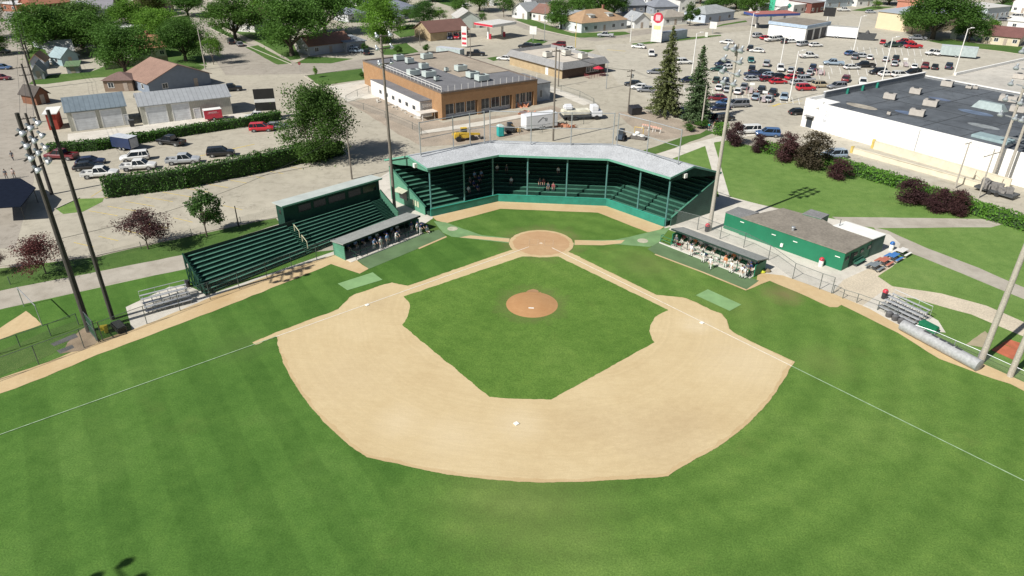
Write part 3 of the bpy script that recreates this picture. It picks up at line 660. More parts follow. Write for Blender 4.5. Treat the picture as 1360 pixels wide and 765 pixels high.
for x0, x1 in ((2.2, 4.0), (4.5, 6.3), (6.8, 9.4), (10., 12.), (12.4, 14.6)):
    w = MB(); w.box(x0, -.012, 4.55, x1, .03, 5.45); w = w.build('window', WDARK, pbx)
    fm = MB()
    for a in ((x0 - .06, 4.49, x1 + .06, 4.55), (x0 - .06, 5.45, x1 + .06, 5.51), (x0 - .06, 4.55, x0, 5.45), (x1, 4.55, x1 + .06, 5.45)): fm.box(a[0], -.03, a[1], a[2], .02, a[3])
    fm.build('frame', GREEND, w)
w = MB(); w.box(-.02, .7, 4.6, .03, 1.3, 5.2); w.build('window', WDARK, pbx)
# ---- dugouts
def dugout(lab, rail, rf, m_in, zf=2.45, drop=.35):
    a, b = G(*rail[0]), G(*rail[1]); f0, f1 = G(*rf[0], zf), G(*rf[1], zf)
    d = (f1 - f0); d.z = 0; L = d.length; d.normalize(); n = V((-d.y, d.x, 0))
    o = V((f0.x, f0.y, 0)); t = thing('dugout', lab, 'dugout', o, math.atan2(d.y, d.x))
    dr = -(a - o).dot(n)   # rail is this far in front of the roof edge
    x0 = (a - o).dot(d); x1 = (b - o).dot(d)
    print('dugout', round(L, 1), 'rail ahead', round(dr, 2), round(x0, 2), round(x1, 2), 'b', round(-(b - o).dot(n), 2))
    D = 2.5
    mb = MB(); mb.slab([(-.15, -.15, zf), (L + .15, -.15, zf), (L + .15, D + .2, zf - drop), (-.15, D + .2, zf - drop)], .16); mb.build('roof', mat('dugout_roofing', (.265, .275, .26), .9, .15, .8, fine=5.), t)
    mb = MB(); mb.box(-.17, -.2, zf - .26, L + .17, -.155, zf - .02); mb.build('fascia', GREEND, t)
    for x in (0, L - .12):
        mb = MB(); mb.prism([(x, 0), (x + .12, 0), (x + .12, D), (x, D)], .02, zf - drop - .18); mb.build('end_wall', BGREEN if m_in else SIDEG, t)
    mb = MB(); mb.box(.12, D - .12, .02, L - .12, D, zf - drop - .19); mb.build('back_wall', m_in or GREEND, t)
    if m_in:
        mb = MB(); mb.box(.6, D - .16, .62, L - .5, D - .123, 1.05); mb.build('white_board', WHITE, t)
    mb = MB(); mb.box(.13, -dr, .024, L - .13, D - .13, .07); mb.build('floor', CONC, t)
    mb = MB(); mb.box(.4, D - .6, .45, L - .4, D - .2, .5)
    for i in range(7): mb.box(.5 + i * (L - 1.1) / 6, D - .5, .07, .6 + i * (L - 1.1) / 6, D - .3, .45)
    mb.build('bench', BGREEN if m_in else GREEN, t)
    mb = MB(); mb.box(x0, -dr - .14, .026, x1, -dr - .002, .16); mb.build('step', mat('pale_concrete', (.56, .54, .49), .9, .1), t)
    RL = BGREEN if m_in else GREEN
    k = max(4, int((x1 - x0) / 1.7)); gates = (k // 3, ) if k > 5 else ()
    for i in range(k + 1):
        x = x0 + .05 + (x1 - x0 - .1) * i / k; mb = MB(); mb.tube((x, -dr + .12, .03), (x, -dr + .12, 1.1), .04, n=6); mb.build('rail_post', RL, t)
    mb = MB()
    for z in (.55, 1.1):
        for i in range(k):
            if i in gates: continue
            xa = x0 + .05 + (x1 - x0 - .1) * i / k; xb = x0 + .05 + (x1 - x0 - .1) * (i + 1) / k; mb.tube((xa, -dr + .12, z), (xb, -dr + .12, z), .035, n=6)
        for x in (x0 + .05,): mb.tube((x, -dr + .12, z), (x, 0, z), .035, n=6)
    mb.build('rail', RL, t)
    for i in range(1, 5): x = L * i / 5; mb = MB(); mb.box(x - .04, .05, .073, x + .04, .13, zf - .3); mb.build('roof_post', GREEND, t)
    return t, L, dr, D
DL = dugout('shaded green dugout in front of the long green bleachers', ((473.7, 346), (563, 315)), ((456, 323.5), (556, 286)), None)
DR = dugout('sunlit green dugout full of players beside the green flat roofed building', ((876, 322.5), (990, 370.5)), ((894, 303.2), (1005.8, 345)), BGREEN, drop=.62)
_bags = [('red gear bag on the floor at the left end of the right dugout', .9, (.35, .03, .04)), ('navy gear bag under the middle of the right dugout bench', 5.0, (.02, .03, .09)), ('black gear bag near the right end of the right dugout', 11.4, (.02, .02, .025)), ('grey gear bag left of the middle of the right dugout', 3.1, (.18, .19, .2)), ('white bucket beside the bench of the right dugout', 7.0, (.62, .62, .6))]
for lab, x, c in _bags:
    t0, L0, dr0, D0 = DR; a_ = t0.rotation_euler.z; y_ = .55; p = V((t0.location.x + math.cos(a_) * x - math.sin(a_) * y_, t0.location.y + math.sin(a_) * x + math.cos(a_) * y_, .072))
    mb = MB(); mb.lathe((0, 0, 0), [(.16, 0), (.2, .05), (.2, .3), (.12, .38)] if 'bucket' not in lab else [(.15, 0), (.18, .4), (.17, .41)], 12); o = mb.build('gear_bag' if 'bucket' not in lab else 'bucket', mat('gear_%d' % int(x * 10), c, .8), smooth=True); o.location = p
    if 'bucket' not in lab: o.scale = (2.2, 1.1, 1.0); o.rotation_euler.z = a_ + .4
    tag(o, lab, 'bag' if 'bucket' not in lab else 'bucket')
# ---- green clubhouse
cb = thing('clubhouse', 'low green clubhouse with flat brown roof beside the concrete plaza', 'building', G(1040, 330))
def blk(pts, z, zt, m, mr, nm='wall'):
    P = px(pts, z); mb = MB(); mb.prism(P, 0, z); o = mb.build(nm, m, cb, True)
    c = sum(P, V()) / len(P); Q = [c + (p - c) * 1.015 for p in P]; mb = MB(); mb.prism(Q, z + .003, z + zt); mb.build('roof', mr, cb, True)
BROOF = mat('brown_roofing', (.225, .20, .165), .95, .22, .5, fine=3.)
WALLG = [BGREEN]
blk([(963.7, 282.5), (985, 290), (1008, 283), (980, 275.5)], 2.42, .1, BGREEN, MEMB)
blk([(985, 290), (1123, 336.7), (1159, 318.5), (1106, 300.5), (1091, 291.5), (1040, 277.5)], 2.5, .12, BGREEN, BROOF)
blk([(1159.3, 318.4), (1176.5, 312), (1123.5, 294.6), (1106.4, 300.4)], 2.55, .1, mat('dull_green_wall', (.07, .13, .10), .8, .2, .6), mat('white_roofing', (.72, .73, .70), .8, .08, .6))
blk([(1066, 284.2), (1077, 278.5), (1101, 285.5), (1091, 291)], 2.7, .1, BGREEN, MEMB)
fA, fB = G(985, 290, 2.5), G(1123, 336.7, 2.5); fA.z = fB.z = 0; fd = (fB - fA).normalized(); fn = V((-fd.y, fd.x, 0)); fl_ = (fB - fA).length; fr_ = math.atan2(fd.y, fd.x)
for f, z, w in ((.0, 1.95, .6), (.33, 1.7, .6), (.54, 1.75, .6), (.93, 1.7, .65)):
    q = fA + fd * (f * fl_ + .2) - fn * .03; mb = MB(); mb.cbox((q.x, q.y, z), w, .06, .09, fr_); mb.build('vent', WHITE, cb, True)
q = fA + fd * fl_ * .44 - fn * .12; mb = MB(); mb.cbox((q.x, q.y, .5), .35, .22, .45, fr_); mb.build('meter_box', WHITE, cb, True)
rr = G(1159, 318.5, 2.5); rr.z = 0; rd = (rr - fB).normalized(); rn = V((rd.y, -rd.x, 0)); rl = (rr - fB).length
for f in (.12, .42, .66, .93):
    q = fB + rd * rl * f + rn * .03; w = MB(); w.cbox((q.x, q.y, 1.35), .8, .05, .5, math.atan2(rd.y, rd.x)); w.build('window', WDARK, cb, True)
q = fB + rd * rl * .3 + rn * .03; w = MB(); w.cbox((q.x, q.y, .05), .9, .05, 1.95, math.atan2(rd.y, rd.x)); w.build('door', GREEND, cb, True)
q = G(1053, 306, 2.62)
mb = MB(); mb.lathe((q.x, q.y, 2.62), [(.18, 0), (.18, .4), (.3, .42), (.25, .55), (.05, .6)], 10); mb.build('roof_vent', GALV, cb, True)
q = G(1115, 300, 2.62); mb = MB(); mb.tube((q.x, q.y, 2.6), (q.x, q.y, 3.6), .05); mb.build('vent_pipe', DARKST, cb, True)
# ---- aluminium bleachers
def alu(lab, a, b, side, rows):
    a, b = G(*a), G(*b); d = (b - a); L = d.length; d.normalize(); n = V((-d.y, d.x, 0)) * side
    t = thing('aluminium_bleachers', lab, 'bleachers', a, math.atan2(d.y, d.x))
    for k in range(rows):
        mb = MB(); y = side * .62 * k; z = .42 + .22 * k
        mb.box(0, min(y, y + side * .26), z, L, max(y, y + side * .26), z + .05); mb.build('seat_plank', ALU, t)
        if k:
            mb = MB(); y2 = y - side * .34; mb.box(0, min(y2, y2 + side * .24), z - .42 + .16, L, max(y2, y2 + side * .24), z - .42 + .20); mb.build('foot_plank', mat('worn_aluminium', (.33, .34, .35), .5, .15, 1., .4), t)
    mb = MB()
    for i in range(6):
        x = .2 + i * (L - .4) / 5
        for k in range(rows): mb.bar((x, side * (.62 * k + .13), 0), (x, side * (.62 * k + .13), .42 + .22 * k), .05, .05)
        mb.bar((x, 0, .12), (x, side * .62 * rows, .12), .05, .05); mb.bar((x, 0, .3), (x, side * .62 * (rows - 1), .3 + .22 * (rows - 1)), .05, .05)
    mb.build('frame', GALV, t)
    mb = MB(); y = side * (.62 * rows - .2); z = .42 + .22 * rows + .25
    mb.tube((0, y, z), (L, y, z), .04)
    for i in range(4): mb.tube((i * L / 3, y, .1), (i * L / 3, y, z), .02)
    mb.build('guard_rail', ALU, t)
alu('silver bleachers on the concrete pad next to the big green bleachers', (195, 419), (257, 402.5), 1, 5)
alu('silver bleachers beside the long grey rolled tarp', (1163, 410), (1213, 434), 1, 5)
# ---- fences
def fence(lab, pts, h, m=FPOST, rails=(1.,), mesh=True, group=None, skip=(), r=.045):
    P = [G(*p) for p in pts]; t = thing('chain_link_fence', lab, 'fence', P[0], 0, group)
    for i, p in enumerate(P):
        if i in skip: continue
        mb = MB(); mb.tube((p.x, p.y, 0), (p.x, p.y, h), r, n=6); mb.build('post', m, t, True)
    mb = MB()
    for f in rails:
        for i in range(len(P) - 1): mb.tube((P[i].x, P[i].y, h * f), (P[i + 1].x, P[i + 1].y, h * f), r * .7, n=5)
    mb.build('rail', m, t, True)
    if mesh:
        mb = MB()
        for i in range(len(P) - 1): mb.poly([(P[i].x, P[i].y, .04), (P[i + 1].x, P[i + 1].y, .04), (P[i + 1].x, P[i + 1].y, h - .03), (P[i].x, P[i].y, h - .03)])
        mb.build('wire_mesh', LINK, t, True)
    return t
fence('chain link fence along the orange warning track by the green bleachers', [(-60, 527), (0, 504), (52, 484.5), (112, 462), (137, 452.5), (195.5, 430.5), (239.5, 413), (279.5, 398), (318, 384), (355, 370), (388, 358), (421, 346), (447, 337.5)], 2.3, rails=(1.,))
fence('low chain link fence across the grass behind the bullpen', [(-60, 492), (0, 470), (27, 460.5), (68, 446.5), (105, 432)], 1.5)
fence('chain link fence between the plaza and the right dugout', [(893, 297), (926, 305.5), (956, 317.5), (987.5, 329), (1020, 346), (1052.5, 370.5), (1088, 384.5), (1104, 390)], 2.2)
fence('low chain link fence beside the silver bleachers', [(1106, 390), (1119, 396.5), (1137.5, 402), (1165, 412), (1190, 424)], 1.2)
fence('grey pipe rail fence behind the rolled tarp', [(1212, 444), (1238, 453), (1265, 465), (1297, 479), (1340, 499), (1400, 526)], 1.2, GALV)
fence('thin wire fence at the edge of the diagonal parked lot', [(14, 378), (100, 354), (188, 331), (255, 313.5), (320, 297), (370, 284)], 1.1, rails=())
# backstop panels left: batting gate by the light poles
t = thing('gate_panel', 'dark green screened gate panel beside the leaning dark light pole', 'gate', G(127, 454))
a, b = G(118, 440), G(131, 455); mb = MB()
for p in (a, b): mb.tube(p, p + V((0, 0, 2.6)), .06)
for z in (.2, 1.4, 2.6): mb.tube(a + V((0, 0, z)), b + V((0, 0, z)), .05)
mb.build('frame', DARKST, t, True); mb = MB(); mb.poly([a + V((0, 0, .2)), b + V((0, 0, .2)), b + V((0, 0, 2.6)), a + V((0, 0, 2.6))]); mb.build('screen', GRMESH, t, True)
t = thing('batting_cage_frame', 'thin pipe goal frame by the sand patch on the far left', 'frame', G(38, 428))
a, b = G(32, 407), G(56, 432); mb = MB()
for p in (a, b): mb.tube(p, p + V((0, 0, 2.5)), .05)
mb.tube(a + V((0, 0, 2.5)), b + V((0, 0, 2.5)), .05); mb.build('pipe_frame', GALV, t, True)
mb = MB(); p = G(140, 441); mb.cbox((p.x, p.y, .3), .7, .5, .5, .4); mb.cbox((p.x + .3, p.y - .2, .1), .35, .35, .9, .8); mb.tube((p.x - .4, p.y, .3), (p.x - .9, p.y + .3, 1.1), .04)
tag(mb.build('chalk_cart', mat('yellow_cart', (.62, .50, .04), .5, .1), at=p, bevel=.03), 'small yellow line marking cart on the grass by the poles', 'cart')
p = G(152, 440); mb = MB(); mb.prism(px([(148, 436), (161, 431), (170, 440), (158, 445)]), .02, .75); tag(mb.build('field_cover', mat('black_cover', (.02, .022, .022), .7), at=p, bevel=.08), 'black folded field cover beside the yellow cart', 'cover')
# ---- tarp roll
a, b = G(1196, 437.5), G(1299, 493); r_ = .62
t = thing('tarp_roll', 'long grey rolled infield tarp lying along the right warning track', 'tarp', a)
d = (b - a); L = d.length; d.normalize(); prof = [(.35, 0), (.62, .05), (r_, .5)]
for i in range(1, 30): prof.append((r_ + .04 * mnoise.noise(V((i * .7, 3, 0))), .5 + (L - 1) * i / 30))
prof += [(r_, L - .5), (.66, L - .06), (.4, L)]
mb = MB(); mb.lathe((a.x, a.y, r_), prof, 20, d); o = mb.build('tarp', mat('grey_tarp', (.33, .335, .34), .55, .14, 1.2, fine=4.), t, True, smooth=True)
for i in range(5):
    p = a.lerp(b, .35 + .1 * i); mb = MB(); mb.cbox((p.x - .1, p.y + .25, 2 * r_ - .1), .7, .3, .12, math.atan2(d.y, d.x)); mb.build('weight_bag', DARKST, t, True)
mb = MB(); mb.cbox((0, 0, 0), 3.0, 1.3, .35, 0); mb.prism([(-1.5, -.6), (1.5, -.6), (1.3, .5), (-1.3, .5)], .36, 1.05)
p = G(1233, 437.5); o = mb.build('equipment_box', mat('green_cover', (.012, .16, .075), .5, .12), bevel=.12); o.location = p; o.scale = (.72, .75, .7); o.rotation_euler.z = math.atan2(d.y, d.x); tag(o, 'low green covered equipment box at the end of the silver bleachers', 'box')
for i in range(4):
    p = G(1180 + i * 8, 421 + i * 4.5, 0); mb = MB(); mb.lathe((0, 0, .05), [(.3, 0), (.36, .1), (.36, .5), (.2, .62), (.1, .65)], 12)
    o = mb.build('folded_chair_stack', mat('dark_bundle', (.09, .09, .095), .8, .2, 3.), smooth=True); o.location = p; o.scale = (1.1, .8, 1.1); tag(o, 'dark bundle in the row under the front plank of the silver bleachers by the tarp', 'bundle', 'dark bundles under the bleachers')
# ---- barrels
RED = mat('red_lid', (.50, .035, .06), .45, .1); BLUE = mat('blue_lid', (.02, .13, .40), .45, .1)
def barrel(lab, p, cb_, lid):
    q = G(*p); t = thing('trash_barrel', lab, 'trash barrel', q); mb = MB(); mb.lathe((0, 0, 0), [(.28, 0), (.3, .1), (.3, .45), (.31, .47), (.3, .5), (.3, .88)], 14); mb.build('drum', cb_, t, smooth=True)
    if lid:
        mb = MB(); mb.lathe((0, 0, .885), [(.33, 0), (.33, .08), (.29, .22), (.2, .34), (.08, .4), (.02, .41)], 14); l = mb.build('lid', lid, t, smooth=True)
        mb = MB(); mb.box(-.12, -.325, 1.0, .12, -.2, 1.12); mb.build('flap', DARKST, l)
DRUM = mat('black_drum', (.03, .03, .035), .5)
barrel('dark trash barrel with red dome lid below the tall light pole', (938.5, 307.5), DRUM, RED)
barrel('white trash barrel with red dome lid before the clubhouse wall', (1089.5, 353.5), WHITE, RED)
barrel('black trash barrel with red dome lid beside the silver bleachers', (1173.5, 396.5), DRUM, RED)
barrel('white trash barrel with blue dome lid behind the picnic tables', (1183, 332), WHITE, BLUE)
barrel('black open barrel behind the near end of the green bleachers', (250, 381), DRUM, None)
# ---- picnic tables
def picnic(lab, p, c, rz):
    q = G(*p); t = thing('picnic_table', lab, 'picnic table', q, rz, 'picnic tables on the sand by the clubhouse')
    m_ = mat('painted_planks', (1, 1, 1), .7, .12, 2., ocol=True)
    mb = MB()
    for i in range(4): mb.box(-.95, -.4 + i * .2, .73, .95, -.21 + i * .2, .77)
    mb.build('table_top', m_, t, col=c)
    t.scale = (.92, 1.05, 1)
    for s in (-1, 1):
        mb = MB(); mb.box(-.95, min(s * .62, s * .9), .42, .95, max(s * .62, s * .9), .46); mb.build('bench', m_, t, col=c)
        mb = MB(); mb.bar((s * .7, -.75, .0), (s * .7, .3, .73), .06, .08); mb.bar((s * .72, .75, .0), (s * .72, -.3, .72), .06, .08); mb.bar((s * .74, -.8, .39), (s * .74, .8, .39), .06, .06); mb.build('leg_frame', DARKST, t)
picnic('grey picnic table at the near end of the table row', (1161, 357.5), (.20, .23, .25), R(44)); picnic('faded red picnic table between the grey and the blue one', (1173, 351), (.48, .16, .11), R(44))
picnic('blue picnic table between the red and the white one', (1185.5, 345), (.06, .20, .50), R(44)); picnic('white picnic table at the far end of the table row', (1197, 338.5), (.72, .70, .66), R(44))
p = G(1141, 351); t = thing('park_bench', 'pale green bench against the clubhouse end wall', 'bench', p, math.atan2(rd.y, rd.x))
mb = MB(); mb.box(-1.2, -.25, .42, 1.2, .2, .47); mb.build('seat', BENCH, t)
mb = MB(); mb.box(-1.2, .2, .55, 1.2, .26, .85); mb.build('backrest', BENCH, t)
for s in (-1, 1): mb = MB(); mb.box(s - .05, -.2, 0, s + .05, .25, .42); mb.build('leg', DARKST, t)
for (x, y, c, lab) in ((1011, 362, (.55, .60, .05), 'yellow green ball bag beside the end of the right dugout'), (1018, 361, (.22, .17, .10), 'brown canvas equipment bag beside the end of the right dugout')):
    p = G(x, y); mb = MB(); mb.lathe((0, 0, 0), [(.3, 0), (.42, .1), (.4, .3), (.2, .45), (.06, .5)], 12); o = mb.build('equipment_bag', mat('bag_%d' % x, c, .8), smooth=True); o.location = p; o.scale = (1.3, .8, .9); tag(o, lab, 'bag')
# ---- light poles
LAMPB = mat('lamp_housing', (.40, .43, .45), .35, .1, 2., .4); LAMPL = mat('lamp_lens', (.55, .62, .66), .15, .1)
_l = MB(); _l.lathe((0, 0, 0), [(.1, -.42), (.17, -.4), (.17, -.12), (.12, -.08), (.30, .12), (.40, .34), (.40, .40)], 14); _l.mi = 1; _l.lathe((0, 0, .402), [(.38, 0), (.30, .05), (.02, .09)], 14)
LAMPO = _l.build('floodlight', [LAMPB, LAMPL], smooth=True); LAMPME = LAMPO.data; bpy.data.objects.remove(LAMPO)
def light_pole(lab, base, h, r0, r1, m, rows=(), aim=V((0, -15, 0)), ls=1., world=None, name='light_pole'):
    p = world if world is not None else G(*base); t = thing(name, lab, 'light pole', p)
    mb = MB(); mb.tube((0, 0, 0), (0, 0, h), r0, r1, 12); mb.build('pole', m, t)
    f = (aim - p); f.z = 0; f.normalize(); u = V((-f.y, f.x, 0))
    dirn = (f + V((0, 0, -1.25))).normalized(); q = dirn.to_track_quat('Z', 'Y').to_euler()
    for z, xs in rows:
        mb = MB(); a = u * (min(xs) - .2) + f * .2; b = u * (max(xs) + .2) + f * .2; mb.bar(V((0, 0, z)) + a, V((0, 0, z)) + b, .12, .14)
        for s in (-1, 1): mb.tube(V((0, 0, z - .7)) + f * .1, V((0, 0, z)) + u * (s * max(xs) * .55) + f * .15, .03, n=5)
        mb.build('crossarm', m if m is not CPOLE else GALV, t)
        for x in xs:
            o = bpy.data.objects.new('floodlight', LAMPME); COL.objects.link(o); o.parent = t; o.location = V((0, 0, z + .3)) + u * x + f * .62; o.rotation_euler = q; o.scale = (ls,) * 3
    return t
def hp(b, y): return hgt(b[0], b[1], y)
light_pole('dark wooden light pole with a big cluster of floodlights near the left edge', (119, 440), hp((119, 440), 150), .33, .19, WOODD, [(22.2, (-1.75, 0, 1.75)), (21.0, (-1.75, 0, 1.75)), (19.8, (-1.7, 0, 1.7)), (18.5, (-1.2, 1.3))], ls=.88)
light_pole('bare dark wooden pole standing just right of the floodlight cluster pole', (150, 424), hp((150, 424), 146), .24, .17, WOODD, [], name='wooden_pole')
light_pole('slim brown light pole between the press box and the grandstand', (524.5, 281), hp((524.5, 281), 46), .26, .15, WOOD, [(25.4, (-1.0, 1.0)), (23.8, (-1.1, 1.1)), (21.8, (-.9, .9))], ls=.8)
light_pole('tall grey light pole between the grandstand and the clubhouse', (942, 306), hp((942, 306), 58), .30, .18, CPOLE, [(25.0, (-1.1, 0, 1.1)), (23.6, (-1.2, 1.2)), (22.1, (-1.2, 1.2)), (20.8, (-.8, .8))], ls=1.0)
light_pole('thick grey light pole rising behind the end of the rolled tarp', (1302, 481), 25, .31, .2, CPOLE, [(24, (-2, 0, 2)), (22, (-2, 0, 2))], aim=V((0, -30, 0)))
light_pole('grey light pole at the right edge beside the red clay mats', (1341, 500), 25, .29, .2, CPOLE, [(24, (-2, 0, 2)), (22, (-2, 0, 2))], aim=V((0, -30, 0)))
sh = G(185, 770); light_pole('light pole outside the left foul line whose shadow falls on the outfield', None, 24.5, .4, .2, WOODD, [(24, (-2, 0, 2)), (22.2, (-2, 0, 2)), (20.4, (-1.2, 1.2))], world=V((sh.x - .722 * 27, sh.y - .692 * 27, 0)))
# ================================================================ buildings round the park
SIDING = ribbed('house_siding', (1, 1, 1), 'Z', .22, .75, dark=.8, ocol=True)
STUCCO = mat('plain_wall', (1, 1, 1), .85, .08, .6, ocol=True)
ROOF = shingle('roof_shingles')
TRIM = mat('white_trim', (.72, .71, .68), .7, .06)
GLASS = mat('window_glass', (.035, .045, .055), .1, .2, .6)
DOORM = mat('door_paint', (.36, .30, .25), .6, .1)
def place(A, B):
    a, b = G(*A), G(*B); d = b - a
    return a, d.length, math.atan2(d.y, d.x)
def win(parent, box, frame=True):
    """box=(x0,y0,z0,x1,y1,z1): a thin pane, with a frame of four bars round it"""
    x0, y0, z0, x1, y1, z1 = box; mb = MB(); mb.box(*box); o = mb.build('window', GLASS, parent)
    if frame:
        mb = MB(); e = .1
        if abs(x1 - x0) > abs(y1 - y0):
            for q in ((x0 - e, z0 - e, x1 + e, z0), (x0 - e, z1, x1 + e, z1 + e), (x0 - e, z0, x0, z1), (x1, z0, x1 + e, z1), ((x0 + x1) / 2 - .03, z0, (x0 + x1) / 2 + .03, z1)): mb.box(q[0], y0 - .02, q[1], q[2], y1 - .003, q[3])
        else:
            for q in ((y0 - e, z0 - e, y1 + e, z0), (y0 - e, z1, y1 + e, z1 + e), (y0 - e, z0, y0, z1), (y1, z0, y1 + e, z1)): mb.box(x0 - .02, q[0], q[1], x1 + .02, q[2], q[3])
        mb.build('frame', TRIM, o)
    return o
def house(lab, A, B, depth, h, rh, axis='x', wall=(.6, .6, .58), roof=(.2, .2, .2), wins=3, chim=False, cat='house', name='house', door=True, over=.45, wm=None, rm=None, sidewin=2, width=None, wh=(1.0, 2.1), dormer=False, group=None):
    o, w, rz = place(A, B)
    if width: w = width
    t = thing(name, lab, cat, o, rz, group); d = depth
    mb = MB()
    wm = wm or SIDING; rm = rm or ROOF
    if axis == 'x': pr = [(0, 0), (d, 0), (d, h), (d / 2, h + rh), (0, h)]; P0 = [(0, y, z) for y, z in pr]; P1 = [(w, y, z) for y, z in pr]
    elif axis == 'y': pr = [(0, 0), (w, 0), (w, h), (w / 2, h + rh), (0, h)]; P0 = [(x, d, z) for x, z in pr]; P1 = [(x, 0, z) for x, z in pr]
    elif axis == 'shed': pr = [(0, 0), (d, 0), (d, h + rh), (0, h)]; P0 = [(0, y, z) for y, z in pr]; P1 = [(w, y, z) for y, z in pr]
    if axis == 'hip': mb.box(0, 0, 0, w, d, h)
    else:
        k = len(P0); mb.add(P0 + P1, [tuple(range(k - 1, -1, -1)), tuple(range(k, 2 * k))] + [(i, (i + 1) % k, k + (i + 1) % k, k + i) for i in range(k)])
    mb.build('wall', wm, t, col=wall)
    mb = MB(); s = over; th = .16
    if axis == 'x':
        dz = rh / (d / 2) * s; zt = h + rh + .04
        mb.slab([(-s, -s, h - dz + .04), (w + s, -s, h - dz + .04), (w + s, d / 2, zt), (-s, d / 2, zt)], th)
        mb.slab([(-s, d / 2, zt + .002), (w + s, d / 2, zt + .002), (w + s, d + s, h - dz + .04), (-s, d + s, h - dz + .04)], th)
    elif axis == 'y':
        dz = rh / (w / 2) * s; zt = h + rh + .04
        mb.slab([(-s, -s, h - dz + .04), (w / 2, -s, zt), (w / 2, d + s, zt), (-s, d + s, h - dz + .04)], th)
        mb.slab([(w / 2, -s, zt + .002), (w + s, -s, h - dz + .04), (w + s, d + s, h - dz + .04), (w / 2, d + s, zt + .002)], th)
    elif axis == 'shed':
        dz = rh / d * s
        mb.slab([(-s, -s, h - dz + .04), (w + s, -s, h - dz + .04), (w + s, d + s, h + rh + dz + .04), (-s, d + s, h + rh + dz + .04)], th)
    else:
        m_ = min(w, d) / 2; z0 = h + .02; z1 = h + rh
        r0, r1 = ((m_, d / 2), (w - m_, d / 2)) if w >= d else ((w / 2, m_), (w / 2, d - m_))
        E = [(-s, -s, z0), (w + s, -s, z0), (w + s, d + s, z0), (-s, d + s, z0)]; A_ = (*r0, z1); B_ = (*r1, z1)
        if w >= d: mb.add(E + [A_, B_], [(0, 1, 5, 4), (1, 2, 5), (2, 3, 4, 5), (3, 0, 4), (3, 2, 1, 0)])
        else: mb.add(E + [A_, B_], [(0, 1, 4), (1, 2, 5, 4), (2, 3, 5), (3, 0, 4, 5), (3, 2, 1, 0)])
    ro = mb.build('roof', rm, t, col=roof)
    if chim:
        mb = MB(); cx = w * .7; mb.box(cx, d * .5, h, cx + .7, d * .5 + .7, h + rh + 1.1); mb.build('chimney', mat('chimney_brick', (.26, .12, .08), .9, .2, 2.), ro)
    if dormer:
        for fx in (.25, .65):
            mb = MB(); x = w * fx; zz = h + rh * .35; mb.box(x, d * .14, h + .1, x + 2., d * .4, zz + .9); q = mb.build('dormer', SIDING, ro, col=(.62, .64, .63)); q2 = MB(); q2.slab([(x - .3, d * .14 - .3, zz + .95), (x + 2.3, d * .14 - .3, zz + .95), (x + 2.3, d * .42, zz + 1.25), (x - .3, d * .42, zz + 1.25)], .12); q2.build('dormer_roof', rm, q, col=(.5, .5, .46))
    if wins:
        dx = w / wins
        for i in range(wins):
            cx = dx * (i + .5)
            if door and i == wins // 2:
                mb = MB(); mb.box(cx - .5, -.05, .1, cx + .5, -.004, 2.15); dd = mb.build('door', DOORM, t); mb = MB(); mb.box(cx + .3, -.1, 1.0, cx + .4, -.052, 1.1); mb.build('handle', DARKST, dd)
            else: win(t, (cx - .6, -.04, wh[0], cx + .6, -.004, wh[1]))
    for x in ((-.04, -.004), (w + .004, w + .04)):
        for i in range(sidewin):
            cy = d * (i + .5) / max(1, sidewin); win(t, (x[0], cy - .5, wh[0], x[1], cy + .5, wh[1]))
    t['w'] = w; return t, w
# ---- left: garages, sheds and houses
CORR = ribbed('corrugated_cream', (.48, .47, .40), 'X', .35, .55, dark=.7)
SEAM = ribbed('standing_seam_roof', (1, 1, 1), 'X', .9, .45, .4, dark=.62, ocol=True, soft=.08)
GD = ribbed('garage_door_panels', (.66, .68, .70), 'Z', .5, .5, dark=.8)
def garage(lab, A, B, depth, h, rh, roof, doors):
    t, w = house(lab, A, B, depth, h, rh, 'x', (1, 1, 1), roof, 0, False, 'garage', 'garage', False, .3, CORR, SEAM, 0)
    for x0, x1 in doors:
        mb = MB(); mb.box(x0 * w, -.07, .03, x1 * w, -.004, 3.5 if x1 - x0 > .15 else 2.1); dr = mb.build('garage_door' if x1 - x0 > .15 else 'door', GD, t)
        z = 3.5 if x1 - x0 > .15 else 2.1
        mb = MB(); mb.box(x0 * w - .18, -.1, .03, x0 * w, -.005, z + .18); mb.box(x1 * w, -.1, .03, x1 * w + .18, -.005, z + .18); mb.box(x0 * w, -.1, z, x1 * w, -.005, z + .18); mb.build('frame', TRIM, dr)
    return t
garage('cream garage with two white doors and a ribbed blue grey roof', (95, 175), (172.5, 165.5), 8.5, 4.1, 1.9, (.27, .33, .37), [(.1, .46), (.56, .9), (.94, .995)])
garage('long cream garage with a pale grey ribbed metal roof and side door', (191, 166), (309.5, 151.5), 9, 4.0, 1.7, (.52, .54, .55), [(.06, .27), (.34, .52), (.57, .63)])
house('grey house with a low brown shingle roof behind the long cream garage', (200, 126), (281, 112), 14, 2.9, 3.2, 'y', (.20, .24, .30), (.34, .215, .165), 2, cat='house', sidewin=2)
house('small brown cabin with a brown roof between the garages', (140, 122), (178, 121), 6, 2.7, 1.5, 'hip', (.25, .18, .13), (.23, .15, .13), 2, sidewin=1)
house('small brown shed with pitched roof beside the power line street', (50, 140), (67, 136), 5, 2.5, 1.5, 'y', (.20, .085, .045), (.10, .085, .075), 1, cat='shed', name='shed', sidewin=0)
house('red storage shed with a flat white roof beside the power line street', (66, 173), (79, 172), 4.2, 3.4, .2, 'shed', (.33, .045, .03), (.70, .70, .68), 0, cat='shed', name='shed', sidewin=0, rm=STUCCO, wm=STUCCO)
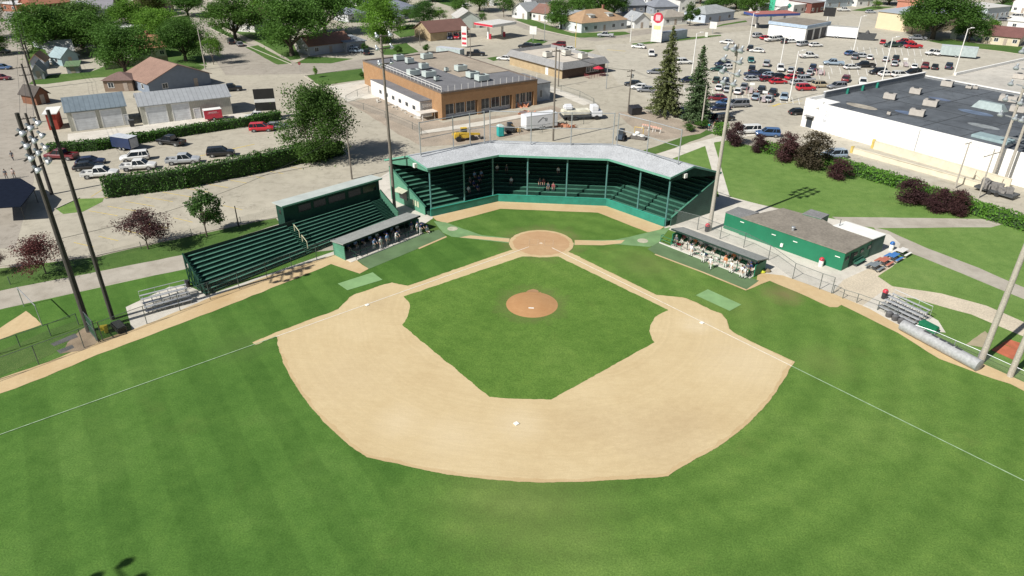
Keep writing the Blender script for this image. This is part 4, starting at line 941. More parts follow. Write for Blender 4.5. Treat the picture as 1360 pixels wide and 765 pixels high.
house('small grey shed with a pale gabled roof on the lawn', (46, 106), (60, 105), 6, 2.4, 1.6, 'y', (.33, .36, .38), (.42, .42, .42), 1, cat='shed', name='shed', sidewin=0)
house('small blue grey shed with an orange roof on the lawn', (43, 93), (61, 92), 6, 2.5, 1.7, 'y', (.40, .44, .50), (.43, .25, .15), 1, cat='shed', name='shed', sidewin=0)
house('tiny grey playhouse shed with a green roof on the lawn', (90, 98), (106, 97), 4, 2.0, .5, 'shed', (.36, .36, .38), (.16, .26, .13), 1, cat='shed', name='shed', sidewin=0)
house('white cottage with a pale tin roof among the dark trees', (68, 83), (101, 80), 9, 3.0, 2.3, 'x', (.55, .58, .60), (.52, .52, .49), 2, sidewin=1)
house('pale blue gabled annex at the end of the white cottage', (84, 88), (106, 84), 5, 2.6, 2., 'y', (.33, .45, .48), (.36, .47, .50), 1, sidewin=1)
house('light blue roofed house half hidden behind the white cottage', (60, 66), (92, 62), 9, 3., 2.2, 'hip', (.5, .53, .58), (.33, .38, .44), 2)
house('beige house with an orange brown roof and white porch behind a wooden fence', (178, 81), (222, 76), 13, 3.3, 2.6, 'x', (.52, .49, .42), (.44, .21, .12), 4, chim=True)
house('white flat roofed extension rising behind the orange brown roof', (162, 56), (196, 50), 12, 4.2, .5, 'shed', (.55, .55, .53), (.55, .55, .54), 2, rm=STUCCO)
house('orange brick house with two roof vents at the top left corner', (47, 17), (95, 12), 12, 3.2, 3.6, 'x', (.30, .10, .06), (.45, .20, .12), 3, chim=True, dormer=False)
house('brick garage with a pale flat roof on the power line street', (24, 16), (46, 13), 9, 3, .3, 'shed', (.30, .12, .07), (.62, .62, .62), 1, rm=STUCCO)
house('small grey roofed garage with a white gable by the power line street', (33, 33), (42, 31), 7, 2.6, 1.8, 'y', (.6, .6, .58), (.28, .26, .25), 1, cat='garage', name='garage')
house('long grey roofed building at the top behind the dark trees', (105, 26), (152, 24), 16, 3.6, 2.6, 'x', (.42, .42, .42), (.31, .30, .33), 4)
house('house with a tan roof behind the light green trees', (196, 20), (232, 14), 10, 3.2, 2.6, 'x', (.48, .33, .24), (.38, .30, .22), 3)
house('white house with a dark red roof beyond the tree lined street', (339, 43), (365, 36), 10, 4.2, 2.8, 'x', (.72, .70, .68), (.22, .10, .085), 3, chim=True)
house('low white house with a rusty brown roof on the street corner', (412, 74), (467, 67), 9, 3.0, 2.4, 'x', (.46, .47, .50), (.34, .175, .12), 3)
house('grey flat roofed garage joined to the low white corner house', (461, 70), (486, 67), 10, 3.1, .4, 'shed', (.40, .42, .46), (.30, .33, .37), 2, cat='garage', name='garage')
house('white cottage with a grey hip roof in the middle of the block', (463, 30), (487, 27), 10, 3, 2.0, 'hip', (.55, .56, .57), (.27, .30, .35), 2)
house('white gabled house at the top edge above the white cottage', (474, 8), (490, 6), 9, 5.2, 2.6, 'y', (.75, .75, .72), (.36, .37, .38), 2)
house('blue grey roofed house with a white porch right of the light tree', (525, 27), (556, 22), 12, 3.6, 3.0, 'hip', (.62, .63, .62), (.29, .32, .40), 2)
house('blue gray side addition of the porch house', (526, 32), (538, 30), 7, 2.6, 1.4, 'hip', (.5, .52, .55), (.27, .30, .37), 1)
# ---- fences in the left yards
def board_fence(lab, A, B, h=1.8, c=(.30, .26, .21)):
    o, w, rz = place(A, B); t = thing('wooden_fence', lab, 'fence', o, rz); mb = MB(); n = int(w / .22)
    for i in range(n): mb.box(i * w / n, 0, 0, i * w / n + w / n - .02, .04, h + .06 * rnd.uniform(-1, 1))
    mb.build('boards', mat('fence_boards', c, .9, .25, 1.5), t); mb = MB(); mb.box(0, .045, .4, w, .1, .5); mb.box(0, .045, h - .5, w, .1, h - .4); mb.build('rail', MATS['fence_boards'], t)
board_fence('weathered wooden board fence below the beige house', (140, 93), (224, 82))
# ---- tan brick building under renovation
o, w, rz = place((587.5, 160), (713, 139.5)); H = 5.7; D = 42
bk = thing('brick_building', 'tan brick flat roofed building under renovation beside the torn up yard', 'building', o, rz)
BRK = brickmat('tan_brick', (.36, .20, .095), (.31, .165, .075), (.38, .28, .17), 3.)
BRKD = BRK
def bpt(x, y): return o + V((math.cos(rz) * x - math.sin(rz) * y, math.sin(rz) * x + math.cos(rz) * y, 0))
mb = MB(); mb.box(0, .9, 0, w, D, H - 2.4); mb.box(0, 0, H - 2.4, w, D, H); mb.build('wall', BRK, bk)
mb = MB(); 
for x in (0, w * .36, w * .725, w - .9): mb.box(x + .003, .003, 0, x + .9, .9, H - 2.402)
mb.build('brick_pier', BRK, bk)
for k in range(3):
    xa = .9 + w * .36 * k + (.1 if k else 0); xb = (w * .36, w * .725, w - .9)[k]
    n = 3
    for i in range(n):
        x0 = xa + (xb - xa) * (i + .12) / n; x1 = xa + (xb - xa) * (i + .88) / n
        win(bk, (x0, .85, .9, x1, .895, H - 2.6))
    mb = MB(); mb.box(xa + .05, .80, .05, xb - .05, .897, .8); mb.build('window_apron', mat('grey_panel', (.36, .38, .42), .7), bk)
mb = MB(); mb.box(.3, .3, H + .003, w - .3, D - .3, H + .06); mb.build('roof', mat('grey_roofing', (.155, .155, .165), .9, .2, .35, fine=4.), bk)
mb = MB(); mb.box(w * .46, D * .28, H + .065, w * 1.02, D * .98, H + .16); mb.build('roof_deck', mat('tan_roofing', (.33, .28, .22), .9, .2, .3, fine=4.), bk)
mb = MB()
for a in ((-.05, -.05, w + .05, .3), (-.05, D - .3, w + .05, D + .05), (-.05, .3, .3, D - .3), (w - .3, .3, w + .05, D - .3)): mb.box(a[0], a[1], H + .002, a[2], a[3], H + .3)
mb.build('parapet_cap', mat('cap_metal', (.16, .13, .11), .6), bk)
mb = MB()
for i in range(16): x = .1 + (w - .2) * i / 15; mb.tube((x, .12, H + .3), (x, .12, H + 1.5), .04, n=5)
mb.build('guard_stanchions', TRIM, bk)
mb = MB()
for i in range(19): y = .1 + (D * .78) * i / 18; mb.tube((.12, y, H + .3), (.12, y, H + 1.4), .04, n=5)
for z in (.85, 1.4): mb.tube((.12, .1, H + z), (.12, .1 + D * .78, H + z), .05, n=5)
mb.build('guard_rail', TRIM, bk)
# grey side annex right
mb = MB(); mb.box(w + .003, 2.5, 0, w + 5.6, 14, 4.0); mb.build('side_wing', mat('grey_block_wall', (.42, .45, .48), .8), bk); mb = MB(); mb.box(w + .05, 2.4, 4.003, w + 5.8, 14.1, 4.25); mb.build('wing_roof', MEMB, bk)
for x in (w + .8, w + 2.6): win(bk, (x, 2.44, 1.0, x + .6, 2.496, 2.6))
def unit(lab, p, z, s, hh=1.3, yaw=0., c=(.46, .52, .50), parent=None):
    q = G(p[0], p[1], z); t = thing('rooftop_unit', lab, 'air conditioner', q, yaw)
    mb = MB(); mb.box(-s[0] / 2, -s[1] / 2, .18, s[0] / 2, s[1] / 2, hh); mb.build('casing', mat('unit_%.2f' % c[0], c, .5, .1), t, bevel=.03)
    mb = MB(); mb.box(-s[0] / 2 - .05, -s[1] / 2 - .05, 0, s[0] / 2 + .05, s[1] / 2 + .05, .176); mb.build('base', DARKST, t)
    mb = MB(); mb.lathe((0, 0, hh + .002), [(min(s) * .33, 0), (min(s) * .33, .12), (min(s) * .28, .14)], 12); mb.build('fan', DARKST, t)
    mb = MB(); mb.box(s[0] / 2 + .003, -s[1] * .35, .4, s[0] / 2 + .03, s[1] * .35, hh - .2); mb.build('grille', mat('grille_grey', (.16, .18, .18), .6), t)
for p, s, lab in (((530, 80), (2.2, 1.8), 'grey rooftop unit at the far left corner of the brick building roof'), ((544, 84), (1.8, 1.6), 'grey rooftop unit second along the left edge of the brick roof'), ((563, 91.5), (2.0, 1.6), 'grey rooftop unit at the bend between dark and tan roofing'), ((549, 100), (2.6, 2.0), 'long grey rooftop unit nearest the left guard rail of the brick roof'), ((570, 102), (2.8, 2.2), 'large pale rooftop unit in the middle of the dark brick roof'), ((567, 78), (2.8, 1.8), 'pale rooftop unit on the far end of the tan roofing'), ((612, 94), (2.6, 2.0), 'pale rooftop unit alone on the tan roofing'), ((628, 103), (2.6, 2.2), 'green grey rooftop unit left of a matching pair on the brick roof'), ((640, 107), (2.8, 2.2), 'white grey rooftop unit right of a matching pair on the brick roof'), ((580, 107), (1.0, 1.0), 'small white roof fan near the front edge of the brick roof'), ((593, 95), (.9, .8), 'small dark topped vent on the tan roofing')):
    unit(lab, p, H + .165, s, 1.35 if s[0] > 1.5 else .9, rz)
# white annex in front-left
ao, aw, arz = place((556, 151), (583, 160)); A1 = G(556, 151); 
an = thing('white_annex', 'low white annex with a sign board along the tan brick building', 'building', G(556, 152))
P = [G(557.5, 135.5, 3.4), G(584.5, 131.5, 3.4), G(525, 107.5, 3.4), G(492, 106, 3.4)]
mb = MB(); mb.prism([P[0], P[1], P[2], P[3]], 0, 3.4); mb.build('wall', mat('white_brick', (.66, .65, .63), .8, .08, .8), an, True)
c_ = sum(P, V()) / 4; mb = MB(); mb.prism([c_ + (p - c_) * 1.01 for p in P], 3.403, 3.55); mb.build('roof', mat('grey_roofing', ()), an, True)
dd = (P[1] - P[0]); dd.z = 0; dl = dd.length; dd.normalize(); ar = math.atan2(dd.y, dd.x); nn = V((dd.y, -dd.x, 0))
sg = thing('sign_board', 'white lettered sign board on the end of the white annex', 'sign', V((P[0].x, P[0].y, 0)) + nn * .1, ar)
mb = MB(); mb.box(.2, 0, 1.75, dl - .1, .06, 3.15); mb.build('board', mat('sign_grey', (.30, .31, .32), .6), sg)
def text(s, size, loc, rot, m, parent, ext=.01, name='lettering', align='CENTER'):
    cu = bpy.data.curves.new(name, 'FONT'); cu.body = s; cu.size = size; cu.extrude = ext; cu.align_x = align; cu.align_y = 'CENTER'
    o_ = bpy.data.objects.new(name, cu); COL.objects.link(o_)
    dg = bpy.context.evaluated_depsgraph_get(); me = bpy.data.meshes.new_from_object(o_.evaluated_get(dg)); bpy.data.objects.remove(o_)
    o2 = bpy.data.objects.new(name, me); COL.objects.link(o2); me.materials.clear(); me.materials.append(m)
    o2.parent = parent; o2.location = loc; o2.rotation_euler = rot; return o2
mb = MB(); rs_ = random.Random(4); x = .6
while x < dl - .6:   # worn lettering, no longer readable
    w_ = rs_.uniform(.18, .42); z0 = rs_.choice((2.1, 2.1, 2.0)); z1 = rs_.choice((2.75, 2.75, 2.95))
    mb.box(x, -.03, z0, x + .08, -.003, z1); mb.box(x + w_, -.03, z0, x + w_ + .08, -.003, z1 - rs_.uniform(0, .3)); mb.bar((x + .09, -.016, rs_.uniform(z0, z1)), (x + w_ - .01, -.016, rs_.uniform(z0, z1)), .02, .09); x += w_ + .26
mb.build('lettering', TRIM, sg)
side = (P[3] - P[0]); side.z = 0; sl = side.length; side.normalize(); srz = math.atan2(side.y, side.x)
for i in range(6):
    q = V((P[0].x, P[0].y, 0)) + side * (3 + i * (sl - 5) / 6) + V((side.y, -side.x, 0)) * -.03
    mb = MB(); mb.cbox((q.x, q.y, 1.2), 1.2, .08, .8, srz); mb.build('window', GLASS, an, True)
cn = thing('porch_canopy', 'flat pale canopy on posts before the white annex sign', 'canopy', V((P[0].x, P[0].y, 0)) + nn * 1.2, ar)
mb = MB(); mb.box(-1.2, -1.6, 1.45, dl + .2, .95, 1.6); mb.build('canopy_roof', mat('pale_canopy', (.58, .54, .48), .8), cn)
for x in (-.9, dl * .4, dl - .1): mb = MB(); mb.box(x, -1.5, 0, x + .12, -1.38, 1.447); mb.build('post', TRIM, cn)
# front corner tower at far left of the brick building
# ---- mansard restaurant
o, w, rz = place((747, 105), (803, 96)); D = 24
rs = thing('restaurant', 'small flat roofed restaurant with a grey mansard and tan stone wall', 'restaurant', o, rz)
STONE = brickmat('tan_stone', (.44, .34, .20), (.38, .28, .16), (.40, .33, .24), 1.6); DBR = brickmat('dark_brown_brick', (.10, .06, .045), (.08, .048, .036), (.12, .09, .07), 3.)
mb = MB(); mb.box(0, 0, 0, w, D, 3.0); mb.build('wall', DBR, rs); mb = MB(); mb.box(-.12, .1, 0, -.003, D, 3.0); mb.build('stone_facing', STONE, rs)
mb = MB(); e = [(-.9, -.9, 2.6), (w + .9, -.9, 2.6), (w + .9, D + .9, 2.6), (-.9, D + .9, 2.6)]; i_ = [(.2, .2, 4.3), (w - .2, .2, 4.3), (w - .2, D - .2, 4.3), (.2, D - .2, 4.3)]; j_ = [(.6, .6, 3.4), (w - .6, .6, 3.4), (w - .6, D - .6, 3.4), (.6, D - .6, 3.4)]
mb.add(e + i_ + j_, [(k, (k + 1) % 4, 4 + (k + 1) % 4, 4 + k) for k in range(4)] + [(4 + k, 4 + (k + 1) % 4, 8 + (k + 1) % 4, 8 + k) for k in range(4)] + [(3, 2, 1, 0)]); mb.build('mansard', shingle('mansard_shingle', False, (.33, .33, .33)), rs)
mb = MB(); mb.box(.55, .55, 3.2, w - .55, D - .55, 3.45); mb.build('roof', mat('cream_roofing', (.52, .47, .40), .9, .12, .5), rs)
mb = MB(); mb.box(-.16, D * .25, .05, -.123, D * .25 + 1.2, 2.3); mb.build('door', TRIM, rs)
for k in range(3): win(rs, (w * .55 + k * 1.6, -.04, .8, w * .55 + k * 1.6 + 1.2, -.004, 2.2))
for p, lab in (((727, 76), 'white rooftop unit on the left of the restaurant roof'), ((752, 73.5), 'pale rooftop unit in the middle of the restaurant roof'), ((774, 78), 'white rooftop unit on the right of the restaurant roof')): unit(lab, p, 3.46, (2.2, 1.8), 1.5, rz, (.60, .58, .52))
pt = thing('patio_rail', 'maroon patio railing with a parasol stand beside the dark brick wall', 'railing', G(793, 103), rz)
mb = MB()
for k in range(7): mb.tube((-3 + k, 0, 0), (-3 + k, 0, 1), .04, n=5); 
for z in (.4, .7, 1.): mb.tube((-3, 0, z), (3, 0, z), .04, n=5); mb.tube((-3, 0, z), (-3, 2, z), .04, n=5); mb.tube((3, 0, z), (3, 2, z), .04, n=5)
mb.build('rail', mat('maroon_paint', (.28, .05, .06), .6), pt)
um = thing('parasol', 'red parasol over the restaurant patio', 'parasol', G(794, 101), 0); mb = MB(); mb.tube((0, 0, 0), (0, 0, 2.6), .03); mb.build('pole', DARKST, um); mb = MB(); mb.lathe((0, 0, 2.1), [(1.5, 0), (1.45, .05), (.75, .38), (.05, .62)], 8); mb.build('canopy', RED, um)
# ---- gas station and shop with brown roof
t, w = house('tan brick shop with a long brown shingle roof by the fuel canopy', (572, 55), (622, 50), 12, 3.0, 2.8, 'x', (1, 1, 1), (.20, .105, .085), 0, cat='shop', name='shop', wm=STONE, sidewin=0)
for k in range(4): win(t, (w * .45 + k * 2.2, -.04, .8, w * .45 + k * 2.2 + 1.6, -.004, 2.3))
house('pale green house with a white gabled roof behind the brown roofed shop', (608, 38), (637, 37), 11, 3.8, 2.4, 'y', (.47, .52, .48), (.56, .55, .52), 2)
cn = thing('fuel_canopy', 'fuel canopy with a red edge band on two pillars', 'canopy', G(658, 50), R(52))
def canopy(t, w, d, z, mr, mband, pill, roofc):
    mb = MB(); mb.box(-w / 2, -d / 2, z, w / 2, d / 2, z + .8); mb.build('band', TRIM if mband is RED else mband, t)
    if mband is RED: mb = MB(); mb.box(-w / 2 - .03, -d / 2 - .01, z + .1, -w / 2 - .003, d / 2 + .01, z + .8); mb.build('red_fascia', RED, t)
    mb = MB(); mb.box(-w / 2 + .2, -d / 2 + .2, z + .803, w / 2 - .2, d / 2 - .2, z + .86); mb.build('canopy_roof', roofc, t)
    for x, y in pill: mb = MB(); mb.box(x - .3, y - .3, 0, x + .3, y + .3, z - .003); mb.build('pillar', TRIM, t)
canopy(cn, 12, 9, 4.4, None, RED, ((-3.5, 0), (3.5, 0)), mat('canopy_grey', (.58, .57, .54), .7))
for dx in (-3.5, 3.5): mb = MB(); mb.box(dx - .25, -1.3, 0, dx + .25, -.7, 1.7); mb.build('fuel_pump', RED, cn)
cn = thing('fuel_canopy', 'fuel canopy with a blue edge band and red roof by the white workshop', 'canopy', G(1022, 36), R(20))
canopy(cn, 19, 9, 4.6, None, mat('blue_band', (.05, .08, .24), .5), ((-6, 0), (0, 0), (6, 0)), mat('red_roofing', (.36, .13, .11), .8))
for dx in (-6, 0, 6): mb = MB(); mb.box(dx - .3, -1.5, 0, dx + .3, -.8, 1.8); mb.build('fuel_pump', DARKST, cn)
o, w, rz = place((1019, 48), (1068, 55)); ws = thing('workshop', 'white workshop with blue fascia and three dark bay doors', 'building', o, rz)
mb = MB(); mb.box(0, 0, 0, w, 16, 4.2); mb.build('wall', mat('white_wall', (.72, .71, .68), .8, .06), ws); mb = MB(); mb.box(-.3, -.3, 4.203, w + .3, 16.3, 5.2); mb.build('fascia', mat('pale_blue_fascia', (.38, .47, .58), .6), ws); mb = MB(); mb.box(.1, .1, 5.203, w - .1, 15.9, 5.26); mb.build('roof', BROOF, ws)
for k in range(3): mb = MB(); mb.box(w + .004, 1.2 + k * 4.8, .05, w + .05, 4.8 + k * 4.8, 3.6); mb.build('bay_door', mat('bay_dark', (.03, .03, .035), .6), ws)
# ---- long white trailer, warehouse with green mural, restaurant at top
house('long flat roofed white diner with a dark glass front at the top', (1035, 21), (1085, 15), 16, 3.8, .4, 'shed', (.70, .70, .68), (.72, .72, .70), 6, cat='diner', name='diner', rm=STUCCO, wm=STUCCO, door=False)
house('red brick end block of the white diner', (1076, 18), (1093, 16), 12, 4.4, .3, 'shed', (.20, .07, .055), (.30, .28, .28), 3, cat='diner', name='diner', rm=STUCCO, wm=STUCCO)
house('blue grey long shed at the top beyond the diner', (1095, 11), (1132, 8), 12, 4.2, .5, 'shed', (.45, .52, .56), (.70, .70, .68), 3, cat='shed', name='shed', rm=STUCCO)
house('cream windowless warehouse with a grey flat roof by the big tree', (1162, 37), (1227, 46), 26, 6.2, .3, 'shed', (.63, .53, .36), (.36, .40, .44), 0, cat='warehouse', name='warehouse', rm=STUCCO, wm=STUCCO, sidewin=0)
house('white small house with shrubs at the top right of the diner', (1137, 9), (1158, 8), 9, 3.4, 1.2, 'hip', (.72, .71, .68), (.28, .2, .17), 2)
house('pink orange flat building behind the cream warehouse', (1190, 12), (1222, 14), 9, 3.6, .2, 'shed', (.5, .22, .15), (.5, .22, .15), 0, cat='building', name='building', rm=STUCCO)
house('cream house with a maroon shingle roof on the right edge lawn', (1303, 57), (1352, 62), 11, 3.0, 2.4, 'x', (.62, .54, .40), (.21, .095, .085), 4)
house('grey blue flat roofed building with tall windows at the top right', (1308, 26), (1338, 23), 12, 4.6, .2, 'shed', (.5, .56, .6), (.55, .54, .51), 5, cat='building', name='building', rm=STUCCO)
house('white flat roofed long shop behind the right hand trees', (1262, 20), (1306, 22), 12, 3.6, .2, 'shed', (.66, .66, .64), (.62, .62, .6), 3, cat='shop', name='shop', rm=STUCCO)
house('white gabled house with a maroon roof in the top right corner', (1342, 16), (1362, 18), 9, 5., 3., 'y', (.74, .73, .7), (.20, .10, .10), 2)
house('white low roofed building on the right edge above the maroon roof', (1336, 38), (1375, 42), 9, 3.2, .4, 'shed', (.7, .7, .68), (.72, .72, .7), 2, cat='building', name='building', rm=STUCCO)
house('small pale green shed under the right hand trees', (1261, 51), (1269, 52), 4, 3.0, 1.2, 'y', (.56, .62, .54), (.5, .52, .48), 0, cat='shed', name='shed')
# houses across the street at the top middle
house('white cottage with a pale grey roof left of the red shuttered house', (680, 23), (700, 26), 9, 3.2, 2.8, 'y', (.70, .71, .70), (.38, .40, .41), 2)
house('white house with a brown roof and red shutters across the street', (706, 26), (727, 29), 10, 3.2, 2.6, 'x', (.72, .71, .69), (.27, .15, .12), 3)
house('white garage joined to the brown roofed house with red shutters', (729, 29), (748, 31), 8, 2.8, 2.0, 'x', (.68, .68, .66), (.34, .35, .36), 1)
house('grey roofed low house behind the street tree', (752, 33), (772, 34), 9, 2.8, 2.2, 'x', (.42, .46, .46), (.33, .36, .38), 2)
house('big white house with a tan hip roof and dormers on the corner', (772, 44), (832, 38), 14, 3.4, 3.6, 'hip', (.62, .66, .68), (.47, .31, .185), 5, chim=True, dormer=True)
house('white gabled garage right of the tan hip roofed house', (842, 38), (862, 37), 9, 3., 2.4, 'y', (.74, .74, .72), (.40, .42, .44), 1)
house('dark grey house with a big slate roof behind the white garage', (828, 18), (856, 17), 11, 3.4, 2.8, 'x', (.20, .22, .26), (.25, .27, .30), 3)
house('white cottage with a grey roof left behind the round red sign', (868, 20), (900, 19), 11, 3.2, 3.2, 'hip', (.30, .33, .38), (.27, .29, .33), 3)
house('tall white gabled house with a brown roof behind the round bush', (902, 16), (922, 15), 11, 5.4, 3.0, 'y', (.72, .71, .68), (.31, .26, .22), 2)
house('white bungalow with a tan roof in front of the tall gabled house', (881, 34), (912, 32), 9, 3.0, 2.2, 'hip', (.70, .70, .67), (.40, .36, .31), 3)
house('pale blue house with a grey hip roof near the green lawn strip', (936, 31), (974, 26), 11, 3.4, 2.4, 'hip', (.50, .56, .64), (.40, .42, .42), 3)
house('white cottage with a light gable at the very top middle', (828, 4), (850, 3), 8, 3.4, 2.4, 'y', (.72, .72, .7), (.35, .37, .4), 2)
house('white house with a blue grey roof at the very top', (860, 6), (890, 5), 9, 3.4, 2.6, 'x', (.6, .62, .64), (.30, .33, .38), 3)
house('grey roofed house at the top left of the street tree', (706, 10), (732, 9), 10, 3.4, 2.6, 'x', (.55, .56, .58), (.33, .35, .38), 2)
house('white tall shed roof between the trees behind the tan hip roof', (776, 16), (790, 15), 7, 4.0, 2.0, 'y', (.5, .52, .55), (.62, .63, .63), 1)
house('white van shed at the top beside the lawn', (640, 8), (656, 8), 8, 3.2, 1.8, 'y', (.7, .7, .7), (.4, .4, .42), 1)
t = thing('storage_container', 'grey blue ribbed storage container on the grass island', 'container', *[G(896, 52), R(28)])
o, w, rz = place((872, 57), (912, 51)); t.location = o; t.rotation_euler.z = rz
mb = MB(); mb.box(0, 0, .15, w, 2.6, 3.0); mb.build('shell', ribbed('container_ribs', (.36, .42, .48), 'X', .4, .5, dark=.75), t); mb = MB(); mb.box(.05, .05, 3.003, w - .05, 2.55, 3.06); mb.build('lid', mat('container_top', (.30, .33, .37), .6), t)
# ---- big white store
sA = G(1063, 167); srz = R(-51.75); d = V((math.cos(srz), math.sin(srz), 0)); L = 62.; n = V((-d.y, d.x, 0))
st = thing('store', 'huge white windowless store with a dark flat roof and loading ramp', 'store', sA, srz)
H0 = 5.2; DEP = 44.
WST = mat('white_store_wall', (.80, .79, .76), .75, .04, .3)
mb = MB(); mb.box(.45, DEP * .13, 0, 4.197, DEP, H0); mb.box(4.2, .02, 0, L, DEP, H0); mb.build('wall', WST, st)
mb = MB(); mb.box(0, 0, 0, 4.197, .35, H0 + .7); mb.box(0, .353, 0, .35, DEP * .13 - .003, H0 + .7); mb.box(.353, .353, 0, 4.197, DEP * .13 - .003, H0); mb.build('corner_block', WST, st)
mb = MB(); mb.box(.47, DEP * .13, H0 + .003, 4.497, DEP - .1, H0 + .055); mb.box(4.5, .35, H0 + .003, L, DEP - .1, H0 + .06); mb.build('roof', m_pave('dark_roof_membrane', (.125, .14, .158), (.062, .07, .08), .75, .1), st)
P = px([(1240, 104.5), (1268, 101), (1360, 80.5), (1470, 56), (1560, 150), (1360, 125)], H0 + .08); mb = MB(); mb.prism(P, 0, H0 + .079); mb.build('rear_wing', WST, st).matrix_parent_inverse = (Matrix.Translation(sA) @ Matrix.Rotation(srz, 4, 'Z')).inverted()
mb = MB(); mb.prism(P, H0 + .082, H0 + .2); mb.build('pale_roof', m_pave('pale_roof_membrane', (.56, .53, .47), (.43, .41, .37), .2, .08), st).matrix_parent_inverse = (Matrix.Translation(sA) @ Matrix.Rotation(srz, 4, 'Z')).inverted()
mb = MB(); mb.bar(P[1] + V((0, 0, .45)), P[2] + V((0, 0, .45)), .4, .6); mb.bar(P[2] + V((0, 0, .45)), P[3] + V((0, 0, .45)), .4, .6); mb.build('rear_parapet', WST, st).matrix_parent_inverse = (Matrix.Translation(sA) @ Matrix.Rotation(srz, 4, 'Z')).inverted()
mb = MB(); mb.box(4.2, .0, H0 + .003, L, .34, H0 + .3); mb.build('parapet', WST, st)
for k in range(7):
    x = 9 + k * 7.4; mb = MB(); mb.box(x, .4, H0 + .063, x + .22, DEP - .2, H0 + .075); mb.build('roof_seam', mat('seam_tape', (.045, .05, .055), .8, .3, .5), st)
for k in range(4):
    y = 7 + k * 9.5; mb = MB(); mb.box(4.6, y, H0 + .077, L - .1, y + .2, H0 + .088); mb.build('roof_seam', MATS['seam_tape'], st)
for x, y, r1, c in ((9, 6, 2.6, (.33, .30, .25)), (17, 9, 2.0, (.10, .14, .22)), (24, 21, 2.6, (.11, .15, .22)), (30, 12, 2.2, (.22, .24, .25)), (14, 26, 1.8, (.10, .13, .2)), (36, 22, 2.0, (.2, .21, .22)), (38, 8, 2.4, (.19, .2, .2))):
    mb = MB(); mb.add([(x + math.cos(a * .35) * r1 * (1.3 + .5 * mnoise.noise(V((a, x, 0)))), y + math.sin(a * .35) * r1 * (.6 + .3 * mnoise.noise(V((a, y, 5)))), H0 + .092) for a in range(18)], [range(18)]); mb.build('roof_stain', mat('roof_stain_%d' % x, c, .9, .3, .8), st)
mb = MB(); mb.box(0, DEP * .13 + .003, 0, .447, DEP, H0 + 1.3); mb.box(0, DEP + .003, 0, L * .55, DEP + .6, H0 + .5); mb.build('front_parapet', mat('store_front_panels', (.20, .21, .22), .7), st)
mb = MB(); mb.box(-.06, DEP * .13 + .01, H0 + 1.303, .52, DEP + .3, H0 + 1.42); mb.box(.53, DEP - .1, H0 + .503, L * .55, DEP + .7, H0 + .65); mb.build('parapet_cap', WST, st)
mb = MB()
for k in range(3): mb.box(.45, DEP * .3 + k * 5.5, H0 + .065, .9, DEP * .3 + k * 5.5 + .35, H0 + 1.2)
mb.build('parapet_brace', TEAL, st)
w_ = MB(); w_.box(1.2, -.04, .1, 2.6, -.004, 2.4); w_.build('door', GLASS, st); mb = MB(); mb.box(.9, -.9, 2.5, 2.9, -.004, 2.65); mb.build('canopy', MEMB, st)
mb = MB(); mb.box(L * .4, -.05, 0, L * .4 + .12, -.003, H0); mb.build('downpipe', GALV, st)
text("2/", 1.5, (5.6, -.02, 3.7), (R(90), 0, 0), mat('faded_letters', (.45, .46, .48), .8), st)
mb = MB(); mb.box(4.9, -.03, 2.0, 5.7, -.003, 2.6); mb.build('sign_patch', mat('faded_letters', ()), st)
mb = MB(); mb.box(L * .86, -.05, .3, L * .86 + 1.6, -.003, 2.6); mb.build('posted_notices', mat('notice_white', (.6, .58, .5), .8, .3, 3.), st)
# ramp walls
def wall_thing(lab, pts, h, th, m, name='retaining_wall'):
    P = [G(*p) for p in pts]; t_ = thing(name, lab, 'wall', P[0]); mb = MB()
    for i in range(len(P) - 1): mb.bar(P[i] + V((0, 0, h / 2 + .01)), P[i + 1] + V((0, 0, h / 2 + .01)), th, h)
    mb.build('wall', m, t_, True); mb = MB(); mb.bar(P[0] + V((0, 0, h + .06)), P[-1] + V((0, 0, h + .06)), th + .08, .09); mb.build('coping', m, t_, True)
    q = P[0]; mb = MB(); mb.cbox((q.x, q.y, .02), .5, .5, h + .25, srz); mb.build('end_post', YELLOW, t_, True)
CREAM = mat('cream_concrete', (.60, .55, .43), .9, .1, .8)
wall_thing('outer low cream wall of the loading ramp beside the white store', [(1131, 203), (1200, 222), (1310, 253)], 1.0, .25, CREAM)
wall_thing('inner cream wall of the loading ramp against the white store', [(1158.5, 197), (1220, 215), (1340, 250)], 1.5, .3, CREAM)
for p, s, lab in (((1181, 132), (3.2, 2), 'tan rooftop unit nearest the dark front edge of the store roof'), ((1215, 125), (3, 2.2), 'small tan rooftop unit behind the first on the dark store roof'), ((1235, 141), (3.6, 3), 'boxy tan rooftop unit in the middle of the dark store roof'), ((1217, 154), (3.6, 2.2), 'low tan rooftop unit nearest the white side wall'), ((1257, 115), (3.2, 2.6), 'tan rooftop unit near the pale roof section'), ((1286, 118), (1.6, 1.4), 'little grey roof vent by the pale roof section'), ((1338, 135), (4.4, 3.4), 'large tan rooftop unit near the right edge of the store roof'), ((1352, 105), (3.2, 2.4), 'tan rooftop unit on the pale roof section'), ((1350, 149), (3.5, 2.5), 'tan rooftop unit behind the steel light frame'), ((1180, 153), (.9, .9), 'tiny white vent alone on the dark store roof'), ((1295, 118.5), (1.3, 1.2), 'second little grey roof vent by the pale roof section')):
    unit(lab, p, H0 + .07, (s[0] * .72, s[1] * .72), 1.3 if s[0] > 2 else .7, srz + .3, (.43, .40, .36))
q = G(1314, 145, H0); t = thing('roof_hatch_house', 'grey sloped skylight house on the dark store roof', 'skylight', q, srz)
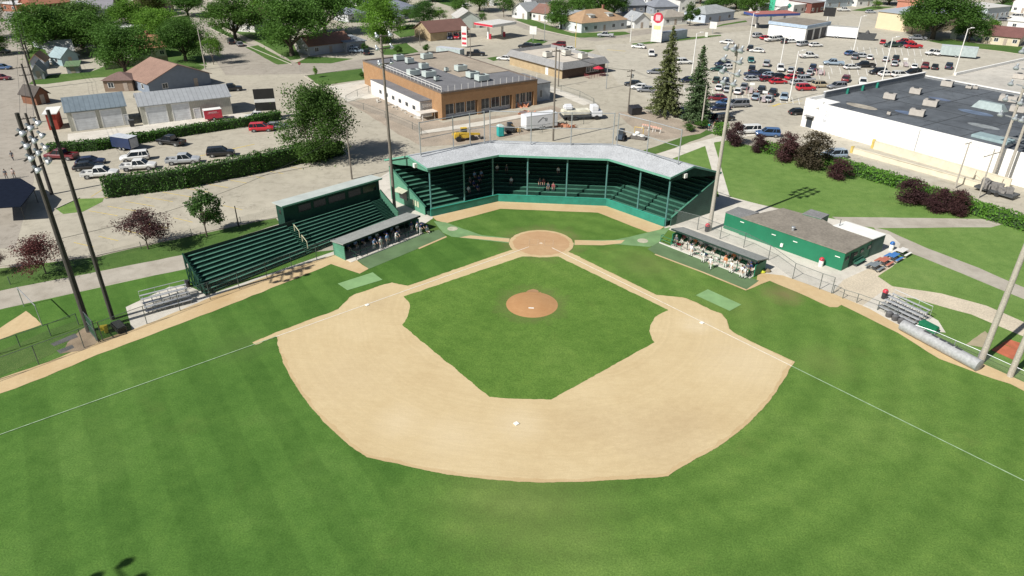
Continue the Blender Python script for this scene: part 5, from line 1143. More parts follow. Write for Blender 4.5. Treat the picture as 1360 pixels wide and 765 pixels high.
mb = MB(); mb.add([(-3, -1.3, 0), (3, -1.3, 0), (3, 1.3, 0), (-3, 1.3, 0), (-2.2, -.5, 1.4), (2.2, -.5, 1.4), (2.2, .5, 1.4), (-2.2, .5, 1.4)], [(0, 1, 5, 4), (1, 2, 6, 5), (2, 3, 7, 6), (3, 0, 4, 7), (4, 5, 6, 7)]); mb.build('hood', mat('hood_grey', (.27, .33, .33), .5), t); mb = MB(); mb.box(-3.1, -1.4, -.02, 3.1, 1.4, .06); mb.build('kerb_frame', GALV, t)
q = G(1318, 186, H0); mb = MB(); mb.cbox((q.x, q.y, H0 + .07), 6, 3, .5, srz); tag(mb.build('roof_panel', mat('teal_grey_panel', (.27, .36, .37), .5), at=q, bevel=.05), 'teal grey low panel box at the edge of the store roof', 'roof panel')
# steel light tower at the right edge
t = thing('light_tower', 'twin pole steel light tower with lamps beside the white store', 'light pole', G(1318, 243))
for bx, by, tx in ((1316, 241, 0), (1332, 247, 1)):
    p = G(bx, by); mb = MB(); mb.tube((p.x, p.y, 0), (p.x, p.y, 22), .25, .17); mb.build('pole', CPOLE, t, True)
p, p2 = G(1316, 241), G(1332, 247); dd = (p2 - p).normalized()
for z in (11., 13.5, 16, 18.5, 21):
    mb = MB(); mb.bar(p - dd * 1.4 + V((0, 0, z)), p2 + dd * 1.4 + V((0, 0, z)), .16, .18); mb.build('crossarm', GALV, t, True)
    for k in (-.9, .25, .75, 1.9):
        q = p.lerp(p2, k) + V((-.5, -.5, z + .3)); o_ = bpy.data.objects.new('floodlight', LAMPME); COL.objects.link(o_); o_.parent = t; o_.location = q - t.location; o_.rotation_euler = (R(140), 0, R(-40)); o_.scale = (1.1,) * 3
# ---- utility poles and wires
WIRE = mat('wire', (.05, .05, .05), .6)
def upole(lab, b, h, arms=((.92, 2.2),), m=WOOD, r=.16, rz=R(37), tr=False, group=None, world=None):
    p = world or G(*b); t = thing('utility_pole', lab, 'utility pole', p, rz, group); mb = MB(); mb.tube((0, 0, 0), (0, 0, h), r, r * .65, 8); mb.build('pole', m, t)
    for f, w in arms:
        mb = MB(); mb.box(-w / 2, .1, h * f, w / 2, .2, h * f + .12)
        for x in (-w * .45, -w * .2, w * .2, w * .45): mb.tube((x, .15, h * f + .12), (x, .15, h * f + .3), .04, n=6)
        mb.build('crossarm', m, t)
    if tr: mb = MB(); mb.lathe((.4, 0, h * .8), [(.1, 0), (.24, .05), (.24, .75), (.1, .85)], 10); mb.build('transformer', GALV, t)
    return p + V((0, 0, h * (arms[0][0] if arms else .95) + .3))
def wires(lab, pts, n=3, gap=.8, sag=.5):
    t = thing('power_line', lab, 'power line', pts[0])
    for k in range(n):
        mb = MB(); off = (k - (n - 1) / 2) * gap
        for i in range(len(pts) - 1):
            a, b = V(pts[i]), V(pts[i + 1]); nn_ = V((-(b - a).y, (b - a).x, 0)).normalized() * off; last = None
            for j in range(9):
                f = j / 8; q = a.lerp(b, f) + nn_ - V((0, 0, sag * 4 * f * (1 - f)))
                if last is not None: mb.tube(last, q, .022, n=4)
                last = q
        mb.build('wire', WIRE, t, True)
tops = []
for b, h, lab in (((69, 258), 13, 'brown utility pole standing by the end of the ivy hedge'), ((53, 162), 12, 'brown utility pole beside the red storage shed'), ((48, 118), 12, 'utility pole by the brown pitched roof shed'), ((39, 78), 12, 'utility pole at the lawn with small sheds'), ((30, 45), 12, 'utility pole beside the grey garage on the alley'), ((22, 14), 12, 'utility pole at the top of the alley by the brick garage')):
    tops.append(upole(lab, b, h, arms=((.93, 2.4), (.80, 2.)), m=WOODD, r=.27, tr=h == 12 and b[0] < 45))
wires('power lines strung along the alley poles', tops, 3, .9, .6)
a_ = upole('weathered pole in front of the leafy tree by the hedge', (467.5, 238), 8.5, (), WOOD)
upole('short dark pole by the lawn strip behind the green bleachers', (317, 301), 3.2, (), WOODD, .1)
wires('thin cable from the left floodlight pole to the hedge pole', [V((-47.6, -28, 11)), a_], 1, 0, 2.)
c_ = upole('tall wooden pole rising behind the grandstand fence frame', (734.5, 187), hgt(734.5, 187, 62), ((.95, 1.6),), WOOD, .2)
d_ = upole('wooden pole beside the dark brick restaurant wall', (741.5, 115), hgt(741.5, 115, 66), ((.95, 1.2),), WOOD, .17)
e_ = upole('wooden pole with transformer above the black dumpster', (834, 150), hgt(834, 150, 92), ((.95, 2.2), (.84, 2.)), WOOD, .18, tr=True)
f_ = upole('slim grey pole between the two spruces and the hedge corner', (931, 170), hgt(931, 170, 113), (), CPOLE, .17)
g_ = upole('white pole against the front corner of the store', (1084, 172), hgt(1084, 172, 143), ((.97, 2.4),), CPOLE, .14)
h_ = upole('grey pole nearest the purple shrubs along the store lane', (1268, 250), hgt(1268, 250, 190), ((.98, 1.8),), CPOLE, .15)
i_ = upole('grey pole with a lamp box along the store lane', (1299, 263), hgt(1299, 263, 198), ((.88, 5.),), CPOLE, .15)
wires('cables between the poles behind the grandstand', [c_, e_, f_], 2, .6, .8); wires('cables along the store lane', [f_, g_], 1, 0, .6); wires('cables between the two grey lane poles', [h_, i_], 1, 0, .2)
upole('grey pole in the yard by the leafy street tree', (273, 92), hgt(273, 92, 37), (), CPOLE, .18); upole('thin pole at the fuel station forecourt', (625, 80), hgt(625, 80, 37), (), WOOD, .12); upole('thin pole at the corner of the brown roofed shop', (558, 61), hgt(558, 61, 30), (), WOOD, .1)
upole('thin pole by the traffic lights on the main street corner', (723, 55), hgt(723, 55, 10), (), GALV, .12); upole('yellow pole on the corner of the tan hip roofed house', (764, 65), hgt(764, 65, 28), (), YELLOW, .12); upole('short steel pole between the restaurant and the dumpster', (805, 118), hgt(805, 118, 80), (), GALV, .12); upole('white post left of the grass island', (837, 56), hgt(837, 56, 20), ((.95, 3.),), TRIM, .14)
# lot lamps
def lot_lamp(lab, b, yt, rz=0.):
    h = hgt(b[0], b[1], yt); t = thing('parking_lot_lamp', lab, 'lamp post', G(*b), rz, 'white lamp posts in the parking lot'); mb = MB(); mb.tube((0, 0, .6), (0, 0, h), .16, .11, 8); mb.build('post', TRIM, t); mb = MB(); mb.lathe((0, 0, 0), [(.4, 0), (.4, .6), (.2, .62)], 12); mb.build('base', CONC, t)
    mb = MB(); mb.tube((0, 0, h - .1), (1.2, 0, h + .15), .06, n=6); mb.build('arm', TRIM, t); mb = MB(); mb.box(1.0, -.22, h + .1, 1.9, .22, h + .28); mb.build('lamp_head', TRIM, t)
for b, y, lab in (((918.5, 101), 44, 'lamp post right of the tall spruce top'), ((994, 62), 17, 'lamp post beside the black truck and silver car'), ((1036, 88), 50, 'lamp post just behind a parked white sedan'), ((1048, 134), 68, 'lamp post nearest the store corner in the car rows'), ((1133, 70), 22, 'lamp post above the cluster of three blue grey cars'), ((1170, 113), 50, 'lamp post at the front edge of the store roof'), ((1267, 100), 38, 'lamp post near the grey enclosed trailer'), ((1097, 34), 12, 'post carrying a black square board near the diner')): lot_lamp(lab, b, y, R(20))
# ---- signs
def board(lab, b, yt, w, h, m, pole=True, rz=R(-20), name='sign', poles=1):
    H_ = hgt(b[0], b[1], yt); t = thing(name, lab, 'sign', G(*b), rz)
    mb = MB(); mb.box(-w / 2, -.15, H_ - h, w / 2, .15, H_); mb.build('panel', m, t, bevel=.03)
    for i in range(poles):
        x = 0 if poles == 1 else (-w / 2 + .2 + i * (w - .4)); mb = MB(); mb.tube((x, .0, 0), (x, 0, H_ - h), .12, n=8); mb.build('pole', GALV, t)
    return t, H_
t, H_ = board('tall white pylon sign topped by a round red disc', (871, 57), 29, 3.7, 6.5, mat('white_sign_face', (.66, .65, .62), .5), poles=2)
mb = MB(); mb.lathe((0, -.22, H_ + 1.3), [(1.65, 0), (1.65, .44)], 24, (0, 1, 0)); dsc = mb.build('disc', RED, t); mb = MB(); mb.box(-.8, -.26, H_ + .4, .8, -.223, H_ + 2.2); mb.build('disc_face', mat('pink_sign_face', (.66, .42, .45), .5), dsc)
mb = MB(); mb.box(-1.2, -.17, H_ - 2.4, 1.2, -.153, H_ - 1.2); mb.build('yellow_panel', mat('pale_yellow_face', (.72, .64, .30), .5), t)
t, H_ = board('tall white price sign with red bands by the brown roofed shop', (617, 63), 35, 2.0, 6.2, mat('white_sign_face', ()))
for k in range(3): mb = MB(); mb.box(-.8, -.17, H_ - 2.6 - k * 1.5, .8, -.153, H_ - 1.9 - k * 1.5); mb.build('price_band', RED, t)
t, H_ = board('black two panel sign on tall legs beside the hedge and white truck', (355.5, 158), 118, 4.2, 4.6, mat('black_sign_face', (.02, .02, .02), .5), poles=2, rz=R(20))
mb = MB(); mb.box(-2.12, -.17, H_ - 2.8, 2.12, .17, H_ - 2.1); mb.build('white_band', TRIM, t)
board('small white square sign on a pole by the street corner', (708, 55), 35, 2.6, 2.6, mat('white_sign_face', ())); t, H_ = board('green and white diner pylon sign', (1046, 20), 3, 4, 5, mat('white_sign_face', ()), poles=2); mb = MB(); mb.lathe((0, -.2, H_ - 1.4), [(1.1, 0), (1.1, .05)], 4, (0, 1, 0)); mb.build('green_diamond', TEAL, t)
board('slim green sign column beside the blue canopy', (1023, 22), -3, 2.2, 9, mat('green_sign_face', (.05, .42, .25), .5)); t, H_ = board('black square board on a white post near the diner', (1098, 36), 10, 4.2, 3.2, mat('black_sign_face', ())); board('small white sign board on the grass verge of the main road', (946, 45), 29, 2.6, 2.4, mat('white_sign_face', ())); board('short white marker sign on the grass island', (938, 49), 43, 1.0, 2.0, mat('white_sign_face', ()))
# stop sign
t = thing('stop_sign', 'red stop sign at the street corner', 'stop sign', G(399, 95.5), R(35)); mb = MB(); mb.tube((0, .03, 0), (0, .03, 2.6), .035, n=6); mb.build('pole', GALV, t); mb = MB(); mb.lathe((0, -.02, 2.3), [(.42, 0), (.42, .03)], 8, (0, 1, 0)); mb.build('plate', RED, t)
text('STOP', .28, (0, -.03, 2.3), (R(90), 0, 0), TRIM, t, .003)
# construction things
t = thing('portable_toilet', 'teal portable toilet on the construction yard', 'portable toilet', G(664.5, 181), R(30)); TQ = mat('teal_plastic', (.02, .33, .31), .5)
mb = MB(); mb.box(-.6, -.6, .1, .6, .6, 2.15); mb.build('cabin', TQ, t, bevel=.05); mb = MB(); mb.add([(-.65, -.65, 2.152), (.65, -.65, 2.152), (.65, .65, 2.152), (-.65, .65, 2.152), (-.3, -.3, 2.45), (.3, -.3, 2.45), (.3, .3, 2.45), (-.3, .3, 2.45)], [(0, 1, 5, 4), (1, 2, 6, 5), (2, 3, 7, 6), (3, 0, 4, 7), (4, 5, 6, 7), (3, 2, 1, 0)]); mb.build('roof', mat('pale_roof_plastic', (.4, .5, .48), .5), t); mb = MB(); mb.box(-.4, -.63, .2, .4, -.605, 2.0); mb.build('door', mat('teal_door', (.03, .40, .38), .5), t)
def box_trailer(name, lab, b, rz, L, W, H_, cbody, ctop, mark=None, group=None, tandem=True):
    t = thing(name, lab, 'trailer', G(*b), rz, group); mb = MB(); mb.box(-L / 2, -W / 2, .5, L / 2, W / 2, H_); mb.build('box_body', cbody, t, bevel=.04)
    mb = MB(); mb.box(-L / 2 - .02, -W / 2 - .02, H_ + .002, L / 2 + .02, W / 2 + .02, H_ + .07); mb.build('roof', ctop, t)
    mb = MB(); mb.bar((L / 2, -.4, .45), (L / 2 + 1.3, 0, .45), .1, .1); mb.bar((L / 2, .4, .45), (L / 2 + 1.3, 0, .45), .1, .1); mb.build('tow_bar', DARKST, t)
    for s in (-1, 1):
        for x in ((-.5, .4) if tandem else (0,)):
            mb = MB(); mb.lathe((x, s * (W / 2 - .06), .36), [(.2, -.1), (.36, -.1), (.36, .1), (.2, .1)], 14, (0, 1, 0)); wq = mb.build('wheel', mat('tyre', (.02, .02, .02), .8), t); mb = MB(); mb.lathe((x, s * (W / 2 - .06), .36), [(.2, -.11), (.2, .11)], 10, (0, 1, 0)); mb.build('rim', GALV, wq)
    mb = MB(); mb.box(-L / 2 - .03, -W / 2 + .15, .6, -L / 2 - .003, W / 2 - .15, H_ - .15); mb.build('rear_door', mat('trailer_door_grey', (.45, .46, .48), .5), t)
    return t
WT = mat('white_trailer_skin', (.70, .71, .73), .5, .06)
t = box_trailer('box_trailer', 'white contractor trailer with a small black mark on the construction yard', (716, 170.5), R(212), 7.4, 2.5, 3.1, WT, WT)
for sgn in (1,):
    q = MB(); W2 = 1.25
    q.bar((1.0, W2 + .012, 1.7), (-.2, W2 + .012, 2.6), .02, .12); q.bar((-.2, W2 + .012, 2.6), (-.5, W2 + .012, 2.3), .02, .12); q.build('roof_mark', DARKST, t)
    text('SI', .85, (-.9, W2 + .02, 2.05), (R(90), 0, R(180)), DARKST, t)
box_trailer('box_trailer', 'navy enclosed trailer with a white front parked by the ivy hedge', (168, 198), R(165), 4.6, 2.1, 2.5, mat('navy_skin', (.02, .035, .09), .4), mat('trailer_top_grey', (.5, .53, .57), .5))
t = box_trailer('box_trailer', 'small red trailer with a white top before the long cream garage', (284, 159), R(35), 3.6, 1.9, 2.3, RED, TRIM, tandem=False); mb = MB(); mb.box(-1.2, -.97, 1.55, 1.1, -.953, 1.62); mb.box(-.9, -.97, 1.7, .8, -.953, 1.95); mb.build('faded_mark', mat('pink_letters', (.6, .3, .32), .6, .3, 3.), t)
box_trailer('box_trailer', 'long white freight trailer beside the white workshop', (1111, 50), R(-22), 13.5, 2.6, 3.9, WT, mat('freight_top', (.38, .38, .36), .8))
box_trailer('box_trailer', 'grey enclosed trailer towed behind the white wagon', (1271, 76), R(-25) + math.pi, 10, 2.5, 3.3, mat('grey_trailer_skin', (.36, .42, .42), .4), mat('trailer_top_grey', ()))
box_trailer('box_trailer', 'low grey covered trailer behind the black truck at the station', (598, 73.5), R(-25), 9, 2.4, 2.2, mat('grey_trailer_skin', ()), mat('trailer_top_grey', ()))
# dark freight tractor-like bin by trailer
q = G(1150, 53); t = thing('scrap_bin', 'dark open scrap bin at the end of the long white trailer', 'bin', q, R(-20)); mb = MB(); mb.add([(-2.5, -1.2, .1), (2.5, -1.2, .1), (2.5, 1.2, .1), (-2.5, 1.2, .1), (-3, -1.4, 2.2), (3, -1.4, 2.2), (3, 1.4, 2.2), (-3, 1.4, 2.2)], [(0, 1, 5, 4), (1, 2, 6, 5), (2, 3, 7, 6), (3, 0, 4, 7), (3, 2, 1, 0)]); mb.build('tub', DARKST, t); mb = MB(); mb.lathe((0, 0, .3), [(1.2, 0), (1.1, 1.4), (.6, 2.4), (.1, 3.)], 9); mb.build('scrap_heap', mat('scrap', (.07, .07, .07), .8, .4, 2.), t)
q = G(828 + 15.5, 153); q = G(843, 152); t = thing('dumpster', 'black dumpster with twin lids below the transformer pole', 'dumpster', q, R(25)); mb = MB(); mb.add([(-1.2, -.8, .12), (1.2, -.8, .12), (1.2, .8, .12), (-1.2, .8, .12), (-1.3, -1.0, 1.6), (1.3, -1.0, 1.6), (1.3, .9, 1.9), (-1.3, .9, 1.9)], [(0, 1, 5, 4), (1, 2, 6, 5), (2, 3, 7, 6), (3, 0, 4, 7), (3, 2, 1, 0), (4, 5, 6, 7)]); mb.build('tub', mat('black_bin', (.025, .025, .03), .5), t)
for s in (-.66, .66): mb = MB(); mb.slab([(s - .6, -1.05, 1.68), (s + .6, -1.05, 1.68), (s + .6, .95, 1.99), (s - .6, .95, 1.99)], .05); mb.build('lid', DRUM, t)
# telehandler
YEL = mat('machine_yellow', (.62, .42, .05), .45, .12); TYRE = mat('tyre', (.02, .02, .02), .8)
def wheels(t, pts, r=.6, w=.4):
    for x, y in pts:
        mb = MB(); mb.lathe((x, y, r), [(r * .55, -w / 2), (r * .9, -w / 2), (r, -w / 3), (r, w / 3), (r * .9, w / 2), (r * .55, w / 2)], 16, (0, 1, 0)); k = mb.build('wheel', TYRE, t); mb = MB(); mb.lathe((x, y, r), [(r * .55, -w / 2 + .03), (r * .55, w / 2 - .03)], 12, (0, 1, 0)); mb.build('rim', YEL, k)
t = thing('telehandler', 'yellow telehandler parked behind the grandstand roof', 'telehandler', G(617, 186), R(25)); t.scale = (.85,) * 3; wheels(t, ((-1.7, -1), (1.6, -1), (-1.7, 1), (1.6, 1)), .68, .45)
mb = MB(); mb.box(-2.6, -.75, .65, 2.2, .75, 1.4); mb.box(-2.7, -1.1, 1.0, -1.5, 1.1, 1.9); mb.build('chassis', YEL, t, bevel=.08); mb = MB(); mb.bar((-2.3, -.5, 2.0), (3.6, -.5, 1.25), .4, .45); mb.build('boom', YEL, t); mb = MB(); mb.box(-.7, .05, 1.4, .7, 1.0, 2.7); cbn = mb.build('cab', mat('cab_glass', (.06, .07, .07), .15), t, bevel=.06); mb = MB(); mb.box(-.75, 0, 2.702, .75, 1.05, 2.8); mb.build('cab_roof', YEL, cbn); mb = MB(); mb.box(3.5, -.9, .3, 3.6, .7, 1.3); mb.bar((3.6, -.6, .35), (4.8, -.6, .35), .12, .06); mb.bar((3.6, .4, .35), (4.8, .4, .35), .12, .06); mb.build('fork', DARKST, t)
t = thing('compact_loader', 'small black and tan loader beside the teal portable toilet', 'loader', G(677, 176), R(25)); wheels(t, ((-.6, -.7), (.6, -.7), (-.6, .7), (.6, .7)), .42, .3); mb = MB(); mb.box(-1.2, -.5, .35, 1.0, .5, 1.2); mb.build('body', DARKST, t, bevel=.05); mb = MB(); mb.box(-.5, -.5, 1.2, .5, .5, 2.1); mb.build('cab', GLASS, t, bevel=.04); mb = MB(); mb.bar((.2, -.6, 1.8), (1.6, -.6, .7), .1, .15); mb.bar((.2, .6, 1.8), (1.6, .6, .7), .1, .15); mb.box(1.5, -.8, .2, 2.1, .8, .8); mb.build('lift_arm', mat('machine_tan', (.42, .28, .12), .5), t)
t = thing('compact_loader', 'dark blue cab loader at the roof corner near the right pipe frame', 'loader', G(825, 186), R(70)); wheels(t, ((-.7, -.7), (.7, -.7), (-.7, .7), (.7, .7)), .45, .32); mb = MB(); mb.box(-1.3, -.55, .4, 1.2, .55, 1.3); mb.build('body', mat('machine_navy', (.05, .07, .10), .4), t, bevel=.06); mb = MB(); mb.box(-.6, -.5, 1.302, .5, .5, 2.3); mb.build('cab', GLASS, t, bevel=.05)
t = thing('skid_platform', 'pale skid loaded with white sacks and a yellow roll bar', 'pallet', G(848, 184), R(-20)); mb = MB(); mb.box(-1.6, -1, .1, 1.6, 1, .5); mb.build('deck', mat('dark_timber', (.12, .11, .10), .8), t)
for x, y, z in ((-.8, 0, .5), (.1, .2, .5), (.8, -.2, .5), (-.3, 0, .95)): mb = MB(); mb.lathe((x, y, z + .002), [(.3, 0), (.5, .1), (.5, .3), (.25, .45)], 10); mb.build('sack', TRIM, t)
mb = MB(); 
for x in (-1.2, .6): mb.tube((x, .9, .5), (x, .9, 2.0), .05); 
mb.tube((-1.2, .9, 2.), (.6, .9, 2.), .05); mb.build('roll_bar', YEL, t)
for i, (x, y) in enumerate(((858, 172), (866, 174), (872, 176))):
    t = thing('road_barricade', 'orange and white striped barricade on the torn ground near the spruce', 'barricade', G(x, y), R(-25), 'striped barricades near the spruce'); mb = MB(); mb.box(-1, -.03, .8, 1, .03, 1.1); mb.build('board', ribbed('barricade_stripes', (.62, .38, .30), 'X', .5, .6, dark=.6, soft=.5), t)
    for s in (-.8, .8): mb = MB(); mb.bar((s, -.4, 0), (s, 0, .8), .06, .06); mb.bar((s, .4, 0), (s, 0, .8), .06, .06); mb.build('leg', TRIM, t)
# white vacuum truck
t = thing('flatbed_truck', 'white flatbed truck with pale load by the construction fence', 'truck', G(775, 158), R(15)); wheels(t, ((-3.4, -1.1), (-2.3, -1.1), (2.6, -1.1), (-3.4, 1.1), (-2.3, 1.1), (2.6, 1.1)), .52, .4)
mb = MB(); mb.box(-5.2, -1.25, .85, 1.4, 1.25, 1.15); mb.build('flatbed', DARKST, t); mb = MB(); mb.box(1.5, -1.2, .7, 3.9, 1.2, 1.9); mb.box(1.5, -1.15, 1.9, 3.0, 1.15, 3.0); mb.build('cab', WT, t, bevel=.1); mb = MB(); mb.box(-5, -1.2, 1.152, 1.2, 1.2, 2.2); mb.build('load', mat('pale_load', (.60, .58, .48), .8, .25, 1.2), t, bevel=.2); mb = MB(); mb.box(2.95, -1.0, 2.05, 3.03, 1.0, 2.8); mb.build('windscreen', GLASS, t); mb = MB(); mb.box(-4.6, -.9, 2.21, -2.6, .9, 3.3); mb.build('tank', WT, t, bevel=.3)
fence('construction fence bent round the flatbed truck', [(690, 178), (720, 176), (752, 170), (775, 165), (792, 155), (788, 140), (770, 130), (745, 122), (700, 118)], 1.6, r=.05)
fence('construction fence along the torn yard by the white annex', [(452, 137), (483, 146), (512, 157), (548, 172), (560, 180)], 1.5, r=.05); fence('construction fence across the drive left of the white annex', [(460, 136), (475, 128), (490, 123), (500, 120)], 1.6, r=.05)
for (x, y, lab) in ((688, 142, 'bent orange safety net heap left of the tall pole'), (705, 152, 'orange safety net heap against the tall wooden pole'), (748, 168, 'orange machine bucket beside the white trailer')):
    q = G(x, y); mb = MB()
    for k in range(14):
        c = V((rnd.uniform(-2.2, 2.2), rnd.uniform(-.8, .8), rnd.uniform(.1, .45))); e_ = V((rnd.uniform(-1, 1), rnd.uniform(-1, 1), rnd.uniform(-.3, .3))).normalized() * .7; f2 = V((rnd.uniform(-1, 1), rnd.uniform(-1, 1), rnd.uniform(0, 1))).normalized() * .5
        mb.slab([c - e_ - f2, c + e_ - f2, c + e_ + f2, c - e_ + f2], .05)
    o_ = mb.build('safety_net_heap', mat('orange_net', (.50, .22, .13), .8, .25)); o_.location = q; tag(o_, lab, 'safety net')
for i in range(16):   # debris in the torn yard
    x = rnd.uniform(500, 560); y = 128 + (x - 500) * .45 + rnd.uniform(-1, 7); q = G(x, y); mb = MB(); mb.cbox((0, 0, 0), rnd.uniform(.4, 2.4), rnd.uniform(.15, .6), rnd.uniform(.1, .4), rnd.uniform(0, 3))
    o_ = mb.build('rubble_piece', mat('rubble', (.48, .45, .40), .9, .3), bevel=.04); o_.location = q; tag(o_, 'pale piece of rubble scattered on the torn yard by the white annex', 'rubble', 'rubble in the torn yard')
# navy canopy far left
q = G(20, 262); t = thing('dark_shelter', 'dark navy shelter roof at the left edge below two people', 'shelter', q); P = px([(-20, 238.5), (27, 236.5), (47.5, 249), (27.5, 274), (-20, 277)], 2.6); mb = MB(); mb.slab(P[::-1], .12) ; mb.build('roof', mat('navy_roof', (.010, .014, .026), .9, .15, spec=.05), t, True)
for x, y in ((24, 240), (44, 250), (26, 271)): p = G(x, y, 2.45); mb = MB(); mb.tube((p.x, p.y, 0), (p.x, p.y, 2.46), .06); mb.build('post', DARKST, t, True)
q = G(176, 168); t = thing('wheelie_bin', 'dark bin between the two cream garages', 'bin', q, R(35)); mb = MB(); mb.add([(-.4, -.4, .1), (.4, -.4, .1), (.4, .4, .1), (-.4, .4, .1), (-.5, -.5, 1.3), (.5, -.5, 1.3), (.5, .5, 1.3), (-.5, .5, 1.3)], [(0, 1, 5, 4), (1, 2, 6, 5), (2, 3, 7, 6), (3, 0, 4, 7), (3, 2, 1, 0), (4, 5, 6, 7)]); mb.build('tub', DRUM, t); mb = MB(); mb.box(-.55, -.55, 1.303, .55, .55, 1.4); mb.build('lid', DARKST, t)
# ================================================================ vehicles
_m, _nt, _b = _new('car_paint')
_oi = N(_nt, 'ShaderNodeObjectInfo'); _n = noise_n(_nt, 1.2)
_c = mix(_nt, 1., _oi.outputs['Color'], ramp(_nt, _n.outputs['Fac'], [(.3, (.88,) * 3), (.7, (1.,) * 3)]), 'MULTIPLY'); _nt.links.new(_c, _b.inputs['Base Color'])
_b.inputs['Roughness'].default_value = .35; _b.inputs['Metallic'].default_value = .0; _b.inputs['Coat Weight'].default_value = .6; _b.inputs['Coat Roughness'].default_value = .08
PAINT = _m
CGLASS = mat('car_glass', (.012, .016, .02), .06, .1); RIM = mat('wheel_rim', (.38, .39, .40), .35, .1, 3., .6)
HLAMP = mat('headlamp_glass', (.62, .64, .66), .15, .05); TLAMP = mat('tail_lamp', (.32, .02, .02), .3, .1)
def loft(mb, secs):
    """closed skin through rectangular-ish sections: each sec = list of points (same count)"""
    n = len(secs[0]); pts = [p for s in secs for p in s]; F = []
    for k in range(len(secs) - 1):
        for i in range(n): F.append((k * n + i, k * n + (i + 1) % n, (k + 1) * n + (i + 1) % n, (k + 1) * n + i))
    F.append(tuple(range(n - 1, -1, -1))); F.append(tuple((len(secs) - 1) * n + i for i in range(n))); mb.add(pts, F)
def ring(x, hw, z0, z1, cut=.16):
    c = cut; return [(x, -hw + c * .6, z0), (x, hw - c * .6, z0), (x, hw, z0 + c), (x, hw, z1 - c), (x, hw - c, z1), (x, -hw + c, z1), (x, -hw, z1 - c), (x, -hw, z0 + c)]
def car_proto(kind):
    """vehicle pointing along +x, standing on z=0, built at its real size"""
    t = thing(kind, '-', 'car'); W = {'sedan': .9, 'suv': .96, 'pickup': 1.0, 'van': .98}[kind]
    L, zb, zh, cab, wb = {'sedan': (2.35, .28, .88, [(-2.0, .95), (-1.25, 1.42), (.25, 1.44), (1.15, .95)], 1.38), 'suv': (2.4, .34, 1.06, [(-2.34, 1.12), (-2.1, 1.74), (.35, 1.76), (1.15, 1.12)], 1.42),
        'pickup': (2.85, .42, 1.12, [(-.75, 1.16), (-.62, 1.82), (.75, 1.84), (1.5, 1.16)], 1.78), 'van': (2.5, .3, 1.08, [(-2.44, 1.12), (-2.3, 1.78), (.9, 1.80), (1.75, 1.12)], 1.5)}[kind]
    mb = MB(); xs = [-L, -L + .12, -L + .5, -wb, 0, wb, L - .55, L - .12, L]
    hz = lambda x: zh - (.16 if x > L - .2 else .05 if x > L - .7 else 0) - (.10 if x < -L + .1 else 0)
    if kind == 'pickup':
        loft(mb, [ring(x, W - (.10 if abs(x) > L - .05 else .02 if abs(x) > L - .2 else 0), zb, hz(x)) for x in (-.74, 0, wb, L - .55, L - .12, L)])
        loft(mb, [ring(x, W - (.06 if x < -L + .05 else 0), zb, .72, .1) for x in (-L, -wb, -.745)])
        for s in (-1, 1): mb.box(-L + .01, s * W - (.12 if s > 0 else 0), .721, -.746, s * W + (.12 if s < 0 else 0), zh)
        mb.box(-L, -W + .125, .722, -L + .1, W - .125, zh - .01); mb.box(-.85, -W + .125, .723, -.75, W - .125, zh)
    else: loft(mb, [ring(x, W - (.14 if abs(x) > L - .05 else .04 if abs(x) > L - .2 else 0), zb, hz(x)) for x in xs])
    # roof panel and pillars
    (xa, za), (xb, zb2), (xc, zc), (xd, zd) = cab; wt = W - .22; wl = W - .07
    loft(mb, [[(x, -wt + o_, z - .05), (x, wt - o_, z - .05), (x, wt - .08 - o_, z + .03), (x, -wt + .08 + o_, z + .03)] for x, z, o_ in ((xb - .06, zb2 - .02, .05), (xb + .2, zb2, 0), (xc - .2, zc, 0), (xc + .1, zc - .03, .05))])
    for s in (-1, 1):
        for (x0, z0, x1, z1) in ((xa, za, xb, zb2), (xd, zd, xc, zc), ((xa + xd) / 2 - .1, (za + zd) / 2, (xb + xc) / 2 - .1, zb2)) + (((xa + .95, za, xb + .75, zb2),) if kind in ('suv', 'van') else ()):
            mb.bar((x0, s * (wl + .005), z0 - .06), (x1, s * (wt + .005), z1 - .02), .09, .09)
    body = mb.build('body', PAINT, t, smooth=True, bevel=.025)
    mb = MB(); q = []
    for x, z, w in ((xa + .03, za - .05, wl - .012), (xb + .02, zb2 - .03, wt - .012), (xc - .02, zc - .03, wt - .012), (xd - .03, zd - .05, wl - .012)): q.append((x, z, w))
    P = [(x, -w, z) for x, z, w in q] + [(x, w, z) for x, z, w in q]
    mb.add(P, [(0, 1, 2, 3), (7, 6, 5, 4), (0, 4, 5, 1), (1, 5, 6, 2), (2, 6, 7, 3), (3, 7, 4, 0)]); mb.build('windows', CGLASS, t)
    rw = .40 if kind == 'pickup' else .36 if kind == 'suv' else .32
    for x in (-wb, wb):
        for s in (-1, 1):
            mb = MB(); mb.lathe((x, s * (W - .1), rw), [(rw * .6, -.115), (rw * .93, -.115), (rw, -.07), (rw, .07), (rw * .93, .115), (rw * .6, .115)], 14, (0, 1, 0)); k = mb.build('wheel', TYRE, t)
            mb = MB(); mb.lathe((x, s * (W - .1), rw), [(rw * .6, -.12), (rw * .6, .12)], 10, (0, 1, 0)); mb.build('rim', RIM, k)
            mb = MB(); mb.lathe((x, s * (W - .13), rw), [(rw + .09, -.128), (rw + .09, .128)], 14, (0, 1, 0)); mb.build('wheel_arch', DARKST, t)
    for s in (-1, 1):
        mb = MB(); mb.box(L - .09, s * W * .62 - .2, zh - .4, L + .012, s * W * .62 + .2, zh - .24); mb.build('headlight', HLAMP, t)
        mb = MB(); mb.box(-L - .012, s * W * .78 - .1, zh - .42, -L + .08, s * W * .78 + .1, zh - .16); mb.build('tail_light', TLAMP, t)
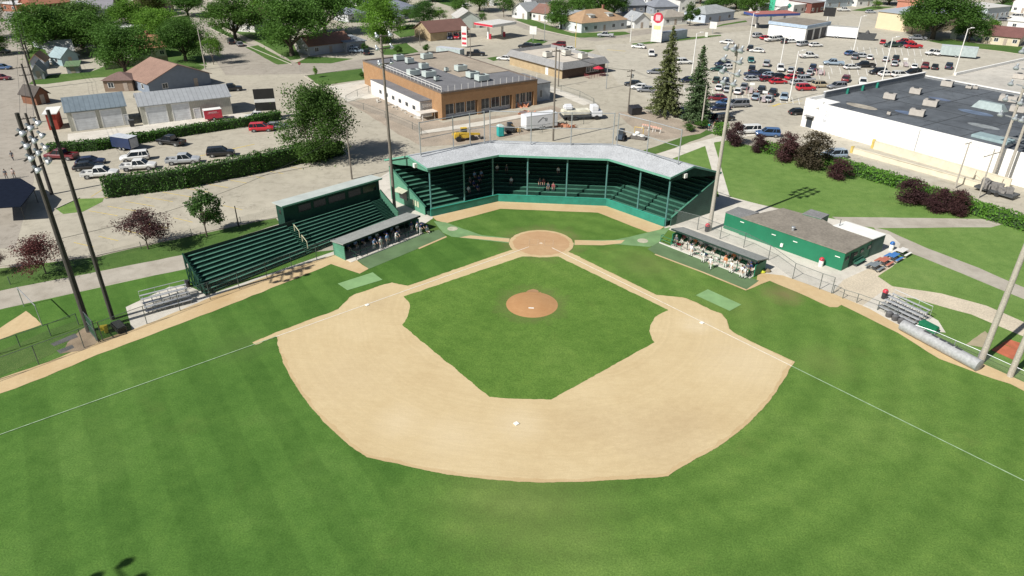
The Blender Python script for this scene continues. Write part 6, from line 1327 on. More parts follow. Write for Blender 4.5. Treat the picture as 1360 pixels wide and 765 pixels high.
    for x0, x1 in ((L - .05, L + .03), (-L - .03, -L + .05)): mb = MB(); mb.box(x0, -W + .2, zb + .02, x1, W - .2, zb + .22); mb.build('bumper', mat('dark_bumper', (.05, .05, .055), .5), t)
    return t
PROTO = {k: car_proto(k) for k in ('sedan', 'suv', 'pickup', 'van')}; USED = set()
PC = dict(white=(.78, .78, .76), silver=(.42, .44, .46), grey=(.20, .21, .23), black=(.012, .013, .016), navy=(.015, .025, .065), blue=(.06, .13, .28), lightblue=(.30, .38, .46), red=(.50, .02, .035), maroon=(.17, .015, .025), green=(.02, .075, .055), teal=(.03, .17, .16), tan=(.45, .38, .26), dgreen=(.03, .06, .045))
def car(x, y, ang, kind, col, lab, group='vehicles parked in the big store lot', sc=1.0):
    p = G(x, y); q = G(x + 3 * math.cos(R(ang)), y - 3 * math.sin(R(ang)) * .45); rz = math.atan2(q.y - p.y, q.x - p.x)
    if kind in USED: t = copy_tree(PROTO[kind])
    else: t = PROTO[kind]; USED.add(kind)
    t.location = (p.x, p.y, 0); t.rotation_euler = (0, 0, rz); t.scale = (sc,) * 3
    for c in t.children:
        if c.name.startswith('body'): c.color = rgba(sc3(PC[col], rnd.uniform(.9, 1.1)))
    t['label'] = lab; t['category'] = {'sedan': 'car', 'suv': 'car', 'pickup': 'pickup truck', 'van': 'van'}[kind]; t['group'] = group
    if 'name' not in t: t.name = {'sedan': 'parked_car', 'suv': 'parked_suv', 'pickup': 'pickup_truck', 'van': 'parked_van'}[kind]
    return t
LG = 'vehicles in the lot between the ivy hedges'
for c in [(83, 211, 175, 'pickup', 'maroon', 'old maroon pickup at the left end of the ivy hedge'), (121, 218, 10, 'sedan', 'navy', 'navy car farther back in the pair left of the white pickups'), (118, 225, 10, 'sedan', 'black', 'black car squeezed behind the rear of the first white pickup'), (134, 235, 8, 'pickup', 'white', 'white crew cab pickup at the corner of the tall hedge'),
          (180, 213, 193, 'suv', 'white', 'white suv parked behind the second white pickup'), (185, 225, 8, 'pickup', 'white', 'white pickup against the hedge next to the silver one'), (244, 217, 8, 'pickup', 'silver', 'silver extended cab pickup along the tall hedge'), (294, 207, 8, 'suv', 'black', 'black suv at the right end of the hedge row'),
          (228, 192, 165, 'pickup', 'black', 'black pickup in front of the ivy hedge right of the navy trailer'), (348, 174, 5, 'suv', 'red', 'red suv below the black two panel sign'), (368, 171, 8, 'sedan', 'grey', 'dark grey car tucked beside the red suv'), (344, 159, 190, 'pickup', 'white', 'white truck with a topper behind the low hedge'),
          (306, 121, 10, 'pickup', 'black', 'black pickup beside the grey house with brown roof'), (307, 58, 115, 'suv', 'black', 'black suv parked in the street under the trees'), (319, 61, 115, 'sedan', 'grey', 'grey car parked in the street behind the black suv'), (79, 84, 5, 'sedan', 'silver', 'silver car in front of the white cottage'),
          (4, 92, 0, 'sedan', 'blue', 'blue car at the left edge of the photo'), (2, 106, 0, 'sedan', 'maroon', 'dark red car at the left edge below the blue one'), (3, 70, 0, 'sedan', 'grey', 'grey car at the left edge in tree shade'), (474, 70, 0, 'suv', 'lightblue', 'light blue suv in the shade of the corner garage'), (487, 72, 90, 'suv', 'black', 'black suv beside the shrub at the corner garage')]: car(*c, group=LG)
SG = 'vehicles round the fuel station and the restaurant'
for c in [(597, 52, -80, 'suv', 'navy', 'navy suv by the wall of the brown roofed shop'), (606, 51.5, -80, 'suv', 'red', 'red suv under the brown roofed shop sign'), (632, 74, 0, 'pickup', 'black', 'black truck hitched to the low grey trailer'), (670, 80, 170, 'sedan', 'white', 'white car at the left end of the restaurant row'), (679, 77.5, 170, 'sedan', 'navy', 'navy car second in the restaurant row'),
          (692, 77, 170, 'pickup', 'black', 'black pickup in the restaurant row'), (703, 75.5, 170, 'suv', 'white', 'white suv at the right end of the restaurant row'), (698, 64, 175, 'suv', 'black', 'black suv alone near the grass corner'), (716, 65, 10, 'suv', 'black', 'black suv beside the street sign post'), (723, 69.5, 175, 'sedan', 'maroon', 'dark maroon low car beside the black suv'),
          (742, 62, 175, 'suv', 'maroon', 'dark maroon suv behind the restaurant roof'), (755, 67.5, 175, 'sedan', 'white', 'white car half hidden by the restaurant roof'), (804, 49, 175, 'pickup', 'silver', 'silver pickup driving past the tan hip roofed house'),
          (1007, 50, 10, 'suv', 'silver', 'silver suv beside the blue edged canopy'), (1017, 52.5, 10, 'sedan', 'red', 'red car between the canopy and the workshop'), (1025, 55, 10, 'pickup', 'white', 'white pickup against the workshop wall'), (1034, 53.5, 10, 'suv', 'silver', 'silver suv against the workshop wall'), (1041, 57, 75, 'suv', 'black', 'black suv in front of the workshop wall'),
          (1051, 57, 5, 'sedan', 'white', 'white car at the right end of the workshop wall'), (1066, 61, 15, 'van', 'silver', 'silver van at the front of the workshop bays'), (1083, 62, 5, 'sedan', 'white', 'white car right of the silver van'), (1098, 46, 0, 'pickup', 'red', 'red pickup behind the white freight trailer'), (1120, 15, 0, 'pickup', 'white', 'white pickup at the top by the blue grey shed'), (1156, 17.5, 0, 'sedan', 'silver', 'silver car at the top near the cream warehouse'), (1098, 42, 0, 'sedan', 'black', 'black car behind the workshop roof')]: car(*c, group=SG)
for c in [(848, 64, 168, 'sedan', 'white', 'white car near the foot of the pylon sign'), (865, 74, -85, 'suv', 'white', 'white hatchback left of the tall spruce'), (908, 85, 3, 'suv', 'white', 'white wagon right of the tall spruce'), (870, 98, 175, 'sedan', 'grey', 'grey car half behind the tall spruce'), (913, 109, 190, 'sedan', 'navy', 'navy car between the two spruces'), (841, 114, 175, 'sedan', 'black', 'black car farthest back left of the spruce'),
          (849, 118.5, 175, 'sedan', 'white', 'white car in the trio left of the spruce'), (858, 122, 175, 'sedan', 'grey', 'grey car nearest the tall spruce trunk'), (965, 58, 170, 'sedan', 'white', 'white coupe alone in the open upper lot'), (959, 87.5, 190, 'suv', 'navy', 'navy suv right of the slim spruce top'), (954, 94.5, 175, 'sedan', 'green', 'dark green car behind the slim spruce'), (965, 92, 190, 'sedan', 'white', 'white car behind the dark green one'),
          (996, 67, 80, 'suv', 'black', 'black truck next to the lot lamp'), (1005, 69.5, 170, 'sedan', 'white', 'white car beside the black truck at the lot lamp'), (997, 82.5, -80, 'sedan', 'teal', 'teal car alone below the black truck'), (1017.6, 87.5, 80, 'suv', 'silver', 'silver suv alone in the middle lot'), (1036, 94, -85, 'suv', 'white', 'white suv at the foot of a lot lamp'), (1050, 95.5, 80, 'sedan', 'silver', 'silver car next in the upper row'),
          (1062, 97, 80, 'sedan', 'black', 'black car in the upper row'), (1079, 93, 78, 'suv', 'navy', 'navy suv in the upper row behind the silver car'), (1075, 99, 75, 'sedan', 'silver', 'silver car in front of the navy suv'), (1073.5, 77, 3, 'pickup', 'white', 'white pickup alone below the workshop'), (998, 95, 85, 'suv', 'black', 'black suv facing away in the crowded row'), (999, 101, 170, 'sedan', 'navy', 'navy car in the crowded row'),
          (1011, 100.5, 170, 'suv', 'black', 'black long suv in the crowded row'), (1023.5, 102.5, 3, 'sedan', 'lightblue', 'light blue long car in the crowded row'), (1018, 107.5, 10, 'sedan', 'maroon', 'maroon car left of the bright red one'), (999, 107.5, 3, 'sedan', 'silver', 'silver low car at the left of the red car row'), (1033, 111, 3, 'sedan', 'red', 'bright red low car in the middle row'), (1053, 105.5, 10, 'sedan', 'red', 'red car behind the lamp post'),
          (1036, 104, 5, 'sedan', 'black', 'black car behind the bright red one'), (1070, 108.5, 5, 'suv', 'silver', 'silver suv behind the big red suv'), (1060, 112.5, 5, 'sedan', 'silver', 'silver car left of the big red suv'), (1069.4, 120, 3, 'suv', 'red', 'big bright red suv near the store corner'), (1090, 116, 3, 'suv', 'tan', 'cream and tan wagon right of the red suv'), (1110.6, 118, 185, 'suv', 'grey', 'grey suv carrying a blue load by the store corner'),
          (951, 109, 80, 'sedan', 'dgreen', 'dark green car against the slim spruce'), (963, 111.5, 80, 'suv', 'navy', 'navy suv in the row behind the slim spruce'), (966, 121.5, 75, 'sedan', 'silver', 'silver car in front of the navy suv near the slim spruce'), (955, 119, 75, 'sedan', 'white', 'white car half behind the slim spruce'), (980, 124, 75, 'sedan', 'white', 'white car left of the pink shopping cart corral'), (988, 117.5, 78, 'sedan', 'grey', 'grey car in front of the white one by the corral'),
          (1011, 123, 75, 'suv', 'black', 'black suv right of the pink cart corral'), (1003.5, 131.5, 75, 'sedan', 'lightblue', 'pale blue white car in front of the black suv'), (1026, 126.5, 75, 'suv', 'black', 'black suv near the yellow kerb tip'), (1021, 134, 70, 'sedan', 'silver', 'silver car next to the cart return rail'), (1041, 131.5, -95, 'sedan', 'lightblue', 'pale blue car beside the lamp post nearest the store'), (979.5, 142, 185, 'van', 'grey', 'dark grey van nearest the pole in the front row'),
          (963, 139.5, 185, 'sedan', 'blue', 'blue car in the front row behind the dark van'), (956, 146, 185, 'sedan', 'navy', 'navy car at the front edge of the lot by the spruce'), (952, 133, 175, 'sedan', 'maroon', 'maroon car peeking out behind the slim spruce'), (906, 154.5, 190, 'suv', 'black', 'black suv in the shade of the tall spruce'), (917, 157.5, 190, 'sedan', 'navy', 'navy car in the shade between the spruce trunks'), (944, 158.5, 15, 'sedan', 'black', 'black car in the shade right of the slim spruce trunk'),
          (961, 160.5, 15, 'suv', 'black', 'black suv in spruce shade nearest the grey pole'), (928, 163, 5, 'sedan', 'grey', 'grey car at the hedge corner behind the slim pole'), (993, 177, 185, 'van', 'white', 'white van behind the first purple shrub'), (1019, 181, 175, 'suv', 'blue', 'blue suv behind the gap of the purple shrubs'), (1106, 210, 185, 'suv', 'lightblue', 'light blue suv on the lane behind the round shrub'), (1061, 152, 5, 'sedan', 'black', 'black car nose showing at the store corner block'),
          (1106.5, 86.5, 175, 'pickup', 'lightblue', 'grey blue pickup in the upper middle row'), (1130.6, 92, 3, 'sedan', 'white', 'white car right of the grey blue pickup'), (1148, 89.5, 180, 'pickup', 'black', 'dark pickup right of the white car'), (1165, 98.5, 185, 'suv', 'black', 'black suv left of the two white wagons'), (1177, 101, 3, 'sedan', 'white', 'white low car in front of the lamp at the store front'), (1195, 102.5, 3, 'suv', 'white', 'white wagon before the store front'),
          (1211, 99.5, 185, 'suv', 'black', 'black suv right of the white wagon'), (1123, 108, 70, 'suv', 'maroon', 'maroon suv alone near the store front'), (1145, 113, -85, 'suv', 'white', 'white suv near the store front parapet'), (1129.5, 73, 15, 'sedan', 'blue', 'blue car farthest back in the lamp cluster'), (1135, 78, 80, 'suv', 'grey', 'grey suv nearest in the lamp cluster'), (1142, 76.5, 175, 'sedan', 'silver', 'silver car at the right of the lamp cluster'),
          (1155, 78.5, 80, 'sedan', 'white', 'small white car right of the lamp cluster'), (1176, 81, 80, 'sedan', 'silver', 'pale silver car left of the far lamp post'), (1189, 81, 82, 'suv', 'black', 'black suv right of the far lamp post'), (1187.6, 87, 80, 'sedan', 'silver', 'silver car nose to the black suv'), (1172, 58, 80, 'sedan', 'red', 'red car at the far end of the lot'), (1185, 62.5, 180, 'pickup', 'dgreen', 'dark green pickup at the far right of the lot'),
          (1196, 61, 180, 'sedan', 'navy', 'navy car behind the dark green pickup'), (1201, 58.5, 180, 'pickup', 'red', 'red pickup farthest from the store'), (1212, 64, 180, 'pickup', 'red', 'red and white pickup near the flat trailer'), (1214, 91, 80, 'sedan', 'white', 'white car beside the white cart corral'), (1228, 90.5, 80, 'suv', 'maroon', 'dark red suv first of three at the right end'), (1241, 91.5, 80, 'sedan', 'black', 'black car middle of three at the right end'),
          (1259.5, 91, 80, 'suv', 'navy', 'navy suv last of three at the right end'), (1240, 73, 185, 'pickup', 'white', 'white truck in front of the grey trailer'), (1250, 74, 185, 'suv', 'white', 'white wagon between the white truck and the trailer')]: car(*c)
# far traffic along the top
for c in [(556, 14, 40, 'sedan', 'silver', 'silver car on the residential street at the top'), (620, 9, 10, 'sedan', 'white', 'white car under the street trees at the top'), (1330, 28, 180, 'sedan', 'grey', 'grey car beside the tall windowed building'), (1349, 24, 180, 'van', 'white', 'white van near the top right corner'), (1218, 53, 175, 'pickup', 'grey', 'grey pickup in the shade of the big tree'), (948, 24, 10, 'suv', 'black', 'black suv at the house with grey hip roof'), (1282, 9, 0, 'sedan', 'navy', 'navy car at the shops behind the right trees'), (1290, 10, 0, 'sedan', 'red', 'red car at the shops behind the right trees')]: car(*c, group='vehicles on the far streets')
# shopping cart corrals
def corral(lab, p, c):
    t = thing('cart_corral', lab, 'cart corral', G(*p), R(75), 'shopping cart corrals in the lot'); m_ = mat('corral_%.1f' % c[0], c, .5)
    for s in (-1, 1):
        mb = MB(); 
        for z in (.3, .65, 1.0): mb.tube((-2.3, s, z), (2.3, s, z), .04, n=5)
        for x in (-2.3, -.8, .8, 2.3): mb.tube((x, s, 0), (x, s, 1.0), .05, n=5)
        mb.build('rail', m_, t)
    mb = MB()
    for k in range(7): mb.box(-2 + k * .55, -.45, .35, -1.55 + k * .55, .45, .95)
    mb.build('carts', mat('cart_wire', (.42, .36, .37), .5, .3, 6.), t); mb = MB(); mb.box(2.2, -.6, 1.4, 2.26, .6, 2.0); mb.tube((2.23, 0, 0), (2.23, 0, 1.4), .04); mb.build('corral_sign', TRIM, t)
corral('pinkish cart corral between the white and the black suv rows', (997, 123), (.50, .30, .30)); corral('pinkish cart corral right of the upper row', (1089, 98.5), (.52, .28, .28)); corral('white cart corral near the two white cars', (1202, 88), (.70, .68, .64)); corral('white cart corral beside the silver car near the yellow kerb', (1014, 134.5), (.6, .6, .6))
# wrecked dark object on the lane right
q = G(1322, 258); t = thing('scrap_trailer', 'dark scrap loaded flat trailer parked on the store lane', 'trailer', q, srz + math.pi); mb = MB(); mb.box(-3, -1.2, .5, 3, 1.2, .8); mb.build('deck', DARKST, t); wheels(t, ((-.6, -1.1), (.6, -1.1), (-.6, 1.1), (.6, 1.1)), .38, .25); mb = MB()
for k in range(9): mb.cbox((rnd.uniform(-2.2, 2.2), rnd.uniform(-.7, .7), .803 + .001 * k), rnd.uniform(.8, 2.), rnd.uniform(.4, .9), rnd.uniform(.4, 1.3), rnd.uniform(0, 3))
mb.build('scrap_load', mat('grey_scrap', (.20, .19, .18), .8, .35, 2.), t)
# ================================================================ vegetation
def leafmat(name, c, c2, trans=.25):
    m, nt, b = _new(name)
    n = noise_n(nt, 3.2, 3); n2 = noise_n(nt, 20., 2)
    col = ramp(nt, n.outputs['Fac'], [(.32, sc3(c, .8)), (.68, c2)])
    col = mix(nt, .6, col, ramp(nt, n2.outputs['Fac'], [(.3, (.62,) * 3), (.7, (1.25,) * 3)]), 'MULTIPLY')
    oi = N(nt, 'ShaderNodeObjectInfo'); col = mix(nt, 1., col, oi.outputs['Color'], 'MULTIPLY')
    nt.links.new(col, b.inputs['Base Color']); b.inputs['Roughness'].default_value = .65; b.inputs['Specular IOR Level'].default_value = .25
    tl = N(nt, 'ShaderNodeBsdfTranslucent'); nt.links.new(col, tl.inputs['Color']); mx = N(nt, 'ShaderNodeMixShader'); mx.inputs[0].default_value = trans
    nt.links.new(b.outputs[0], mx.inputs[1]); nt.links.new(tl.outputs[0], mx.inputs[2]); nt.links.new(mx.outputs[0], nt.nodes['Material Output'].inputs['Surface'])
    return m
LEAF = leafmat('broad_leaves', (.075, .15, .032), (.125, .235, .05), .4); NEEDLE = leafmat('spruce_needles', (.075, .105, .05), (.14, .175, .08), .15); PURPLE = leafmat('purple_leaves', (.065, .034, .036), (.105, .058, .055)); IVY = leafmat('ivy_leaves', (.04, .10, .022), (.07, .155, .032))
BARK = mat('bark', (.10, .08, .06), .95, .3, 4.)
def leaf(mb, p, s, r, up=.35):
    d = V((r.gauss(0, 1), r.gauss(0, 1), r.gauss(0, 1))).normalized(); n = (V((r.gauss(0, 1), r.gauss(0, 1), r.gauss(0, 1) + up))).normalized(); u = d.cross(n)
    if u.length < .1: u = V((1, 0, 0))
    u.normalize(); w = n.cross(u).normalized(); s2 = s * r.uniform(.6, 1.3)
    mb.add([p - u * s2, p - w * s2 * .6, p + u * s2, p + w * s2 * .6], [(0, 1, 2, 3)])
def crown_mesh(seed, ncl, nl, ls, lobes, sx=1., gap=.25, low=0.):
    """leafy crown in a unit box: z 0..1, radius about .5; lobes of leaf clumps with gaps"""
    r = random.Random(seed); mb = MB(); L = []
    for k in range(lobes):
        a = r.uniform(0, 6.28); h = r.uniform(.2 + low, .82); rr = (.34 * math.sin(math.pi * min(1, max(0, h)) ** .8)) * r.uniform(.6, 1.1)
        L.append((V((math.cos(a) * rr, math.sin(a) * rr, h)), r.uniform(.11, .22)))
    L.append((V((0, 0, .5)), .24)); L.append((V((r.uniform(-.08, .08), r.uniform(-.08, .08), .82)), .16))
    for k in range(ncl):
        c, rad = L[r.randrange(len(L))]; d = V((r.gauss(0, 1), r.gauss(0, 1), r.gauss(.15, 1))).normalized(); c2 = c + d * rad * r.uniform(.72, 1.08)
        if c2.z < 0.02: continue
        q = r.uniform(.035, .075)
        for j in range(nl): leaf(mb, c2 + V((r.gauss(0, q), r.gauss(0, q), r.gauss(0, q * .7))), ls, r)
    return mb
def trunk_mesh(seed, h=.32, r0=.03):
    r = random.Random(seed); mb = MB(); mb.tube((0, 0, 0), (0, 0, h), r0, r0 * .7, 8)
    for k in range(6):
        a = k * 1.05 + r.uniform(-.3, .3); e = V((math.cos(a) * .22, math.sin(a) * .22, h + r.uniform(.18, .42))); m_ = V((math.cos(a) * .07, math.sin(a) * .07, h + .08))
        mb.tube((0, 0, h - .05 + .01 * k), m_, r0 * .55, r0 * .42, 6); mb.tube(m_, e, r0 * .42, r0 * .12, 5)
    mb.tube((0, 0, h), (.02, .01, .75), r0 * .68, r0 * .15, 6); return mb
def tree_proto(seed, ncl, nl, ls, lobes, base=.2, leafm=None, r0=.03, **k):
    t = thing('tree', '-', 'tree'); c = crown_mesh(seed, ncl, nl, ls, lobes, **k)
    c.v = [(x, y, base + z * (1 - base)) for x, y, z in c.v]; c.build('crown', leafm or LEAF, t); trunk_mesh(seed, base + .1, r0).build('trunk', BARK, t, smooth=True); return t
TP = {'a': tree_proto(3, 420, 36, .016, 14, .1), 'b': tree_proto(8, 440, 36, .016, 17, .08), 'c': tree_proto(21, 300, 34, .019, 10, .12), 'd': tree_proto(33, 500, 38, .0145, 19, .07, r0=.035), 'e': tree_proto(35, 560, 44, .0135, 15, .03, r0=.03, low=-.16), 's': tree_proto(44, 150, 26, .028, 6, .18, r0=.022), 'p': tree_proto(52, 260, 34, .020, 11, .02, PURPLE, .02, low=-.16), 'q': tree_proto(57, 230, 28, .017, 10, .14, PURPLE, .014, gap=.4), 'y': tree_proto(61, 190, 30, .019, 8, .14, r0=.014)}
TU = set()
def tree(b, yt, wpx, kind, lab, col=(1, 1, 1), name='tree', group=None, hmul=1.):
    p = G(*b); h = hgt(b[0], b[1], yt) * hmul; w = wpx * mpp(*b)
    if kind in TU: t = copy_tree(TP[kind])
    else: t = TP[kind]; TU.add(kind)
    t.name = name; t.location = p; t.scale = (w * 1.02, w * 1.02, h); t.rotation_euler.z = rnd.uniform(0, 6.28)
    for c in t.children:
        if c.name.startswith('crown'): c.color = rgba(col)
    t['label'] = lab; t['category'] = 'shrub' if 'shrub' in name or 'bush' in name else 'tree'
    if group: t['group'] = group
    elif 'group' in t: del t['group']
    return t
DK = (.95, 1.08, .9); MD = (1.05, 1.15, .95); LT = (1.45, 1.5, .95); BR = (1.7, 1.75, 1.05)
tree((424, 214), 112, 100, 'e', 'big leafy tree standing at the right end of the tall ivy hedge', (.82, .86, .78))
tree((68, 76), 6, 92, 'b', 'large dark tree left of the two dark trees over the cottage', MD); tree((110, 64), 2, 95, 'a', 'wide tree with paler leaves behind the white cottage', (1, 1, .95)); tree((168, 100), 30, 84, 'd', 'darkest dense tree in front of the beige house', DK); tree((134, 72), 16, 80, 'b', 'dark tree wedged between the wide tree and the darkest one', MD)
tree((45, 66), 14, 42, 'c', 'bright leaved tree beside the alley power poles', LT); tree((176, 48), 1, 66, 'b', 'bright green round tree above the orange brown roof', LT); tree((214, 62), 12, 64, 'a', 'yellow green tree behind the white extension', BR); tree((247, 81), 22, 70, 'd', 'big grey green street tree left of the yard pole', (.9, 1, .85)); tree((284, 86), 44, 32, 'y', 'young narrow tree on the street corner verge', LT)
tree((-8, 50), -8, 46, 'b', 'dark tree cut by the left edge at the top', DK); tree((-5, 73), 36, 42, 'a', 'very dark low tree at the left edge', DK); tree((313, 52), -4, 86, 'b', 'round green street tree over the parked black suv', (1.05, 1.1, .9)); tree((388, 74), -10, 96, 'd', 'tall dark tree left of the low white corner house', MD); tree((432, 45), -16, 96, 'b', 'tall dark tree behind the rusty brown roof', DK); tree((352, 30), -14, 60, 'a', 'pale green tree behind the dark red roof', LT)
tree((507, 56), -8, 62, 'e', 'bright green tree with two tiers right of the corner garage', BR); tree((545, 29), 9, 30, 'y', 'small round tree by the blue grey roofed house', MD); tree((563, 33), 1, 36, 'a', 'blue green tree left of the brown roofed shop', (.7, .85, .8)); tree((584, 29), 10, 26, 'y', 'small yellow green tree behind the shop gable', LT); tree((611, 21), -6, 30, 'y', 'round dense tree behind the white gabled roof', MD)
tree((637, 15), -22, 48, 'b', 'big street tree with a thick pale trunk at the top', MD); tree((669, 23), -8, 32, 'y', 'dark cone shaped tree left of the white cottage', DK); tree((641, 31), 15, 14, 'y', 'small dark round evergreen by the fuel canopy', DK, 'bush'); tree((745, 38), -3, 44, 'c', 'street tree in front of the low grey roofed house', MD); tree((700, 4), -22, 50, 'b', 'dark tree at the top above the white cottage', DK); tree((790, 26), -18, 60, 'a', 'tree mass behind the tan hip roof', MD); tree((815, 22), -18, 48, 'd', 'green tree right behind the chimney of the tan roof', (1, 1.1, .9)); tree((768, 22), -14, 40, 'b', 'tree left behind the tan hip roof dormers', MD)
tree((916, 34), 2, 24, 's', 'round olive bush tree in front of the white bungalow', (.75, .8, .7)); tree((952, 16), -14, 44, 'a', 'dark tree behind the tall gabled house', DK); tree((1001, 20), -10, 46, 'b', 'bright tree left of the green sign column', (1.05, 1.1, .9)); tree((978, 12), -16, 50, 'd', 'dark tree at the top right of the pale blue house', DK); tree((930, 5), -22, 50, 'b', 'tree at the very top behind the brown gabled roof', MD); tree((880, 10), -10, 30, 's', 'small tree between the slate roof and the round sign', LT)
tree((1238, 52), -16, 96, 'd', 'huge spreading tree beside the cream warehouse', (.85, .95, .8)); tree((1286, 55), 14, 50, 'a', 'grey green tree right of the huge spreading one', (.8, .9, .85)); tree((1312, 48), 26, 32, 's', 'low bright bush left of the maroon shingle roof', LT, 'bush'); tree((1162, 11), 0, 16, 'y', 'small bush by the white small house', LT, 'bush'); tree((1210, 46), 4, 34, 's', 'side limb tree leaning over the cream warehouse wall', MD)
tree((1180, 6), -16, 50, 'b', 'tree at the very top behind the pink flat building', DK); tree((1075, 4), -16, 44, 'a', 'tree at the very top behind the diner', MD); tree((1330, 10), -20, 44, 'b', 'tree at the top right by the white gabled house', MD); tree((525, 10), -18, 46, 'a', 'tree at the top beyond the white gabled house', MD); tree((575, 2), -20, 44, 'b', 'tree at the top right of the blue grey roof', LT); tree((468, 20), -14, 40, 's', 'tree beside the white cottage with hip roof', MD); tree((250, 22), -14, 60, 'b', 'dark tree at the top of the tree lined street', DK); tree((205, 20), -12, 50, 'a', 'dark reddish tree beside the tan roof', (.8, .55, .5)); tree((20, 6), -20, 40, 'b', 'tree at the top left beyond the brick garage', DK); tree((150, 14), -14, 54, 'a', 'tree behind the long grey roofed building', MD)
tree((275, 314), 252, 50, 's', 'young green tree on the lawn strip behind the bleachers', (.75, .85, .9)); tree((419, 103), 88, 8, 'y', 'thin sapling on the corner lawn', BR)
tree((197, 331), 278, 72, 'q', 'open purple leaved tree on the lawn strip', (1.15, 1, 1)); tree((61, 363), 313, 72, 'q', 'reddish purple tree by the left floodlight pole', (1.5, .95, .9)); tree((-2, 363), 335, 34, 'q', 'purple tree cut by the left edge', (1.3, 1, .95))
tree((979, 193), 162, 34, 'p', 'first purple shrub by the tall grey light pole', (.9, .8, .85), 'purple_shrub'); tree((1003, 202), 178, 30, 'p', 'second small purple shrub along the lawn edge', (.8, .75, .8), 'purple_shrub'); tree((1038, 214), 176, 46, 'p', 'third purple shrub beside the big olive one', (1.15, .95, 1.), 'purple_shrub'); tree((1074, 225), 176, 58, 'p', 'big olive topped shrub in the middle of the row', (1.0, 1.5, .9), 'purple_shrub'); tree((1109, 238), 212, 40, 'p', 'low purple shrub right of the big olive one', (1., .8, .85), 'purple_shrub'); tree((1207, 268), 236, 52, 'p', 'dense purple shrub alone in front of the hedge', (.85, .75, .8), 'purple_shrub'); tree((1249, 282), 252, 44, 'p', 'left one of the touching purple shrubs near the right edge', (.9, .75, .8), 'purple_shrub'); tree((1274, 285), 253, 42, 'p', 'right one of the touching purple shrubs near the right edge', (.95, .8, .8), 'purple_shrub')
for b, y, w, lab in (((528, 73), 62, 14, 'small dark bush on the corner lawn by the brick roof'), ((568, 70), 60, 13, 'round bush at the forecourt of the brown roofed shop'), ((485, 69), 58, 11, 'bush beside the black suv at the corner garage'), ((935, 171), 161, 26, 'low weeds at the foot of the slim grey pole'), ((912, 174), 165, 20, 'low weeds left of the slim spruce trunk'), ((480, 104), 97, 8, 'tiny bush at the corner of the brick building')): tree(b, y, w, 's', lab, (.75, .9, .7), 'bush', hmul=1.15)
# spruces
def spruce(b, yt, wpx, lab, seed, col):
    r = random.Random(seed); p = G(*b); h = hgt(b[0], b[1], yt); rad = wpx * mpp(*b) / 2; t = thing('spruce_tree', lab, 'tree', p); mb = MB(); nt_ = int(h * 2.6)
    for k in range(nt_):
        f = k / nt_; z = h * (.10 + .9 * f); rr = rad * (1 - f) ** .85 * r.uniform(.8, 1.12) + .12
        nb = max(5, int(13 * (1 - f) + 5))
        for j in range(nb):
            a = r.uniform(0, 6.28); ln = rr * r.uniform(.65, 1.12); d = V((math.cos(a), math.sin(a), -.22 - .25 * (1 - f)))
            for q in range(max(3, int(ln * 5))):
                s = (q + r.random()) / max(3, int(ln * 5)); c = V((0, 0, z)) + d * ln * s + V((0, 0, .18 * ln * s * s))
                for e in range(3): leaf(mb, c + V((r.gauss(0, .14), r.gauss(0, .14), r.gauss(-.06, .1))), .20, r, .8)
    for q in range(60): leaf(mb, V((r.gauss(0, .06), r.gauss(0, .06), h * (1 - .1 * r.random() ** 2))), .13, r)
    c = mb.build('crown', NEEDLE, t); c.color = rgba(col); mb = MB(); mb.tube((0, 0, 0), (0, 0, h * .96), .32, .04, 9); mb.build('trunk', BARK, t)
spruce((882, 153), 34, 50, 'tall full spruce left of the slim one at the edge of the lot', 5, (1.25, 1.15, .9)); spruce((922, 163), 60, 46, 'slim pointed spruce with a bare lower trunk', 9, (.85, 1.05, .95))
# hedges: leaf clumps over a woody core
def hedge(lab, pts, w, h, m, col=(1, 1, 1), seed=1, dens=120, ls=.17, name='hedge'):
    r = random.Random(seed); P = [G(*q) for q in pts]; t = thing(name, lab, 'hedge', P[0]); mb = MB(); core = MB()
    for i in range(len(P) - 1):
        a, b = P[i], P[i + 1]; L = (b - a).length; d = (b - a).normalized(); n = V((-d.y, d.x, 0))
        core.bar(a + d * .3 + V((0, 0, h * .46)), b - d * .3 + V((0, 0, h * .46)), w * .72, h * .84)
        for k in range(int(L * dens * (w + 2 * h) / 5)):
            s = r.random() * L; u = r.random() * (w + 2 * h)
            bump = .3 * mnoise.noise(V((s * .55, seed, u * .4))) + .16 * mnoise.noise(V((s * 1.9, seed + 3, u)))
            if u < h: q = V((0, 0, u)) - n * (w / 2 + bump)
            elif u < h + w: q = V((0, 0, h + bump * 1.3)) + n * (u - h - w / 2)
            else: q = V((0, 0, u - h - w)) + n * (w / 2 + bump)
            leaf(mb, a + d * s + q + V((r.gauss(0, .07), r.gauss(0, .07), r.gauss(0, .07))), ls, r, .2)
        for e, sg in ((a, -1), (b, 1)):
            for k in range(int(dens * w * h / 4)): leaf(mb, e + n * r.uniform(-w / 2, w / 2) + V((0, 0, r.random() * h)) + d * sg * r.gauss(.0, .08), ls, r, .2)
    o = mb.build('foliage', m, t, True); o.color = rgba(col); core.build('stems', mat('hedge_stems', (.03, .06, .018), .95, .3, 3.), t, True)
hedge('tall dense ivy hedge along the near side of the parked pickups', [(141, 262), (250, 248), (345, 228), (405, 214)], 1.6, 3.3, IVY, (1.05, 1.15, .85), 1)
hedge('long low ivy hedge between the garages and the parked trailer', [(66, 204), (135, 198), (205, 186), (260, 177), (335, 166), (372, 158)], 2.0, 1.8, IVY, (1.15, 1.3, .85), 2)
hedge('ivy hedge under the big leafy tree by the lane', [(405, 216), (455, 204)], 2.2, 2.4, IVY, (.55, .65, .6), 3)
